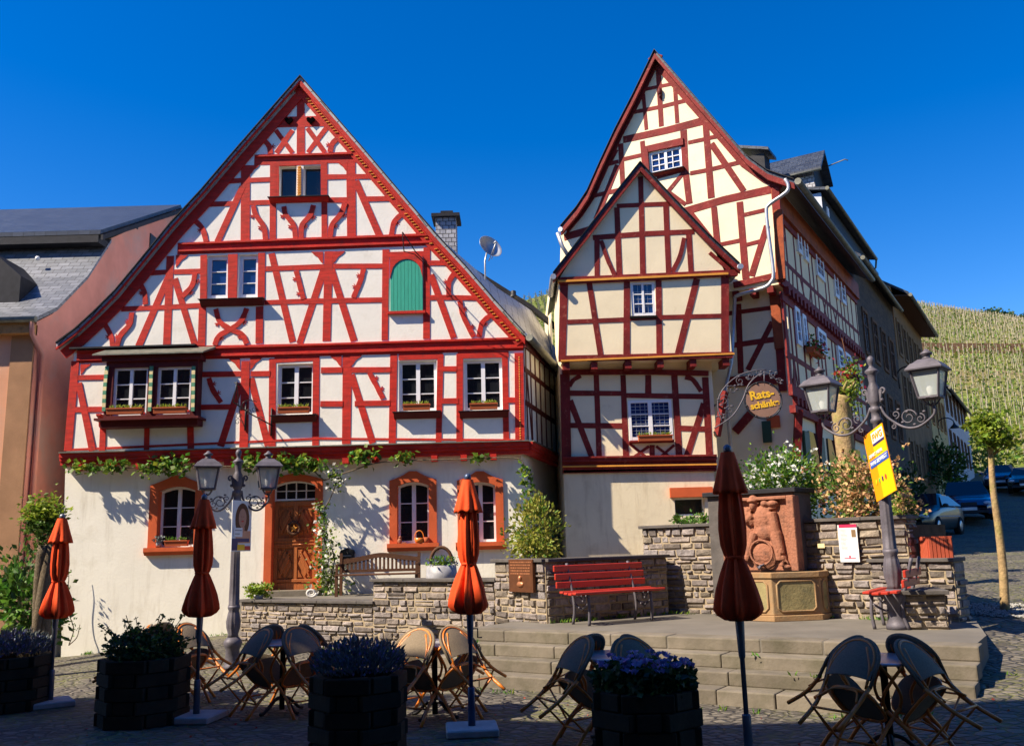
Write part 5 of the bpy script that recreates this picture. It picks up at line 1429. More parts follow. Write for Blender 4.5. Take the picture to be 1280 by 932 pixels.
# retaining walls of the terraces
for tt, lab in ((.375, 'long brown dry stone wall across the lower vineyard'), (.85, 'short dark stone wall high on the vineyard slope')):
    y = YN+(YF-YN)*tt; mb = MB()
    x0 = 44 if tt < .5 else 90
    while x0 < 125:
        mb.prism([(x0, y, hill_z(x0, y)-.3), (x0+4, y, hill_z(x0+4, y)-.3), (x0+4, y, hill_z(x0+4, y)+1.5), (x0, y, hill_z(x0, y)+1.5)], (0, .8, 0)); x0 += 4
    o = build('vineyard_wall', mb, 'stone_brown'); tag(o, lab, 'wall')
# ============================================================ UNSEEN HOUSES BEHIND THE CAMERA, added to shade the near square and block sky
def plain_house(label, x0, x1, y0, y1, h, ridge, wallm, roofm, chim=()):  # added house out of view, keeps sky light off the near square
    t = thing('unseen_house', label, 'house', ((x0+x1)/2, (y0+y1)/2, 0)); mb = MB()
    mb.box(((x0+x1)/2, (y0+y1)/2, h/2-.5), (x1-x0, y1-y0, h+1)); build('wall', mb, wallm, t)
    mb = MB(); ym = (y0+y1)/2
    for ya, yb in ((y0-.3, ym), (y1+.3, ym)):
        mb.slab([(x0-.2, ya, h-.1), (x0-.2, yb, ridge)], [(x1+.2, ya, h-.1), (x1+.2, yb, ridge)], (0, 0, .12))
    mb.prism([(x0, y0, h), (x0, y1, h), (x0, ym, ridge)], (.1, 0, 0)); mb.prism([(x1, y0, h), (x1, y1, h), (x1, ym, ridge)], (-.1, 0, 0))
    build('roof', mb, roofm, t)
    for (cx, cy, w_, top) in chim:
        mb = MB(); mb.box((cx, cy, (h+top)/2), (w_, .7, top-h)); build('chimney', mb, 'sandstone_pink', t)
    F = Facade((x0, y1), (-1, 0)) if False else None
    mb = MB()
    for i in range(int((x1-x0)/2.4)):
        for z in (1.2, 4.2, 7.2):
            if z+1.4 < h: mb.box((x0+1.2+i*2.4, y1+.02, z+.7), (1.0, .06, 1.4))
    build('window_band', mb, 'window_white', t)
    return t
HC = 12.9
t = thing('unseen_house', 'unseen tall brown house beside the viewpoint, front angled to shape the shadow on the cafe', 'house', (-14, 0, 0))
HC = 12.0
FP = [(-30, 6.75), (-15.1, 6.7), (-13.8, 6.15), (-11.9, 5.25), (-10.2, 4.6), (-8.7, 4.3), (-3.5, 4.15), (-3.5, -8), (-30, -8)]  # outline shaped so the shadow edge falls across the near square
mb = MB(); mb.prism([(x, y, -1) for x, y in FP], (0, 0, HC+.9)); build('wall', mb, 'stone_brown', t)
mb = MB(); mb.prism([(x, y+(.06 if y > 0 else 0), HC-.1) for x, y in FP], (0, 0, .1)); build('roof', mb, 'slate_cap', t)
mb = MB(); mb.box((-14.2, 5.2, 13.3), (.8, .6, 2.8)); build('chimney', mb, 'stone_brown', t)  # added to throw shade on the second parasol and its chairs
mb = MB()
for i in range(4):
    for z in (1.3, 4.6, 8.0): mb.box((-8.0+i*1.25, 4.24, z+.7), (.7, .06, 1.4))
build('shuttered_windows', mb, 'dark_shutter', t)
plain_house('unseen brown stone house added directly behind the viewpoint to block sky light', -3.4, 7.6, -16, -3.5, 12, 15, 'stone_brown', 'slate')
plain_house('unseen dark house added on the right behind the viewpoint to block sky light', 8, 18, -11, 0.0, 10, 13, 'stone_brown', 'slate')

# ============================================================ PLANTS
def bush(name, label, cat, c, rad, n, size, mats, clumps=14, group=None, stems=6, seed=1, flowers=None, flat=.0, base=None, up=.4, stemm='bark', gap=.33):
    rr = random.Random(seed); c = Vector(c); t = thing(name, label, cat, base or (c.x, c.y, c.z-rad[2]), 0, group)
    lb = MB(); cl = []
    for i in range(clumps):
        while True:
            p = Vector((rr.uniform(-1, 1), rr.uniform(-1, 1), rr.uniform(-1, 1)))
            if .15 < p.length < 1: break
        p *= .78 + .25*rr.random(); cl.append(Vector((p.x*rad[0], p.y*rad[1], p.z*rad[2])))
    for i in range(n):
        q = cl[rr.randrange(clumps)]; m = min(rad)*gap
        p = c+q+Vector((rr.gauss(0, m), rr.gauss(0, m), rr.gauss(0, m)))
        d = (p-c).normalized()+Vector((rr.gauss(0, .6), rr.gauss(0, .6), rr.gauss(0, .5)+up))
        lb.cur = 0 if len(mats) == 1 else (0 if rr.random() < .62 else rr.randrange(1, len(mats)))
        lb.leaf(p, size*rr.uniform(.6, 1.3), d)
    build('foliage', lb, list(mats), t)
    if flowers:
        fm, k, fs = flowers; fb = MB()
        for i in range(k):
            q = cl[rr.randrange(clumps)]; m = min(rad)*.34
            p = c+q*1.1+Vector((rr.gauss(0, m), rr.gauss(0, m)-.05, rr.gauss(0, m)+.03))
            for j in range(7): fb.leaf(p+Vector((rr.gauss(0, fs*.3), rr.gauss(0, fs*.3), rr.gauss(0, fs*.2))), fs, None, .9)
        build('flowers', fb, fm, t)
    if stems:
        sb = MB()
        for i in range(stems):
            q = cl[i % clumps]; b = Vector((c.x+rr.gauss(0, rad[0]*.15), c.y+rr.gauss(0, rad[1]*.15), c.z-rad[2]-.1))
            sb.tube(smoothpts([b, b.lerp(c+q, .5)+Vector((rr.gauss(0, .04), rr.gauss(0, .04), 0)), c+q*.9], 3), [.02, .018, .016, .014, .012, .008, .006], 5)
        build('stems', sb, stemm, t)
    return t
# grape vine along the cornice of the red house
def vine_run(name, label, paths, leafn, mats, size, stemr=.018, seed=3, spread=.12):
    rr = random.Random(seed); t = thing(name, label, 'vine', paths[0][0]); sb = MB(); lb = MB()
    for P in paths:
        Q = smoothpts(P, 5); sb.tube(Q, [stemr*(1-.5*i/len(Q)) for i in range(len(Q))], 6)
    for (a, b, k, sp) in leafn:
        a = Vector(a); b = Vector(b)
        for i in range(k):
            p = a.lerp(b, rr.random())+Vector((rr.gauss(0, sp), rr.gauss(0, sp*.6)-.03, rr.gauss(0, sp)))
            lb.cur = rr.randrange(len(mats)); lb.leaf(p, size*rr.uniform(.5, 1.3), (rr.gauss(0, 1), rr.gauss(0, .7)-.3, rr.gauss(0, .8)), .85)
    build('stem', sb, 'bark', t); build('foliage', lb, list(mats), t); return t
yv = 19.85
V = lambda px, py, y=yv: Y(px, py, y)
vine_run('grape_vine', 'old grape vine trained under the red cornice, its branch hanging down the right corner',
  [[V(405, 600), V(380, 582), V(330, 584), V(260, 582), V(180, 584), V(84, 586)], [V(405, 600), V(440, 588), V(480, 577), V(560, 574), V(640, 572), V(655, 580), V(663, 600), V(668, 640, 19.7)]],
  [(V(88, 583), V(158, 583), 150, .07), (V(178, 586), V(232, 580), 170, .10), (V(205, 572), V(225, 590), 60, .08), (V(296, 580), V(330, 580), 90, .09), (V(345, 578), V(402, 582), 260, .09), (V(440, 572), V(466, 570), 110, .08), (V(496, 572), V(516, 570), 70, .06), (V(592, 573), V(606, 573), 36, .05), (V(656, 580), V(668, 640), 90, .07)],
  ('leaf_bright', 'leaf_fresh', 'leaf'), .13)
vine_run('climbing_plant', 'white flowering climber growing up beside the right jamb of the carved door',
  [[V(408, 748, 19.7), V(410, 700), V(402, 650), V(414, 620), V(425, 592)], [V(404, 748, 19.7), V(418, 700), V(404, 660), V(400, 630)]],
  [(V(415, 586), V(424, 608), 130, .09), (V(400, 630), V(405, 660), 130, .08), (V(403, 660), V(412, 720), 380, .14), (V(405, 715), V(418, 748), 280, .16), (V(400, 700), V(425, 735), 180, .18)],
  ('leaf', 'leaf_bright', 'petal_white', 'leaf'), .085, .02, 5)
tb = Y(672, 700, 19.2)
bush('shrub', 'tall yellow green variegated shrub rising behind the plaque wall at the house corner', 'shrub', (tb.x, 19.1, 1.95), (.55, .4, .72), 2200, .10, ('leaf_yellow', 'leaf_bright', 'leaf'), 34, seed=4, stems=9, gap=.3)
# garden above the square
gp = gpos(972, 1.0)
bush('flowering_bush', 'green viburnum like bush with white blossoms above the fountain', 'bush', (gp.x, gp.y, ZB+.60), (.62, .45, .60), 5200, .07, ('leaf_fresh', 'leaf_fresh', 'leaf_bright'), 40, seed=6, flowers=('petal_white', 190, .05), stems=8)
gp = gpos(1078, .8)
bush('flowering_bush', 'broad bush with cream and pink blossom clusters behind the orange poster', 'bush', (gp.x, gp.y, ZB+.35), (.60, .45, .56), 2400, .07, ('leaf', 'leaf_fresh', 'leaf_cream'), 40, seed=8, flowers=('leaf_cream', 420, .055), stems=8)
gp = gpos(866, .45)
bush('low_shrub', 'low green shrub in front of the little cellar window', 'shrub', (gp.x, gp.y, ZB+.10), (.42, .25, .12), 700, .06, ('leaf_fresh', 'leaf'), 14, seed=9, stems=3)
gp = gpos(1126, .4)
bush('flowering_bush', 'small pale pink blossoming bush at the right end of the garden wall', 'bush', (gp.x, gp.y, ZB+.22), (.16, .2, .22), 450, .05, ('leaf', 'leaf_bright'), 12, seed=10, flowers=('leaf_cream', 45, .04), stems=4)
gp = on_line(1150, R0, R0+BKdir, 660)
# clipped hedge behind the red planter
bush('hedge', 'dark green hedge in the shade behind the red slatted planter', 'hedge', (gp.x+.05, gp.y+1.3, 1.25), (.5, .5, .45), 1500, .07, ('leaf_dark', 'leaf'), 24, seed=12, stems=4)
# plane tree trunk behind the right street lamp
tp = gpos(1062, 2.6)
t = thing('plane_tree', 'pollarded tree with pale flaking trunk and small green tufts behind the right lamp', 'tree', (tp.x, tp.y, ZB-.1))
zt = CAM_H+ray(1060, 495).z*(tp.y/ray(1060, 495).y)
mb = MB(); mb.tube(smoothpts([tp+Vector((.05, 0, ZB-.1)), tp+Vector((0, 0, ZB+.7)), tp+Vector((-.03, 0, zt-.3)), tp+Vector((.02, 0, zt))], 5), [.20, .19, .185, .18, .175, .17, .165, .16, .16, .16, .165, .17, .175, .18, .19, .16], 12)
build('trunk', mb, 'bark_pale', t)
mb = MB()
for a in range(8):
    d = Vector((math.cos(a*.8)*.6, math.sin(a*.8)*.6, .5)); mb.tube([tp+Vector((0, 0, zt-.05)), tp+Vector((0, 0, zt))+d*.25, tp+Vector((0, 0, zt))+d*.45], [.06, .035, .015], 6)
build('branches', mb, 'bark_pale', t)
lb = MB(); rr = random.Random(5)
for i in range(420):
    a = rr.uniform(0, 6.28); r = rr.uniform(.05, .28); lb.leaf(tp+Vector((math.cos(a)*r+.08, math.sin(a)*r, zt+rr.gauss(.05, .15))), rr.uniform(.05, .11))
build('crown', lb, 'leaf_bright', t)
# young tree in the cobbles at the right
tb = G(1257, 773, .5); tb.z = ground_z(tb.x, tb.y)
t = thing('young_tree', 'slender young tree with small yellow green crown standing in the cobbles', 'tree', tb)
top = Y(1238, 562, tb.y)
mid = Y(1248, 660, tb.y)
mb = MB(); mb.tube(smoothpts([tb-Vector((0, 0, .1)), tb.lerp(mid, .5)+Vector((.02, 0, 0)), mid, mid.lerp(top, .5)-Vector((.02, 0, 0)), top, top+Vector((0, 0, .3))], 4), [.066-.0018*i for i in range(21)], 9); build('trunk', mb, 'bark_pale', t)
mb = MB(); lb = MB(); rr = random.Random(2)
for k in range(26):
    a = rr.uniform(0, 6.28); h = rr.uniform(-.12, .42); L = rr.uniform(.12, .36)*(1-.55*max(0, h)/.42)
    e = top+Vector((math.cos(a)*L, math.sin(a)*L, h+.1)); mb.tube([top+Vector((0, 0, max(-.1, h-.15))), e], [.012, .004], 5)
    for j in range(46): lb.leaf(e+Vector((rr.gauss(0, .07), rr.gauss(0, .07), rr.gauss(0, .055))), rr.uniform(.05, .10), (rr.gauss(0, 1), rr.gauss(0, 1), rr.gauss(-.1, .5)), .7)
build('branches', mb, 'bark_pale', t); lb2 = build('crown', lb, ['leaf_bright'], t)
mb = MB(); rr = random.Random(4)
for i in range(900):
    a = rr.uniform(0, 6.28); r = .75*math.sqrt(rr.random()); x, y = tb.x+math.cos(a)*r, tb.y+math.sin(a)*r*.8
    mb.ball((x, y, ground_z(x, y)+.012), (rr.uniform(.012, .03), rr.uniform(.012, .03), .014), 5, 3)
o = build('gravel', mb, 'gravel'); o['kind'] = 'stuff'
# climbing column tree at the left
tb = G(47, 850, -.1)
t = thing('wisteria', 'twisted climber trunk with leafy yellow green head between the salmon and red houses', 'climber', tb)
mb = MB()
for k in range(4):
    mb.tube(smoothpts([tb+Vector((.07*math.cos(k*1.6+i*.55), .07*math.sin(k*1.6+i*.55), i*.42-.1)) for i in range(6)], 3), [.085]*16, 8)
build('trunk', mb, 'bark', t)
lb = MB(); rr = random.Random(8); hd = Y(54, 645, tb.y)
for i in range(1500):
    v = Vector((rr.gauss(0, .13), rr.gauss(0, .12), rr.gauss(0, .13))); lb.cur = 0 if v.z > -.05 else 1
    lb.leaf(hd+v, rr.uniform(.05, .10))
for i in range(200): lb.cur = 1; lb.leaf(hd+Vector((rr.gauss(.03, .07), rr.gauss(0, .1), rr.uniform(-.55, -.15))), rr.uniform(.04, .08))
build('crown', lb, ['leaf_bright', 'leaf'], t)
lb_ = G(14, 828, -.1)
bush('shrub', 'broad leafed green shrub at the left edge beside the twisted trunk', 'shrub', (lb_.x+.05, lb_.y+.3, .85), (.62, .4, .75), 900, .17, ('leaf_fresh', 'leaf', 'leaf_dark'), 22, seed=14, up=.1)
bush('shrub', 'dark green shrub against the salmon wall behind the left shrub', 'shrub', (lb_.x-.9, lb_.y+2.0, 1.3), (.6, .5, .6), 800, .12, ('leaf', 'leaf_dark'), 18, seed=15)
# small climber with bare twigs on the white wall corner
pts = [Y(86, 806, 19.95), Y(92, 786, 19.95), Y(86, 766, 19.95), Y(84, 745, 19.95), Y(86, 720, 19.95), Y(84, 700, 19.95)]
vine_run('young_climber', 'thin young climber at the left corner of the white ground floor wall', [pts, [pts[0], Y(96, 796, 19.9), Y(100, 780, 19.9)]], [(Y(84, 705, 19.9), Y(86, 735, 19.9), 26, .05), (Y(88, 770, 19.9), Y(98, 790, 19.9), 30, .06)], ('leaf_dark', 'leaf'), .05, .012, 7)
# crest trees
for i, (px, py, w_, lab) in enumerate(((1252, 397, 3.6, 'dark green tree on the skyline of the vineyard'), (1275, 402, 2.6, 'smaller dark tree at the right end of the vineyard skyline'), (1228, 401, 1.7, 'low dark bush on the vineyard skyline left of the tree'))):
    p = Y(px, py, 203); t = thing('hilltop_tree', lab, 'tree', p-Vector((0, 0, 2.5)))
    mb = MB(); mb.tube([p-Vector((0, 0, 3.5)), p], [.3, .15], 7); build('trunk', mb, 'bark', t)
    lb = MB(); rr = random.Random(30+i)
    for k in range(16):
        c = p+Vector((rr.gauss(0, w_*.5), rr.gauss(0, w_*.4), rr.gauss(0, w_*.24)))
        for j in range(90): lb.leaf(c+Vector((rr.gauss(0, w_*.16), rr.gauss(0, w_*.16), rr.gauss(0, w_*.12))), rr.uniform(.35, .7), None, .9)
    build('crown', lb, 'tree_far', t)
# strip of grass and bushes at the foot of the walls
# ============================================================ FLOWER BOXES, POTS AND THINGS ON SILLS
flower_box(ORI, (138, 520), (182, 519), 'terracotta box with a looped garland in the left oriel window', off=.16)
flower_box(ORI, (196, 519), (236, 518), 'terracotta box in the right oriel window', off=.16)
flower_box(H1, (350, 518.5), (388, 517.5), 'terracotta box under the window above the left street lamp', off=.14)
flower_box(H1, (505, 514.5), (538, 514), 'terracotta box at the window above the orange parasol, left one', off=.14)
flower_box(H1, (588, 513.5), (622, 513), 'terracotta box at the rightmost upper window of the red house', off=.14)
flower_box(H1g, (208, 683.5), (236, 683), 'terracotta box with grassy herbs on the ground floor sill left of the door', off=.07, plants='leaf_fresh')
flower_box(LF2, (797, 553), (839, 552), 'orange terracotta box under the leaded window of the cream house', off=.16)
pbx = quadr(SF, cN((185, 318), (238, 345), (238, 372), (190, 350)))
base = SF.pt((pbx[0], pbx[1]), .15); t = thing('flower_box', 'box of red geraniums under a street side window of the cream house', 'flower box', base, 0, 'flower boxes on the window sills')
mb = MB(); mb.prism([SF.pt((pbx[0], pbx[1]), .08), SF.pt((pbx[0], pbx[1]), .26), SF.pt((pbx[0], pbx[3]), .28), SF.pt((pbx[0], pbx[3]), .06)], SF.u*(pbx[2]-pbx[0])); build('box', mb, 'terracotta', t)
lb = MB()
for i in range(260):
    lb.cur = 0 if random.random() < .6 else 1; lb.leaf(SF.pt((random.uniform(pbx[0], pbx[2]), pbx[3]+random.gauss(.05, .1)), random.gauss(.2, .08)), .09, None, .9)
build('plants', lb, ['leaf', 'petal_red'], t)
hb = Y(1062, 470, 17.0); t = thing('hanging_basket', 'hanging basket of red and yellow flowers behind the right lamp', 'hanging basket', hb)
lb = MB(); rr = random.Random(3)
for i in range(420):
    lb.cur = rr.choice((0, 0, 1, 2)); lb.leaf(hb+Vector((rr.gauss(0, .12), rr.gauss(0, .12), rr.gauss(0, .16))), .08, None, .8)
build('foliage', lb, ['leaf', 'leaf_bright', 'petal_red'], t)
mb = MB(); mb.tube([hb+Vector((0, 0, .1)), hb+Vector((0, .2, .8))], .008, 5); mb.lathe([(.06, -.3), (.16, -.1), (.18, 0)], hb, 10); build('basket', mb, 'wood_old', t)
# things on the sill of the middle window
sp = H1g.pt((gA[2]-.22, gA[1]), .07); t = thing('basket', 'wicker basket with handle on the ground floor sill left of the orange parasol', 'basket', sp)
mb = MB(); mb.lathe([(.08, .01), (.10, .05), (.11, .12), (.10, .12)], sp, 12); mb.tube([sp+Vector((.1*math.cos(a), 0, .12+.16*math.sin(a))) for a in (math.pi*i/10 for i in range(11))], .012, 6); build('body', mb, 'rattan', t)
sp2 = H1g.pt((gA[2]-.07, gA[1]), .07); mb = MB(); mb.lathe([(.06, .0), (.075, .04), (.07, .12), (.05, .13)], sp2, 12); single('clay_pot', mb, 'terracotta', 'orange clay pot next to the wicker basket on the sill', 'pot', loc=sp2)
sp3 = H1g.pt((gA[0]+.06, gA[1]), .07); mb = MB(); mb.ball(sp3+Vector((0, 0, .06)), (.05, .04, .065), 10, 7); mb.ball(sp3+Vector((0.01, 0, .14)), .032, 8, 6); mb.box(sp3+Vector((.1, 0, .02)), (.1, .05, .035)); single('stone_figure', mb, 'sandstone_pink', 'small pale stone figure at the left end of the middle window sill', 'figurine', loc=sp3)
sp4 = H1g.pt(H1g.uv(199.5, 683), .06); mb = MB(); mb.lathe([(.045, 0), (.06, .05), (.055, .1)], sp4, 10); 
t = thing('flower_pot', 'little grey pot with silvery plant left of the herb box', 'pot', sp4); build('pot', mb, 'stoneware', t)
lb = MB()
for i in range(90): lb.leaf(sp4+Vector((random.gauss(0, .05), random.gauss(0, .04), random.uniform(.1, .22))), .06)
build('plant', lb, 'leaf_grey', t)
# stoneware tub with flower hoop behind the low wall
ZT = .76
pp = Y(552, 722, 15.6); pp.z = ZT; zz = Y(552, 706, 15.6).z
t = thing('stoneware_tub', 'grey stoneware tub with pansies under a wicker hoop behind the low wall', 'plant tub', pp)
mb = MB(); hh = zz-ZT; mb.lathe([(.20, 0), (.25, hh*.3), (.27, hh*.7), (.25, hh), (.22, hh), (.21, hh-.08)], pp, 20); build('tub', mb, 'stoneware', t)
mb = MB(); mb.tube([pp+Vector((.19*math.cos(a), 0, hh+.02+.28*math.sin(a))) for a in (math.pi*i/12 for i in range(13))], .03, 7); build('hoop', mb, 'wood_old', t)
lb = MB()
for i in range(500):
    a = random.uniform(0, 6.28); r = random.uniform(0, .27); lb.cur = random.choice((0, 0, 1, 2)); lb.leaf(pp+Vector((math.cos(a)*r, math.sin(a)*r, hh+random.uniform(0, .13))), .06)
build('plants', lb, ['leaf_fresh', 'leaf_bright', 'petal_violet'], t)
# potted plant and shell by the doorstep
pp = Y(322, 750, 17.5); pp.z = .80; t = thing('potted_plant', 'bright green potted plant on the coping left of the carved door', 'pot plant', pp)
mb = MB(); mb.lathe([(.07, 0), (.1, .05), (.11, .12)], pp, 12); build('pot', mb, 'stoneware', t)
lb = MB()
for i in range(300): lb.leaf(pp+Vector((random.gauss(0, .11), random.gauss(0, .09), random.uniform(.08, .30))), .09)
build('plant', lb, 'leaf_bright', t)
pp = Y(389, 748, 18); pp.z = .80; mb = MB(); Q = []
for i in range(26):
    a = i*.5; r = .018+.0034*i; Q.append(pp+Vector((math.cos(a)*r, 0, .10+math.sin(a)*r*.8)))
mb.tube(Q, [.011+.0008*i for i in range(26)], 8); single('stone_ammonite', mb, 'rubble_white', 'round white spiral stone leaning at the right of the doorstep', 'ornament', loc=pp)
# letter box
pp = H1g.pt(H1g.uv(435, 704), 0); t = thing('letter_box', 'dark letter box with ornate crest on the white wall right of the door', 'letter box', pp)
mb = MB(); mb.box(pp+Vector((0, -.07, .13)), (.30, .13, .2)); build('box', mb, 'iron_black', t)
mb = MB(); P = [pp+Vector((x, -.14, z)) for x, z in ((-.17, .22), (.17, .22), (.14, .29), (.05, .32), (0, .345), (-.05, .32), (-.14, .29))]; mb.prism(P, (0, .13, 0)); build('lid', mb, 'iron_black', t)
mb = MB(); mb.box(pp+Vector((0, -.138, .17)), (.2, .01, .02)); build('slot', mb, 'zinc', t)

# ============================================================ BENCHES
def bench(name, label, loc, rz, L=1.6, seat=4, back=3, matn='bench_red', h=.43, group=None):
    t = thing(name, label, 'bench', loc, rz, group)
    for i in range(seat):
        mb = MB(); mb.box((0, -.18+i*.105, h+.012*abs(i-1.2)), (L, .085, .035)); build('seat_slat', mb, matn, t, local=True, bevel=.008)
    for i in range(back):
        mb = MB(); mb.box((0, .25+i*.028, h+.12+i*.115), (L, .035, .09)); build('back_slat', mb, matn, t, local=True, bevel=.008)
    for s_ in (-1, 1):
        x = s_*(L/2-.25); mb = MB()
        mb.tube(smoothpts([(x, -.17, 0), (x, -.19, .18), (x, -.17, h-.04)], 4), .022, 6); mb.tube(smoothpts([(x, .22, 0), (x, .17, .2), (x, .2, h-.02), (x, .27, h+.2), (x, .33, h+.42)], 4), .022, 6)
        mb.tube([(x, -.2, h-.03), (x, .2, h-.03)], .018, 6); mb.tube(smoothpts([(x, -.17, .3), (x, 0, .22), (x, .18, .3)], 4), .015, 6); mb.tube(smoothpts([(x, -.1, h-.05), (x, -.05, .32), (x, .02, h-.05)], 4), .01, 5)
        build('leg_frame', mb, 'iron', t, local=True)
    return t
ba = G(716, 779, PZ); bb = G(797, 774, PZ); bc = (ba+bb)/2; ang = math.atan2(W835.y-W683.y, W835.x-W683.x)
bench('park_bench', 'red slatted park bench in front of the shaded stone wall', (bc.x+.10, bc.y-.20, PZ), ang, 1.62)
bq = G(1092, 789, PZ)
bench('park_bench', 'red slatted park bench seen end on beside the right street lamp', (bq.x+.42, bq.y+.42, PZ), math.atan2(EV.y, EV.x)-math.pi/2, 1.05, back=2)
gb = Y(474, 750, 19.4); gb.z = ZT
t = thing('garden_bench', 'weathered brown garden bench with a curved back against the white wall', 'bench', gb)
mb = MB(); W_ = .86
for i in range(5): mb.box((gb.x, 19.0+i*.1, ZT+.43), (W_*2, .08, .03))
build('seat', mb, 'wood_old', t, bevel=.004)
mb = MB()
P = [(gb.x-W_, ZT+.74), (gb.x-W_*.5, ZT+.80), (gb.x, ZT+.87), (gb.x+W_*.5, ZT+.82), (gb.x+W_, ZT+.76)]
P = smoothpts([Vector((a_, 19.5, z_)) for a_, z_ in P], 4)
mb.slab(P, [p+Vector((0, .04, 0)) for p in P], (0, 0, -.1)); mb.box((gb.x, 19.52, ZT+.5), (W_*2, .04, .06))
for i in range(19): mb.box((gb.x-W_+.08+i*(W_*2-.16)/18, 19.52, ZT+.63), (.045, .02, .28))
build('backrest', mb, 'wood_old', t)
for x in (-1, 1):
    for y in (19.02, 19.52): mb = MB(); mb.box((gb.x+x*(W_-.03), y, ZT+(.22 if y < 19.3 else .44)), (.06, .06, .44 if y < 19.3 else .88)); build('leg', mb, 'wood_old', t)
for x in (-1, 1): mb = MB(); mb.box((gb.x+x*(W_-.03), 19.26, ZT+.64), (.06, .5, .04)); mb.box((gb.x+x*(W_-.03), 19.04, ZT+.53), (.05, .05, .2)); build('armrest', mb, 'wood_old', t)

# ============================================================ FOUNTAIN
KF = Facade((bk1.x, bk1.y), (BKdir.x, BKdir.y))
uL = KF.uv(893, 700, .2).x; uR = KF.uv(1003, 700, .2).x; zT = KF.uv(955, 617, .2).y
fo = KF.pt(((uL+uR)/2, PZ), .3)
t = thing('fountain', 'sandstone wall fountain with a carved cooper and barrel relief above an octagonal trough', 'fountain', fo)
mb = MB(); mb.box(KF.pt(((uL+uR)/2, (PZ+zT)/2), 0.02), (uR-uL, .55, zT-PZ), rz=math.atan2(BKdir.y, BKdir.x)); build('pillar', mb, 'coping', t, bevel=.01)
mb = MB(); mb.box(KF.pt(((uL+uR)/2, zT+.03), .02), (uR-uL+.1, .68, .07), rz=math.atan2(BKdir.y, BKdir.x)); build('coping', mb, 'slate_cap', t, bevel=.008)
of = .31
rL, rB, rR, rT = quadr(KF, ((905, 624), (997, 618), (999, 713), (905, 713)), of)
mb = MB()
def kb(a, b, c, d, o0, o1): mb.prism([KF.pt((a, b), o1), KF.pt((c, b), o1), KF.pt((c, d), o1), KF.pt((a, d), o1)], KF.n*(o0-o1))
kb(rL, rB, rR, rT, .2, of)
kb(rL, rB, rL+.07, rT, .3, of+.07); kb(rR-.11, rB, rR, rT, .3, of+.09); kb(rL+.07, rT-.05, rR-.11, rT, .3, of+.08)
panel = build('relief_panel', mb, 'sandstone_pink', t, bevel=.01)
mb = MB(); K = KF.uv(955, 640, of).x
def el(px, py, rx, rz_, dp=.06, rot=0):
    q = KF.uv(px, py, of); sc = KF.scale(px, py); ax = KF.u; M = Matrix((KF.u, KF.n, Vector((0, 0, 1)))).transposed() @ Matrix.Rotation(rot, 3, 'Y')
    mb.ball(KF.pt(q, of), (rx*sc, dp, rz_*sc), 14, 9, mtx=M)
def limb(a, b, r0, r1, dp=.8):
    P = [KF.pt(KF.uv(*a, of), of+.03), KF.pt(KF.uv(*b, of), of+.04)]; sc = KF.scale(*a); mb.tube([P[0], P[0].lerp(P[1], .5), P[1]], [r0*sc, (r0+r1)/2*sc, r1*sc], 10)
el(943, 632, 5.5, 7, .11); el(942, 626, 8, 3.2, .13); el(942, 623, 5.5, 4.5, .10); el(967, 629, 8, 5, .10); el(957, 629, 6, 5, .09)
el(955, 648, 13, 17, .10); el(958, 664, 14, 12, .10); limb((966, 640), (972, 665), 6, 5.5); limb((972, 665), (979, 692), 6.5, 4.5); el(980, 697, 5, 6, .08); limb((981, 695), (979, 707), 3, 3)
limb((942, 643), (933, 652), 5, 4.5); limb((933, 652), (936, 640), 4, 3.5); el(935, 638, 4, 5, .07); limb((945, 665), (935, 700), 6, 5); limb((970, 668), (977, 700), 6, 5); limb((948, 652), (962, 660), 3.5, 3); el(940, 650, 5, 8, .07)
for (r_, d_) in ((21, .05), (18, .085)): el(955, 690, r_, r_, d_)
el(928, 698, 5, 4, .05); el(985, 708, 6, 3, .05); el(925, 707, 7, 3, .05)
for (a, b) in (((946, 655), (940, 690)), ((952, 668), (944, 700)), ((960, 655), (968, 676)), ((964, 668), (973, 696)), ((950, 640), (958, 668)), ((939, 640), (931, 634)), ((940, 627), (950, 629)), ((975, 690), (984, 701)), ((978, 690), (987, 704)), ((930, 640), (926, 652)), ((962, 636), (972, 634))): limb(a, b, 1.6, 1.1)
fig = build('relief_figure', mb, 'sandstone_pink', t)
rm = fig.modifiers.new('remesh', 'REMESH'); rm.mode = 'VOXEL'; rm.voxel_size = .012; rm.use_smooth_shade = True
mb = MB(); q = KF.uv(955, 690, of); Q = [KF.pt(q+Vector((math.cos(a)*.175, math.sin(a)*.175)), of+.085) for a in (2*math.pi*i/24 for i in range(24))]; mb.tube(Q, .016, 6, closed=True); build('barrel_rim', mb, 'sandstone_pink', t)
mb = MB(); c = KF.pt(KF.uv(951, 709, .45), .45); mb.tube([c-KF.n*.15+Vector((0, 0, .03)), c+Vector((0, 0, .03)), c+KF.n*.06-Vector((0, 0, .02))], .018, 7); mb.tube([c+KF.u*-.06, c+KF.u*.06+Vector((0, 0, .05))], .01, 5); build('spout', mb, 'iron', t)
um = KF.uv(957, 745, .5).x; Wt = .76; zr = PZ+.66
ring = [(-Wt, .0), (-Wt, .32), (-.30, .86), (.30, .86), (Wt, .32), (Wt, .0)]
def P3(a, z): return KF.pt((um+a[0], z), a[1]+.03)
mb = MB()
outer = [P3(a, PZ-.02) for a in ring]; mb.prism([P3(a, PZ+.0) for a in ring], (0, 0, .08))
mb.prism([P3((a[0]*.97, a[1]-.02 if a[1] else 0), PZ+.08) for a in ring], (0, 0, .5))
mb.prism([P3(a, PZ+.58) for a in ring], (0, 0, .08))
build('trough', mb, 'trough_stone', t, bevel=.008)
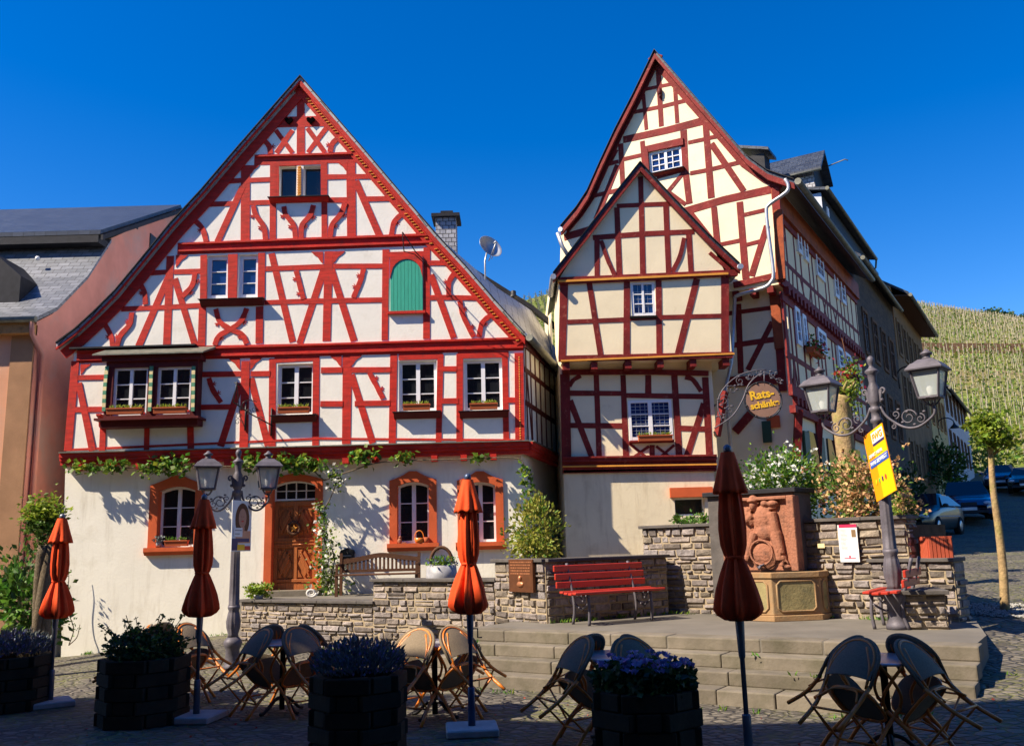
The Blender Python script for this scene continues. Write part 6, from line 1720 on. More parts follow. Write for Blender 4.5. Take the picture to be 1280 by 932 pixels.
mb = MB(); pm = MB(); rg = [(a[0]*.97, a[1]-.02 if a[1] else 0) for a in ring]
for i in range(5):
    a = P3(rg[i], 0); b = P3(rg[i+1], 0); u = (b-a); L = u.length; u.normalize(); n = Vector((u.y, -u.x, 0))
    if n.dot(KF.n) < -.2: n = -n
    mg = .07; c0, c1, z0, z1, ch = mg, L-mg, PZ+.13, PZ+.54, .05
    if L < .2: continue
    R8 = [(c0+ch, z0), (c1-ch, z0), (c1, z0+ch), (c1, z1-ch), (c1-ch, z1), (c0+ch, z1), (c0, z1-ch), (c0, z0+ch)]
    P = [a+u*x+Vector((0, 0, z))+n*.004 for x, z in R8]; 
    mb.tube(P, .016, 5, closed=True); pm.prism([p+n*.004 for p in P], -n*.01)
build('panel_moulding', mb, 'trough_stone', t); build('trough_panel', pm, 'trough_panel', t)
mb = MB(); mb.poly([P3((a[0]*.9, max(.02, a[1]*.9)), PZ+.662) for a in ring]); build('water', mb, 'pane', t)

# plaque, information board, small sign
WF = Facade((W620.x, W620.y-.04), ((W683-W620).x, (W683-W620).y))
q = quadr(WF, ((636.5, 699), (667, 698.5), (667.5, 739.5), (638, 740)), .05)
t = thing('plaque', 'bronze memorial plaque with a small bust on the stone wall left of the bench', 'plaque', WF.pt((q[0], q[1]), .05))
mb = MB(); mb.prism([WF.pt((q[0], q[1]), .07), WF.pt((q[2], q[1]), .07), WF.pt((q[2], q[3]), .07), WF.pt((q[0], q[3]), .07)], WF.n*-.05); build('plate', mb, 'bronze', t, bevel=.004)
mb = MB(); H_ = q[3]-q[1]; Wd = q[2]-q[0]
for r_ in range(5):
    x = .05
    while x < Wd-.06:
        l = random.uniform(.015, .05); z = q[3]-.05-r_*.042; mb.prism([WF.pt((q[0]+x, z), .074), WF.pt((q[0]+x+l, z), .074), WF.pt((q[0]+x+l, z+.018), .074), WF.pt((q[0]+x, z+.018), .074)], WF.n*-.006); x += l+.012
build('lettering', mb, 'bronze_light', t)
mb = MB(); cx = (q[0]+q[2])/2-.01; M = Matrix((WF.u, WF.n, Vector((0, 0, 1)))).transposed()
mb.ball(WF.pt((cx, q[1]+.2), .075), (.035, .03, .045), 10, 8, mtx=M); mb.ball(WF.pt((cx, q[1]+.115), .07), (.085, .03, .045), 12, 8, mtx=M); mb.ball(WF.pt((cx, q[1]+.155), .07), (.025, .02, .03), 8, 6, mtx=M); build('bust', mb, 'bronze_light', t)
q = quadr(KF, ((1047.5, 656), (1071, 655), (1075, 701), (1051, 703)), .06)
t = thing('information_board', 'white information board with pink header on the stone wall', 'board', KF.pt((q[0], q[1]), .06))
def kp(mb, a, b, c, d, o1, th=.004): mb.prism([KF.pt((a, b), o1), KF.pt((c, b), o1), KF.pt((c, d), o1), KF.pt((a, d), o1)], KF.n*-th)
mb = MB(); kp(mb, *q, .075, .02); build('panel', mb, 'paper_white', t)
mb = MB(); kp(mb, q[0]+.02, q[3]-.035, q[2], q[3]+.003, .081, .01); kp(mb, q[0]+.06, q[1]+.05, q[2]-.05, q[1]+.058, .079); kp(mb, q[0]+.13, q[1]+.06, q[0]+.15, q[1]+.09, .079); build('header', mb, 'pink_ad', t)
mb = MB()
for r_ in range(16):
    z = q[3]-.07-r_*.018; kp(mb, q[0]+.03, z, q[0]+random.uniform(.1, .14), z+.004, .078)
build('print', mb, 'stoneware', t)
mb = MB(); kp(mb, q[2]-.08, q[3]-.17, q[2]-.02, q[3]-.07, .079); build('photo', mb, 'wall_tan', t)
q = quadr(KF, ((1022, 679), (1031, 679), (1031, 684.5), (1022, 684.5)), .045); mb = MB(); kp(mb, *q, .055, .015); single('small_sign', mb, 'carved_cream', 'tiny yellow plate on the stone wall between fountain and information board', 'sign', loc=KF.pt((q[0], q[1]), .05))
# red slatted planter on the pier
pc = Y(1166, 694, (R0+BKdir*.25).y); pc.z = ZR1+.052; pc = Vector((R0.x+BKdir.x*.27-BN.x*.2, R0.y+BKdir.y*.27-BN.y*.2, ZR1+.052))
t = thing('slatted_planter', 'square planter of upright red slats on the stone pier', 'planter', pc, math.atan2(BKdir.y, BKdir.x)+R(38))
S_ = .155
for k in range(4):
    M = Matrix.Rotation(k*math.pi/2, 3, 'Z')
    mb = MB()
    for i in range(6): mb.box(M @ Vector((-S_+.028+i*(2*S_-.056)/5, -S_, .14)), (.04, .02, .28), mtx=M)
    build('slat_side', mb, 'planter_red', t, local=True)
mb = MB(); mb.box((0, 0, .12), (2*S_-.03, 2*S_-.03, .24)); build('liner', mb, 'terracotta', t, local=True)

# ============================================================ STREET LAMPS
def make_lantern(t, c, s=1.0, rz=0):
    """tapered four sided lantern standing on a bracket, c = bottom centre"""
    c = Vector(c); M = Matrix.Rotation(rz, 3, 'Z')
    b0, b1, h = .11*s, .160*s, .32*s
    def sq(r, z): return [c+M @ Vector((x*r, y*r, z)) for x, y in ((-1, -1), (1, -1), (1, 1), (-1, 1))]
    A_, B_ = sq(b0, .03), sq(b1, .03+h)
    mb = MB()
    for i in range(4):
        mb.bar(A_[i], B_[i], .022*s); mb.bar(A_[i], A_[(i+1) % 4], .025*s); mb.bar(B_[i], B_[(i+1) % 4], .03*s)
    mb.lathe([(.05*s, 0), (b0*1.2, .02), (b0*1.2, .035)], c, 8)
    lan = build('lantern', mb, 'iron', t, local=True)
    mb = MB()
    rings = [sq(b1*1.28, .03+h), sq(b1*1.30, .045+h), sq(b1*.95, .085*s+h+.03), sq(b1*.85, .09*s+h+.03), sq(b1*.55, .13*s+h+.03), sq(b1*.5, .135*s+h+.03)]
    ids = [[mb.vert(p) for p in r_] for r_ in rings]; mb.face(ids[0][::-1]); mb.face(ids[-1])
    for i in range(len(ids)-1):
        for j in range(4): mb.face((ids[i][j], ids[i][(j+1) % 4], ids[i+1][(j+1) % 4], ids[i+1][j]))
    z = h+.03+.135*s
    mb.lathe([(.07*s, z), (.04*s, z+.03*s), (.035*s, z+.045*s), (.066*s, z+.06*s), (.07*s, z+.08*s), (.035*s, z+.10*s), (.022*s, z+.12*s), (.005, z+.13*s)], c, 12)
    build('lantern_roof', mb, 'iron', lan, local=True)
    mb = MB(); A2, B2 = sq(b0*.96, .035), sq(b1*.96, .03+h)
    for i in range(4): mb.poly([A2[i], A2[(i+1) % 4], B2[(i+1) % 4], B2[i]])
    build('lantern_glass', mb, 'lantern_glass', lan, local=True)
    mb = MB(); mb.lathe([(.03*s, .05), (.035*s, .08), (.045*s, .12), (.045*s, .32*s), (.02*s, .34*s)], c, 10); build('bulb', mb, 'bulb', lan, local=True)
def street_lamp(label, loc, rz, H=3.26, sep=.54, mx=(0, 0)):
    t = thing('street_lamp', label, 'street lamp', loc, rz, 'two armed street lamps')
    f_ = (CAM_H+ray(*mx).z*(loc.y/ray(*mx).y)-loc.z)/3.26; t.scale = (f_, f_, f_)
    sx = (sep+.0)/.54
    flut = lambda a, i, z: 1+(.06*math.cos(a*10) if i in fl else 0)
    mb = MB(); prof = [(.13, 0), (.13, .05), (.115, .07), (.105, .12), (.10, .28), (.12, .32), (.13, .35), (.135, .38), (.125, .41), (.085, .46)]
    fl = (); mb.lathe(prof, n=20); build('base', mb, 'iron', t, local=True)
    mb = MB(); fl = (1, 2, 3, 4, 5); mb.lathe([(.08, .46), (.07, .50), (.095, .60), (.10, .68), (.08, .80), (.07, .84), (.09, .88), (.085, .92)], n=40, mod=flut); build('acanthus_base', mb, 'iron', t, local=True)
    mb = MB(); fl = range(1, 6); mb.lathe([(.08, .92), (.074, .93), (.070, 1.2), (.065, 1.6), (.060, 2.0), (.056, 2.20), (.07, 2.21), (.07, 2.25)], n=40, mod=flut); build('shaft', mb, 'iron', t, local=True)
    mb = MB(); mb.lathe([(.055, 2.25), (.05, 2.3), (.05, 2.42), (.072, 2.44), (.072, 2.47), (.055, 2.49), (.055, 2.56), (.072, 2.58), (.065, 2.61), (.05, 2.64), (.068, 2.66), (.07, 2.70), (.07, 2.86), (.05, 2.90), (.045, 2.93), (.052, 2.98), (.055, 3.03), (.085, 3.06), (.075, 3.08), (.035, 3.11), (.025, 3.14), (.04, 3.17), (.045, 3.20), (.04, 3.235), (.015, 3.26)], n=18)
    build('finial', mb, 'iron', t, local=True)
    for s_ in (-1, 1):
        mb = MB(); pts = smoothpts([(s_*.06, 0, 2.62), (s_*.11*sx, 0, 2.48), (s_*.26*sx, 0, 2.34), (s_*.40*sx, 0, 2.33), (s_*sep, 0, 2.44), (s_*(sep+.02), 0, 2.53), (s_*sep, 0, 2.58)], 5); mb.tube(pts, .016, 7)
        def scroll(c, r0, turns, a0, dr=1, k=26, th=.010):
            P = []
            for i in range(k): a = a0+dr*turns*2*math.pi*i/(k-1); r = r0*(1-.8*i/(k-1)); P.append((c[0]*sx+math.cos(a)*r, 0, c[1]+math.sin(a)*r))
            mb.tube(P, [th*(1-.4*i/k) for i in range(k)], 6)
        scroll((s_*.31, 2.45), .10, 1.5, 0 if s_ > 0 else math.pi, s_); scroll((s_*.42, 2.42), .06, 1.3, math.pi/2, -s_); scroll((s_*.19, 2.50), .05, 1.2, -math.pi/2, s_); scroll((s_*.16, 2.36), .035, 1.2, math.pi/2, -s_)
        for (x, z) in ((.36, 2.36), (.25, 2.40), (.30, 2.52), (.22, 2.56), (.46, 2.5)): mb.ball((s_*x*sx, 0, z), (.022, .014, .014), 7, 5)
        build('arm', mb, 'iron', t, local=True)
        mb = MB(); scroll((s_*.105/sx, 2.82), .04, 1.1, -math.pi/2, s_, th=.016); mb.bar((s_*.06, 0, 2.68), (s_*.09, 0, 2.83), .035); mb.ball((s_*.09, 0, 2.70), .025, 8, 6); build('volute', mb, 'iron', t, local=True)
        mb = MB()
        for a in range(4): mb.tube(smoothpts([(s_*sep, 0, 2.55), (s_*sep+.06*math.cos(a*1.57+.8), .06*math.sin(a*1.57+.8), 2.58), (s_*sep+.11*math.cos(a*1.57+.8), .11*math.sin(a*1.57+.8), 2.645)], 4), .010, 5)
        build('lantern_cradle', mb, 'iron', t, local=True)
        make_lantern(t, (s_*sep, 0, 2.62), 1.0, R(4))
    return t
la = G(290, 836, 0); la.z = ground_z(la.x, la.y)
street_lamp('grey cast iron two armed street lamp with the portrait poster, before the red house', la, R(16), sep=.445, mx=(305, 561))
lb0 = G(1123, 786, PZ)
street_lamp('grey cast iron two armed street lamp carrying the tilted orange poster', lb0, R(-45), sep=.67, mx=(1087, 445))
# text helper
def text_mesh(txt, size, M, matn, parent, name='lettering', ext=.002, bold=.0):
    cu = bpy.data.curves.new(name, 'FONT'); cu.body = txt; cu.size = size; cu.extrude = ext; cu.align_x = 'CENTER'; cu.align_y = 'CENTER'; cu.offset = bold
    to = bpy.data.objects.new(name, cu); COL.objects.link(to); dg = bpy.context.evaluated_depsgraph_get(); me = bpy.data.meshes.new_from_object(to.evaluated_get(dg))
    bpy.data.objects.remove(to); me.transform(M); me.materials.clear(); me.materials.append(MATS[matn]); o = bpy.data.objects.new(name, me); COL.objects.link(o); o.parent = parent; return o
def poster_frame(c, u, v, n):       # 4x4: local x->u, y->v, z->n at c
    return Matrix(((u.x, v.x, n.x, c.x), (u.y, v.y, n.y, c.y), (u.z, v.z, n.z, c.z), (0, 0, 0, 1)))
# orange election poster tied to the right lamp
c = Y(1098.5, 577, lb0.y-.13); sc = c.y/FPX
tl, tr, br_, bl_ = Y(1083, 541, lb0.y-.06), Y(1106, 529, lb0.y-.20), Y(1115, 617, lb0.y-.20), Y(1092.5, 627, lb0.y-.06)
cc = (tl+tr+br_+bl_)/4; th_, ph_ = R(12.5), R(85); u = Vector((math.cos(ph_)*math.cos(th_), -math.sin(ph_)*math.cos(th_), math.sin(th_))); v = Vector((-math.sin(th_)*math.cos(ph_), math.sin(th_)*math.sin(ph_), math.cos(th_))); n = u.cross(v)
wd, hg = .53, .86; cc = Y(1099, 578, lb0.y-.10)
t = thing('election_poster', 'tilted orange election poster lettered in white and blue on the right lamp', 'poster', cc)
ML = poster_frame(Vector((0, 0, 0)), u, v, n)
def pl(name, x0, y0, x1, y1, z, m, par, M=None, th=.003):
    mb = MB(); q = [((M or ML) @ Vector((x, y, z))) for x, y in ((x0, y0), (x1, y0), (x1, y1), (x0, y1))]; mb.prism(q, ((M or ML).to_3x3() @ Vector((0, 0, -th)))); return build(name, mb, m, par, local=True)
pl('board', -wd/2, -hg/2, wd/2, hg/2, 0, 'orange_ad', t, th=.01)
pl('yellow_field', -wd*.12, -hg/2+.002, wd/2-.002, hg*.5-.002, .002, 'yellow_ad', t)
pl('logo_field', -wd*.10, hg*.30, wd*.47, hg*.46, .005, 'paper_white', t); pl('logo_bar', -wd*.10, hg*.265, wd*.47, hg*.30, .006, 'navy_ad', t)
pl('slogan_bar', -wd*.42, -hg*.02, wd*.5, hg*.09, .006, 'blue_ad', t)
for i, m in enumerate(('yellow_ad', 'green_ad', 'navy_ad', 'red_ad')):
    mb = MB(); c2 = ML @ Vector((-wd*.30+i*wd*.16, -hg*.24, .006)); mb.ball(c2, (.02, .003, .035), 10, 8, mtx=(ML.to_3x3() @ Matrix(((1, 0, 0), (0, 0, 1), (0, -1, 0))))); build('colour_dot', mb, m, t, local=True)
T = lambda x, y, z=.008: ML @ Matrix.Translation((x, y, z))
text_mesh('FWG', .118, T(wd*.19, hg*.375), 'orange_ad', t, bold=.003); text_mesh('DENKT MEHR', .058, T(-wd*.05, hg*.15), 'paper_white', t, bold=.001); text_mesh('WAS BEWEGT', .070, T(wd*.04, hg*.035), 'paper_white', t, bold=.001)
# portrait poster on the left lamp
tl, tr, br_, bl_ = Y(292.5, 625.5, la.y-.12), Y(315.5, 626.5, la.y-.12), Y(312, 688, la.y-.12), Y(289, 688, la.y-.12)
cc = (tl+tr+br_+bl_)/4; u = ((tr-tl)+(br_-bl_)).normalized(); v = ((tl-bl_)+(tr-br_)); u = Vector((.28, .96, 0)).normalized(); v = Vector((.0, 0, 1)); n = u.cross(v); wd = .52; hg = .76
t = thing('portrait_poster', 'poster showing a smiling long haired woman, fixed to the left lamp post', 'poster', cc); ML = poster_frame(Vector((0, 0, 0)), u, v, n)
pl('board', -wd/2, -hg/2, wd/2, hg/2, 0, 'paper_white', t, th=.01)
def blob(name, x, y, rx, ry, z, m):
    mb = MB(); P = [ML @ Vector((x+rx*math.cos(a), y+ry*math.sin(a), z)) for a in (2*math.pi*i/22 for i in range(22))]; mb.prism(P, ML.to_3x3() @ Vector((0, 0, -.002))); build(name, mb, m, t, local=True)
blob('hair', .01, hg*.12, wd*.36, hg*.33, .003, 'hair'); blob('face', .01, hg*.15, wd*.2, hg*.19, .005, 'skin'); blob('neck', .02, -hg*.06, wd*.1, hg*.08, .0045, 'skin'); blob('mouth', .01, hg*.09, wd*.07, hg*.015, .007, 'red_ad')
blob('eye', -.015, hg*.18, .009, .005, .007, 'hair'); blob('eye', .035, hg*.18, .009, .005, .007, 'hair'); blob('nose', .01, hg*.135, .006, .012, .007, 'leaf_cream')
pl('shoulders', -wd*.30, -hg*.34, wd*.45, -hg*.10, .0042, 'plaster_salmon', t); pl('name_field', -wd*.42, -hg*.22, wd*.02, -hg*.04, .008, 'paper_white', t); pl('banner', -wd*.48, -hg*.48, -wd*.2, -hg*.25, .008, 'navy_ad', t); pl('banner', -wd*.2, -hg*.32, wd*.38, -hg*.25, .008, 'navy_ad', t)
pl('yellow_box', -wd*.22, -hg*.48, wd*.15, -hg*.37, .009, 'yellow_ad', t); pl('red_box', wd*.15, -hg*.48, wd*.45, -hg*.40, .009, 'red_ad', t)
pl('print_line', -wd*.36, -hg*.10, -wd*.02, -hg*.08, .010, 'stoneware', t); pl('print_line', -wd*.36, -hg*.17, -wd*.12, -hg*.15, .010, 'stoneware', t)

# ============================================================ INN SIGN, IRONWORK, DISH, CHIMNEY
sc0 = Y(954, 500, 20.0)
t = thing('inn_sign', 'round brown inn sign with yellow lettering on an ornate wrought iron bracket', 'sign', sc0)
mb = MB(); rS = .385
prof = [(0.001, -.012), (rS, -.012), (rS, .012), (0.001, .012)]
M = Matrix.Rotation(math.pi/2, 3, 'X'); tmp = MB(); tmp.lathe(prof, n=36)
for v_ in tmp.v: mb.v.append(tuple(sc0+M @ Vector(v_)))
mb.f = tmp.f; mb.m = tmp.m; mb.sm = [False]*len(tmp.f); build('disc', mb, 'sign_face', t)
mb = MB(); mb.tube([sc0+Vector((math.cos(a)*(rS+.035), 0, math.sin(a)*(rS+.035))) for a in (2*math.pi*i/36 for i in range(36))], .016, 6, closed=True)
for i in range(8): a = i*math.pi/4+.3; mb.ball(sc0+Vector((math.cos(a)*(rS+.02), -.01, math.sin(a)*(rS+.02))), .028, 7, 5)
build('ring', mb, 'iron_black', t)
MT = Matrix.Translation((0, -.02, 0)) @ Matrix.Rotation(math.pi/2, 4, 'X') @ Matrix.Rotation(R(8), 4, 'Z')
text_mesh('Rats-', .27, MT @ Matrix.Translation((-.01, .13, 0)), 'gold', t, bold=.008); text_mesh('schänke', .205, MT @ Matrix.Translation((.01, -.10, 0)), 'gold', t, bold=.007)
mb = MB(); S = lambda px, py: Y(px, py, 20.0)
mb.tube(smoothpts([S(893, 535), S(915, 520), S(928, 500), S(935, 482), S(946, 470), S(958, 466), S(970, 474)], 5), .016, 6)
mb.tube(smoothpts([S(903, 528), S(897, 505), S(904, 486), S(922, 470), S(942, 463), S(958, 462)], 5), .014, 6)
mb.tube([S(955, 464), S(955.5, 482)], .014, 6)
rr = random.Random(12)
for (px, py, r_, s1) in ((905, 500, .13, 1), (915, 487, .12, -1), (925, 476, .10, 1), (938, 470, .09, -1), (912, 512, .10, 1), (948, 466, .07, 1), (966, 468, .09, -1), (974, 476, .07, 1), (901, 520, .08, -1)):
    c = S(px, py); P = []
    for i in range(20): a = s1*i*.45+px; r = r_*(1-.042*i); P.append(c+Vector((math.cos(a)*r, 0, math.sin(a)*r)))
    mb.tube(P, .009, 5)
    for j in range(3): a = rr.uniform(0, 6.28); mb.ball(c+Vector((math.cos(a)*r_, -.01, math.sin(a)*r_)), (.035, .012, .02), 6, 4)
build('bracket', mb, 'iron', t)
mb = MB(); mb.bar(S(893, 540), Vector((lx1+.0, 20.76, S(893, 540).z)), .04); mb.bar(S(903, 500), Vector((lx1+.02, 20.9, S(903, 500).z)), .03); build('wall_fixing', mb, 'iron_black', t)
# wrought iron arm without its sign on the red house
a0 = H1.pt(H1.uv(307, 530), 0); t = thing('iron_bracket', 'empty wrought iron sign bracket projecting above the left street lamp', 'bracket', a0)
mb = MB(); tip = Y(296, 480, 18.9)
mb.tube([H1.pt(H1.uv(308, 503), .04), H1.pt(H1.uv(307, 538), .04)], .02, 6); mb.tube([H1.pt(H1.uv(341, 532), .0), H1.pt(H1.uv(321, 521), .5), H1.pt(H1.uv(307, 510), .9), tip], .015, 6); mb.tube([H1.pt(H1.uv(307, 535), .05), Y(300, 520, 19.3), Y(298, 500, 19.1), tip], .010, 5)
mb.tube(smoothpts([Y(321, 502, 19.5), Y(312, 500, 19.4), Y(304, 503, 19.3), Y(301, 512, 19.4)], 4), .01, 5); mb.tube([tip+Vector((-.06, 0, .04)), tip+Vector((.07, 0, -.03))], .012, 5); mb.tube([tip+Vector((0, 0, .07)), tip+Vector((0, 0, -.05))], .012, 5)
for (px, py) in ((298, 520), (297, 527), (310, 515), (318, 512), (325, 524)):
    c = Y(px, py, 19.3); mb.tube([c+Vector((math.cos(i*.5)*.07*(1-i*.05), 0, math.sin(i*.5)*.07*(1-i*.05))) for i in range(15)], .007, 5)
mb.tube([H1.pt(H1.uv(340, 510), .03), H1.pt(H1.uv(339, 545), .03)], .018, 6)
build('arm', mb, 'iron_black', t)
a0 = H1.pt(H1.uv(536, 330), 0); t = thing('hoist_bracket', 'thin black iron hoist bracket above the green loft door', 'bracket', a0)
mb = MB(); e = Y(503, 290, 18.9); k = Y(505, 314, 19.2); mb.tube([H1.pt(H1.uv(536, 332), .0), H1.pt(H1.uv(522, 322), .4), e], .013, 5); mb.tube([H1.pt(H1.uv(536, 334), .0), H1.pt(H1.uv(520, 323), .3), k, e], .013, 5); build('arm', mb, 'iron_black', t)
# chimney of the red house, flue pipe, satellite dish
mb = MB(); c = Y(558.5, 300, 23.5); w_ = abs(Y(571, 300, 23.5).x-Y(546, 300, 23.5).x); zt = Y(558, 276, 23.5).z; mb.box((c.x, 23.5, zt-1.4), (w_, .6, 2.8)); build('chimney', mb, 'slate_scale_lit', red)
mb = MB(); mb.box((c.x, 23.5, zt+.03), (w_+.22, .85, .09)); mb.box((c.x+.02, 23.5, zt+.17), (w_*.62, .4, .10)); mb.box((c.x-.1, 23.5, zt+.1), (.05, .3, .1)); mb.box((c.x+.14, 23.5, zt+.1), (.05, .3, .1)); build('chimney_cap', mb, 'slate_cap', red)
c = Y(642, 378, 25.5); mb = MB(); mb.lathe([(.07, -.5), (.07, .12), (.12, .14), (.12, .20), (.08, .22), (.08, .34), (.05, .36)], c, 10); build('flue_pipe', mb, 'iron_black', red)
dc = Y(611.5, 310, 22.5); t = thing('satellite_dish', 'grey satellite dish on a pole above the slate roof of the red house', 'satellite dish', Y(607, 366, 22.5))
ax = Vector((.55, -.75, .38)).normalized(); q = ax.to_track_quat('Z', 'Y').to_matrix(); rd = .335; tmp = MB(); mb = MB()
tmp.lathe([(rd*i/7, .16*(i/7)**2) for i in range(0, 8)]+[(rd*1.02, .16), (rd*(6.5/7), .135)], n=28, cap=False)
for v_ in tmp.v: mb.v.append(tuple(dc+q @ (Vector(v_)-Vector((0, 0, .08)))))
mb.f = tmp.f; mb.m = tmp.m; mb.sm = tmp.sm; build('reflector', mb, 'zinc', t)
mb = MB(); pb_ = dc+q @ Vector((0, 0, -.1)); base = Y(607, 368, 22.5); mb.tube([base-Vector((0, 0, .3)), Vector((base.x, base.y, dc.z-.35)), pb_], .022, 7); build('pole', mb, 'zinc', t)
mb = MB(); lnb = dc+ax*.36+Vector((.0, 0, -.06)); foot = dc+q @ Vector((0, 0, 0))-Vector((.02, 0, rd+.02)); mb.tube([foot, lnb], .014, 6); mb.tube([foot+Vector((.08, 0, .05)), lnb], .010, 6); mb.tube([lnb, lnb-ax*.1+Vector((0, 0, .02))], .035, 8); build('feed_arm', mb, 'zinc', t)
# ============================================================ CAFE FURNITURE
def make_chair():
    """bistro chair, front feet on the local origin line, facing +y"""
    t = thing('bistro_chair', 'bistro chair', 'chair', (0, 0, 0)); W = .22; D = .40
    for s_ in (-1, 1):
        mb = MB(); mb.tube(smoothpts([(s_*.20, 0, 0), (s_*.195, -.03, .25), (s_*.20, -.02, .45), (s_*.235, -.03, .58)], 3), .018, 7); build('leg', mb, 'rattan', t, local=True)
        mb = MB(); mb.tube(smoothpts([(s_*.19, -D-.07, 0), (s_*.195, -D-.01, .25), (s_*W, -D, .48)], 3), .018, 7); build('leg', mb, 'rattan', t, local=True)
        mb = MB(); mb.tube(smoothpts([(s_*.235, -.03, .58), (s_*.25, -.10, .655), (s_*.25, -.25, .68), (s_*.225, -D-.02, .69)], 4), .014, 7); build('armrest', mb, 'rattan', t, local=True)
    arch = []
    for i in range(17):
        a = math.pi*i/16; x = math.cos(a)*.235; z = .66+math.sin(a)*.235; arch.append((x, -D-.02-(z-.48)*.13, z))
    arch = [(.225, -D, .47)]+arch+[(-.225, -D, .47)]
    mb = MB(); mb.tube(arch, .016, 7); bf = build('back_frame', mb, 'mesh_fabric', t, local=True)
    mb = MB(); mb.tube([(p[0]*.88, p[1]-.014, .47+(p[2]-.47)*.95) for p in arch], .011, 6)
    for s_ in (-1, 1): mb.tube(smoothpts([(s_*.10, -D-.09, .80), (s_*.19, -D-.06, .62), (s_*.20, -D-.01, .45)], 4), .011, 6)
    build('back_hoop', mb, 'rattan', t, local=True)
    mb = MB(); rows = [(.52, .222)]+[(.66+.0, .228)]+[(.66+math.sin(a)*.225, math.cos(a)*.225) for a in (math.pi/2*i/7 for i in range(1, 7))]+[(.885, .03)]
    ids = []
    for z, hw in rows:
        y0 = -D-.02-(z-.48)*.13; ids.append([(mb.vert((hw*k/4, y0-.045*(1-(k/4)**2)*(hw/.23)**2, z)), mb.vert((hw*k/4, y0-.012-.045*(1-(k/4)**2)*(hw/.23)**2, z))) for k in range(-4, 5)])
    mb.smooth = True
    for i in range(len(ids)-1):
        for k in range(8):
            a, b, c, d = ids[i][k], ids[i][k+1], ids[i+1][k+1], ids[i+1][k]
            mb.face((d[0], c[0], b[0], a[0])); mb.face((a[1], b[1], c[1], d[1]))
    build('backrest', mb, 'mesh_fabric', t, local=True)
    mb = MB(); seat = [(.20*math.copysign(abs(math.cos(a))**.7, math.cos(a)), -D/2+.205*math.copysign(abs(math.sin(a))**.7, math.sin(a)), .45) for a in (2*math.pi*i/24 for i in range(24))]
    mb.prism(seat, (0, 0, .018)); build('seat', mb, 'mesh_fabric', t, local=True)
    mb = MB(); mb.tube([(p[0]*1.03, p[1], .445) for p in seat], .014, 6, closed=True); build('seat_rim', mb, 'rattan', t, local=True)
    mb = MB()
    q = [(.195, -.03, .2), (.19, -D-.03, .2), (-.19, -D-.03, .2), (-.195, -.03, .2)]
    for i in range(4): mb.tube([q[i], q[(i+1) % 4]], .010, 6)
    for s_ in (-1, 1): mb.tube(smoothpts([(s_*.195, -.03, .3), (s_*.12, -.02, .42), (0, -.02, .435)], 4), .009, 5); mb.tube(smoothpts([(s_*.195, -D-.03, .3), (s_*.12, -D, .42), (0, -D, .435)], 4), .009, 5)
    build('stretcher', mb, 'rattan', t, local=True)
    return t
def make_table():
    t = thing('bistro_table', 'table', 'table', (0, 0, 0))
    mb = MB(); mb.lathe([(.35, .712), (.365, .716), (.365, .732), (.355, .736)], n=32); build('table_top', mb, 'table_top', t, local=True)
    mb = MB(); mb.lathe([(.03, .03), (.03, .70), (.10, .712)], n=12); build('column', mb, 'iron_black', t, local=True)
    for k in range(4):
        a = k*math.pi/2+.4; mb = MB(); mb.tube(smoothpts([(0, 0, .16), (.1*math.cos(a), .1*math.sin(a), .13), (.22*math.cos(a), .22*math.sin(a), .03), (.28*math.cos(a), .28*math.sin(a), .015)], 3), .018, 6); build('foot', mb, 'iron_black', t, local=True)
    return t
chair0 = make_chair(); table0 = make_table(); first = [True, True]
TH = R(47)
def setting(px, py, chairs, tlabel):
    c = G(px, py, .73); gz = ground_z(c.x, c.y)
    t = table0 if first[1] else copy_tree(table0); first[1] = False
    t.location = (c.x, c.y, gz); t.rotation_euler = (0, 0, random.uniform(0, 1)); tag(t, tlabel, 'table', 'round cafe tables')
    for (phi, lab, dd) in chairs:
        k = chair0 if first[0] else copy_tree(chair0); first[0] = False
        a = R(phi); d = Vector((-math.cos(a), -math.sin(a), 0)); p = c-d*(.545+dd)*.93; p.z = gz+.0
        k.scale = (.93, .93, .93); k.location = p; k.rotation_euler = (-TH-R(random.uniform(-2, 2)), 0, math.atan2(-d.x, d.y)+R(random.uniform(-4, 4)))
        tag(k, lab, 'chair', 'bistro chairs tipped against the cafe tables')
setting(213, 797, ((205, 'bistro chair hidden behind the leftmost flower trough, tipped to its table', 0), (330, 'bistro chair tipped on its table right of the dark red parasol pole', 0), (55, 'bistro chair with pale back tipped on the leftmost cafe table, far side', 0), (140, 'bistro chair at the far left of the leftmost cafe table', 0)), 'round cafe table leftmost, behind the dark planter and second parasol')
setting(354, 802, ((222, 'bistro chair tipped at front left of the table under the carved door', 0), (318, 'bistro chair tipped at front right of the table under the carved door', 0), (42, 'bistro chair far right at the table under the carved door', .02), (138, 'bistro chair far left at the table under the carved door', 0)), 'round cafe table below the carved door, second from left')
setting(543, 803, ((240, 'sunlit bistro chair with orange frame left of the orange parasol pole', 0), (318, 'bistro chair with orange legs stretching right behind the orange parasol pole', 0), (42, 'pale backed bistro chair at the far right of the middle table', .02), (140, 'bistro chair with pale rounded back at the far left of the middle table', 0)), 'round cafe table beside the orange parasol, middle one')
setting(764, 818, ((205, 'bistro chair tipped with legs to the left, before the steps', 0), (300, 'bistro chair hidden behind the pansy planter, tipped to its table', 0), (30, 'bistro chair whose orange leg juts right over the pansy planter', 0), (130, 'bistro chair with dark rounded back standing up behind the pansy planter', .0)), 'round cafe table behind the pansy planter in front of the steps')
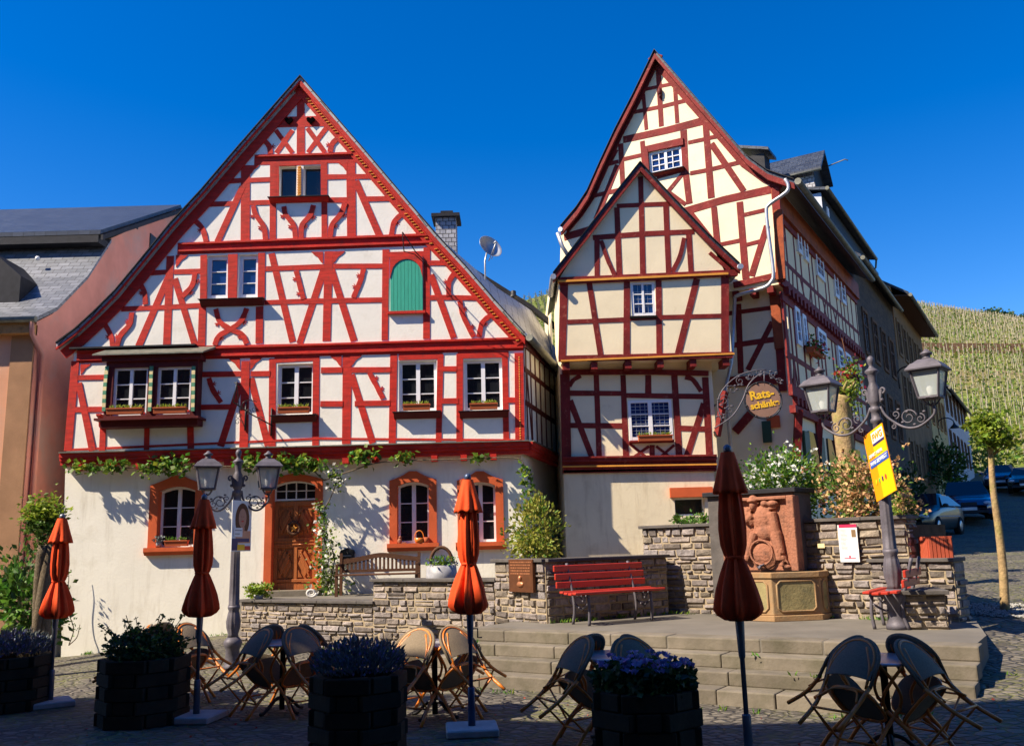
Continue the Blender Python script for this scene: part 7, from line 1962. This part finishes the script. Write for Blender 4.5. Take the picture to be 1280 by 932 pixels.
setting(1103, 824, ((212, 'dark bistro chair at front left of the rightmost table, legs out left', 0), (308, 'dark bistro chair at front right of the rightmost table', 0), (28, 'bistro chair at the far right of the rightmost table, leg pointing right', 0), (128, 'bistro chair at the far left of the rightmost table', .0)), 'round cafe table rightmost, in front of the lamp with orange poster')

# parasols
def parasol(label, px, py, top, matn, pole='pole_grey', lean=0, zg=None):
    b = G(px, py, 0); b.z = ground_z(b.x, b.y) if zg is None else zg
    tp = CAM_H+ray(*top).z*(b.y/ray(*top).y); H = tp-b.z
    t = thing('parasol', label, 'parasol', b, random.uniform(0, 6), 'closed parasols'); k = H/2.32; rr = random.Random(int(px))
    ph = [rr.uniform(0, 6) for _ in range(4)]
    def fold(a, i, z):
        s_ = .16 if z < 1.5*k else .12
        return .92+1.25*s_*math.cos(8*a+ph[0]+z*1.3)+.09*math.cos(3*a+ph[1]+z*2.6)+.06*math.cos(13*a+ph[2]-z*2)+.03*math.cos(21*a+ph[3]+z*4)
    mb = MB(); mb.lathe([(.052, 2.30), (.075, 2.22), (.10, 2.10), (.122, 2.02), (.128, 1.985), (.10, 1.995)][::1], n=64, mod=lambda a, i, z: 1+(.12*math.cos(8*a+ph[0]) if i > 1 else 0), cap=False)
    mb.v = [(x, y, z*k) for x, y, z in mb.v]; build('vent_cap', mb, matn, t, local=True)
    prof = [(.055, 2.2), (.075, 2.05), (.082, 1.97), (.092, 1.85), (.098, 1.72), (.092, 1.6), (.074, 1.53), (.064, 1.51), (.078, 1.47), (.11, 1.38), (.142, 1.28), (.165, 1.18), (.172, 1.13), (.15, 1.09), (.10, 1.055), (.06, 1.05)]
    mb = MB(); mb.lathe([(r, z*k) for r, z in prof], n=80, mod=fold, cap=False); build('canopy', mb, matn, t, local=True)
    mb = MB(); mb.lathe([(.068, 1.525*k), (.074, 1.512*k), (.068, 1.50*k)], n=24); build('tie_band', mb, matn, t, local=True)
    mb = MB(); mb.lathe([(.019, .04), (.019, 2.3*k)], n=12); mb.lathe([(.03, 1.10*k), (.035, 1.04*k), (.026, .80*k), (.02, .78*k)], n=12); mb.lathe([(.02, 2.29*k), (.035, 2.31*k), (.03, 2.345*k), (.01, 2.36*k)], n=12); build('pole', mb, pole, t, local=True)
    mb = MB(); mb.tube([(0, 0, .92*k), (.07, 0, .92*k), (.07, 0, .84*k), (.11, 0, .84*k)], .008, 6); build('crank', mb, 'iron_black', t, local=True)
    mb = MB(); mb.lathe([(.034, .06), (.034, .40), (.028, .41)], n=12); mb.tube([(.03, 0, .33), (.07, 0, .33)], .008, 6); build('pole_socket', mb, pole, t, local=True)
    mb = MB(); mb.box((0, 0, .035), (.48, .48, .07)); build('base_slab', mb, 'concrete', t, local=True, bevel=.012)
    return t
parasol('closed orange parasol at the far left in front of the twisted trunk', 62, 882, (66, 646), 'fabric_orange')
parasol('closed parasol in shade between the leftmost planter and the portrait poster', 245, 900, (252, 622), 'fabric_orange')
parasol('sunlit closed orange parasol in the middle of the square', 590, 916, (578, 597), 'fabric_orange', pole='pole_blue')
bu = G(938, 960, 0)
parasol('nearest closed parasol in shade in front of the fountain', 938, 964, (905, 562), 'fabric_orange')

# planters
def planter(label, px, py, rad, h, kind, seed, y=None):
    b = G(px, py, 0); b.z = ground_z(b.x, b.y); b.y += rad*.8
    t = thing('wooden_planter', label, 'planter', b, R(18), 'block built wooden planters'); rr = random.Random(seed); mb = MB(); n = 8; k = 5; ch = h/k
    for c in range(k):
        for i in range(n):
            a0 = 2*math.pi*(i+(.12 if c % 2 else -.12))/n; a1 = 2*math.pi*(i+1+(-.12 if c % 2 else .12))/n
            p = Vector((math.cos(a0)*rad, math.sin(a0)*rad, c*ch+ch/2)); q = Vector((math.cos(a1)*rad, math.sin(a1)*rad, c*ch+ch/2))
            a0 = 2*math.pi*i/n; a1 = 2*math.pi*(i+1)/n; p = Vector((math.cos(a0)*rad, math.sin(a0)*rad, c*ch+ch/2)); q = Vector((math.cos(a1)*rad, math.sin(a1)*rad, c*ch+ch/2)); d = (q-p).normalized()
            e = .05 if (i+c) % 2 else -.05; jt = rr.uniform(-.006, .006); off = Vector((math.cos((a0+a1)/2), math.sin((a0+a1)/2), 0))*jt
            mb.bar(p-d*e+off, q+d*e+off, .10, ch-.008)
    build('timber_blocks', mb, 'wood_dark', t, local=True, bevel=.006)
    mb = MB(); mb.lathe([(rad-.06, h-.10), (rad*.5, h-.06), (.01, h-.05)], n=12, cap=False); build('soil', mb, 'soil', t, local=True)
    lb = MB()
    if kind == 'lavender':
        for i in range(2600):
            a = rr.uniform(0, 6.28); r = rad*.98*math.sqrt(rr.random()); z = h+rr.uniform(-.02, .26)*(1-.55*(r/rad)**2)+.02
            lb.cur = 0 if rr.random() < .8 else 1
            lb.leaf((math.cos(a)*r*1.1, math.sin(a)*r*1.1, z), rr.uniform(.04, .09) if lb.cur == 0 else .03, (math.cos(a)*r*2+rr.gauss(0, .4), math.sin(a)*r*2+rr.gauss(0, .4), 1), .25 if lb.cur == 0 else .9)
        mats = ['leaf_grey', 'petal_violet']
    elif kind == 'twiggy':
        for i in range(1500):
            a = rr.uniform(0, 6.28); r = rad*.95*math.sqrt(rr.random()); z = h+rr.uniform(-.02, .30)*(1-.5*(r/rad)**2); lb.leaf((math.cos(a)*r*1.05, math.sin(a)*r*1.05, z), rr.uniform(.04, .08))
        for k2 in range(46):
            a = rr.uniform(0, 6.28); r = rad*rr.uniform(.3, 1.15); p0 = Vector((math.cos(a)*r*.5, math.sin(a)*r*.5, h)); p1 = Vector((math.cos(a)*r*1.15, math.sin(a)*r*1.15, h+rr.uniform(.15, .45))); lb.cur = 2; lb.tube([p0, p0.lerp(p1, .5)+Vector((0, 0, .05)), p1], .004, 4)
            for j in range(12): lb.cur = 1; lb.leaf(p0.lerp(p1, rr.uniform(.5, 1)), rr.uniform(.03, .06))
        mats = ['leaf_dark', 'leaf', 'bark']
    else:
        for i in range(2200):
            a = rr.uniform(0, 6.28); r = rad*.98*math.sqrt(rr.random()); z = h+rr.uniform(-.02, .20)*(1-.4*(r/rad)**2); lb.leaf((math.cos(a)*r*1.05, math.sin(a)*r*1.05, z), rr.uniform(.04, .08), None, .8)
        for i in range(60):
            a = rr.uniform(0, 6.28); r = rad*math.sqrt(rr.random()); z = h+.14+rr.uniform(0, .08); lb.cur = 1
            for j in range(5): lb.leaf((math.cos(a)*r, math.sin(a)*r, z), .045, (math.cos(j*1.25), math.sin(j*1.25), .3), 1)
        mats = ['leaf_dark', 'petal_violet']
    build('plants', lb, mats, t, local=True)
    return t
planter('dark wooden planter with twiggy red leaved plant, second from left', 161, 910, .40, .66, 'twiggy', 1)
planter('wooden block planter with blue grey lavender in the middle', 440, 952, .36, .66, 'lavender', 2)
planter('wooden block planter with dark pansies, right one', 819, 985, .36, .64, 'pansy', 3)
planter('wooden block planter with grey foliage cut by the left edge', -12, 892, .40, .60, 'lavender', 4)

# ============================================================ CARS
def car(label, px, yd, heading, paint, L=4.3, H=1.45, W=1.74):
    b = Y(px, 640, yd); b.z = ground_z(b.x, b.y); sl_ = math.atan(.07)
    t = thing('parked_car', label, 'car', b, heading, 'cars parked in the street')
    hw = W/2
    # sections along y (front at -y): y, half width at belt, bottom z, belt z, roof z, roof half width
    S = [(-L/2, .60, .30, .55, .55, .55), (-L/2+.10, .78, .22, .66, .68, .66), (-L/2+.5, .85, .20, .78, .82, .72), (-L/2+1.05, .87, .20, .86, .90, .72), (-L/2+1.25, .87, .20, .90, .94, .72), (-L/2+2.0, .87, .20, .93, H-.03, .60), (-L/2+2.4, .87, .20, .94, H, .58), (L/2-1.2, .87, .20, .95, H-.02, .58), (L/2-.35, .85, .22, .95, .98, .66), (L/2-.05, .80, .26, .88, .90, .62), (L/2, .62, .32, .70, .72, .55)]
    mb = MB(); mb.smooth = True; rings = []
    for (y, w_, zb, zk, zr, wr) in S:
        w_ *= hw/.87; wr *= hw/.87; pts = [(w_*.82, zb), (w_*.97, zb+.08), (w_, (zb+zk)/2), (w_*.985, zk-.06), (w_*.95, zk), (wr, zr-.03), (wr*.85, zr), (0, zr+.015)]
        pts = pts+[(-x, z) for x, z in pts[-2::-1]]; rings.append([mb.vert((x, y, z)) for x, z in pts])
    for i in range(len(rings)-1):
        for j in range(len(rings[0])-1): mb.face((rings[i][j], rings[i][j+1], rings[i+1][j+1], rings[i+1][j]))
    mb.face(rings[0]); mb.face(rings[-1][::-1]); body = build('body', mb, paint, t, local=True)
    k = hw/.87
    mb = MB(); mb.poly([(-.76*k, -L/2+1.27, .955), (.76*k, -L/2+1.27, .955), (.60*k, -L/2+1.93, H-.05), (-.60*k, -L/2+1.93, H-.05)]); build('windscreen', mb, 'car_glass', t, local=True)
    o_ = t.children[-1]
    for v_ in o_.data.vertices: v_.co += Vector((0, -.02, .035))
    for s_ in (-1, 1):
        mb = MB(); P = [(s_*.85*k, -L/2+1.45, .96), (s_*.85*k, L/2-.55, .98), (s_*.64*k, L/2-1.2, H-.10), (s_*.635*k, -L/2+2.05, H-.10)]
        P = [Vector(p)+Vector((s_*.018, 0, .01)) for p in P]; mb.poly(P if s_ > 0 else P[::-1]); build('side_window', mb, 'car_glass', t, local=True)
        mb = MB(); mb.ball((s_*.62*k, -L/2+.12, .62), (.17, .09, .085), 12, 8); build('headlight', mb, 'headlight', t, local=True)
        mb = MB(); mb.ball((s_*(hw+.10), -L/2+1.45, .98), (.10, .05, .065), 10, 7); build('mirror', mb, paint, t, local=True)
        for yy in (-L/2+.82, L/2-.85):
            mb = MB(); M = Matrix.Rotation(math.pi/2, 3, 'Y'); tmp = MB(); tmp.lathe([(.20, -.09), (.30, -.10), (.315, -.06), (.315, .06), (.30, .10), (.20, .09)], n=20)
            for v_ in tmp.v: mb.v.append(tuple(Vector((s_*(hw-.08), yy, .315))+M @ Vector(v_)))
            mb.f = tmp.f; mb.m = tmp.m; mb.sm = tmp.sm; wh = build('wheel', mb, 'tyre', t, local=True)
            mb = MB(); tmp = MB(); tmp.lathe([(.19, -.085), (.17, -.102), (.05, -.095), (.01, -.10)] if s_ < 0 else [(.01, .10), (.05, .095), (.17, .102), (.19, .085)], n=16)
            for v_ in tmp.v: mb.v.append(tuple(Vector((s_*(hw-.08), yy, .315))+M @ Vector(v_)))
            mb.f = tmp.f; mb.m = tmp.m; mb.sm = tmp.sm; build('rim', mb, 'steel', wh, local=True)
    mb = MB(); mb.box((0, -L/2-.01, .42), (.52, .02, .11)); build('number_plate', mb, 'plate', t, local=True)
    mb = MB(); mb.box((0, -L/2+.02, .60), (.55, .06, .13)); build('grille', mb, 'iron_black', t, local=True)
    mb = MB(); mb.box((0, -L/2+.02, .32), (1.3, .06, .10)); build('bumper_intake', mb, 'iron_black', t, local=True)
    mb = MB(); mb.tube([(hw*1.0, -L/2+.9, .62), (hw*1.01, L/2-.9, .64)], .012, 5); mb.tube([(-hw*1.0, -L/2+.9, .62), (-hw*1.01, L/2-.9, .64)], .012, 5); build('side_trim', mb, 'zinc', t, local=True)
    return t
car('dark green car with round headlights, nearest in the street, above the red planter', 1152, 31, R(-40), 'car_green', H=1.42)
car('dark blue car behind the green one, facing down the street', 1209, 36, R(-24), 'car_blue', H=1.55)
car('blue car parked far up the street at the right edge', 1257, 52, R(-30), 'car_blue')
car('black car at the very right edge up the street', 1291, 49, R(-34), 'car_dark')
# foliage on the far facades
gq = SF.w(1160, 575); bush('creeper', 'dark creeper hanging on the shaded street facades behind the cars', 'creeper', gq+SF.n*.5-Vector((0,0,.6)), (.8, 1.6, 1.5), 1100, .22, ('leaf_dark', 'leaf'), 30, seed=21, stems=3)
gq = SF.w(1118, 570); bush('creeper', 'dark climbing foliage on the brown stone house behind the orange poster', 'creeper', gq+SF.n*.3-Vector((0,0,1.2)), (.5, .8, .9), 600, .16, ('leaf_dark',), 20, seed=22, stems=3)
gq = Y(1232, 600, 62); gq.z = ground_z(gq.x, gq.y)+1.2
bush('roadside_bush', 'light green bushes by the road below the vineyard', 'bush', gq+Vector((1, 6, 1.0)), (6, 2, 1.6), 1400, .4, ('leaf_bright', 'leaf_vine', 'leaf'), 30, seed=23, stems=3)
# retaining wall along the far side of the street is outside the frame

# ============================================================ WEEDS IN THE JOINTS AND FALLEN LEAVES
rr = random.Random(77); lb = MB()
def tuft(p, n, sz):
    for i in range(n): lb.cur = 0 if rr.random() < .75 else 1; lb.leaf(Vector(p)+Vector((rr.gauss(0, .03), rr.gauss(0, .03), .0)), sz*rr.uniform(.5, 1.3), (rr.gauss(0, .7), rr.gauss(0, .7), 1), .3)
for k in range(4):
    for i in range(16):
        p = A0+EV*rr.uniform(-.2, LEN)-NV*(.30*(k+1)-.0+ .02); z = max(PZ-(k+1)*.145, ground_z(p.x, p.y))
        if rr.random() < (.35 if k < 3 else 1): tuft((p.x, p.y, z), rr.randrange(4, 14), .06)
for (a, b) in ((W683, W835), (W835, BK1), (WL0, W620)):
    for i in range(26):
        p = a.lerp(b, rr.random()); z = PZ if a is not WL0 else ground_z(p.x, p.y-.15)
        p = p+Vector((0, -.09, 0)); tuft((p.x, p.y, z), rr.randrange(4, 16), .07)
for i in range(60):
    p = Vector((rr.uniform(-9.5, -5), 0, 0)); p.y = 20.1; tuft((p.x, p.y, ground_z(p.x, p.y)), rr.randrange(3, 9), .07)
for i in range(90):
    x = rr.uniform(4.6, 9); y = rr.uniform(8, 16)
    if x > 4.9+.55*(y-9.4): tuft((x, y, ground_z(x, y)), rr.randrange(3, 8), .05)
o = build('weeds', lb, ['leaf_fresh', 'leaf_bright']); o['kind'] = 'stuff'
lb = MB()
for i in range(260):
    x = rr.uniform(-5, 6); y = rr.uniform(6.5, 11.5)
    q = Vector((x, y, 0))-A0; v_ = q.dot(NV)
    if v_ > -1.25 and -.5 < q.dot(EV) < LEN+.2: continue
    lb.leaf((x, y, ground_z(x, y)+.006), rr.uniform(.02, .045), (rr.gauss(0, 1), rr.gauss(0, 1), .08), .7)
o = build('fallen_leaves', lb, 'leaf_copper'); o['kind'] = 'stuff'
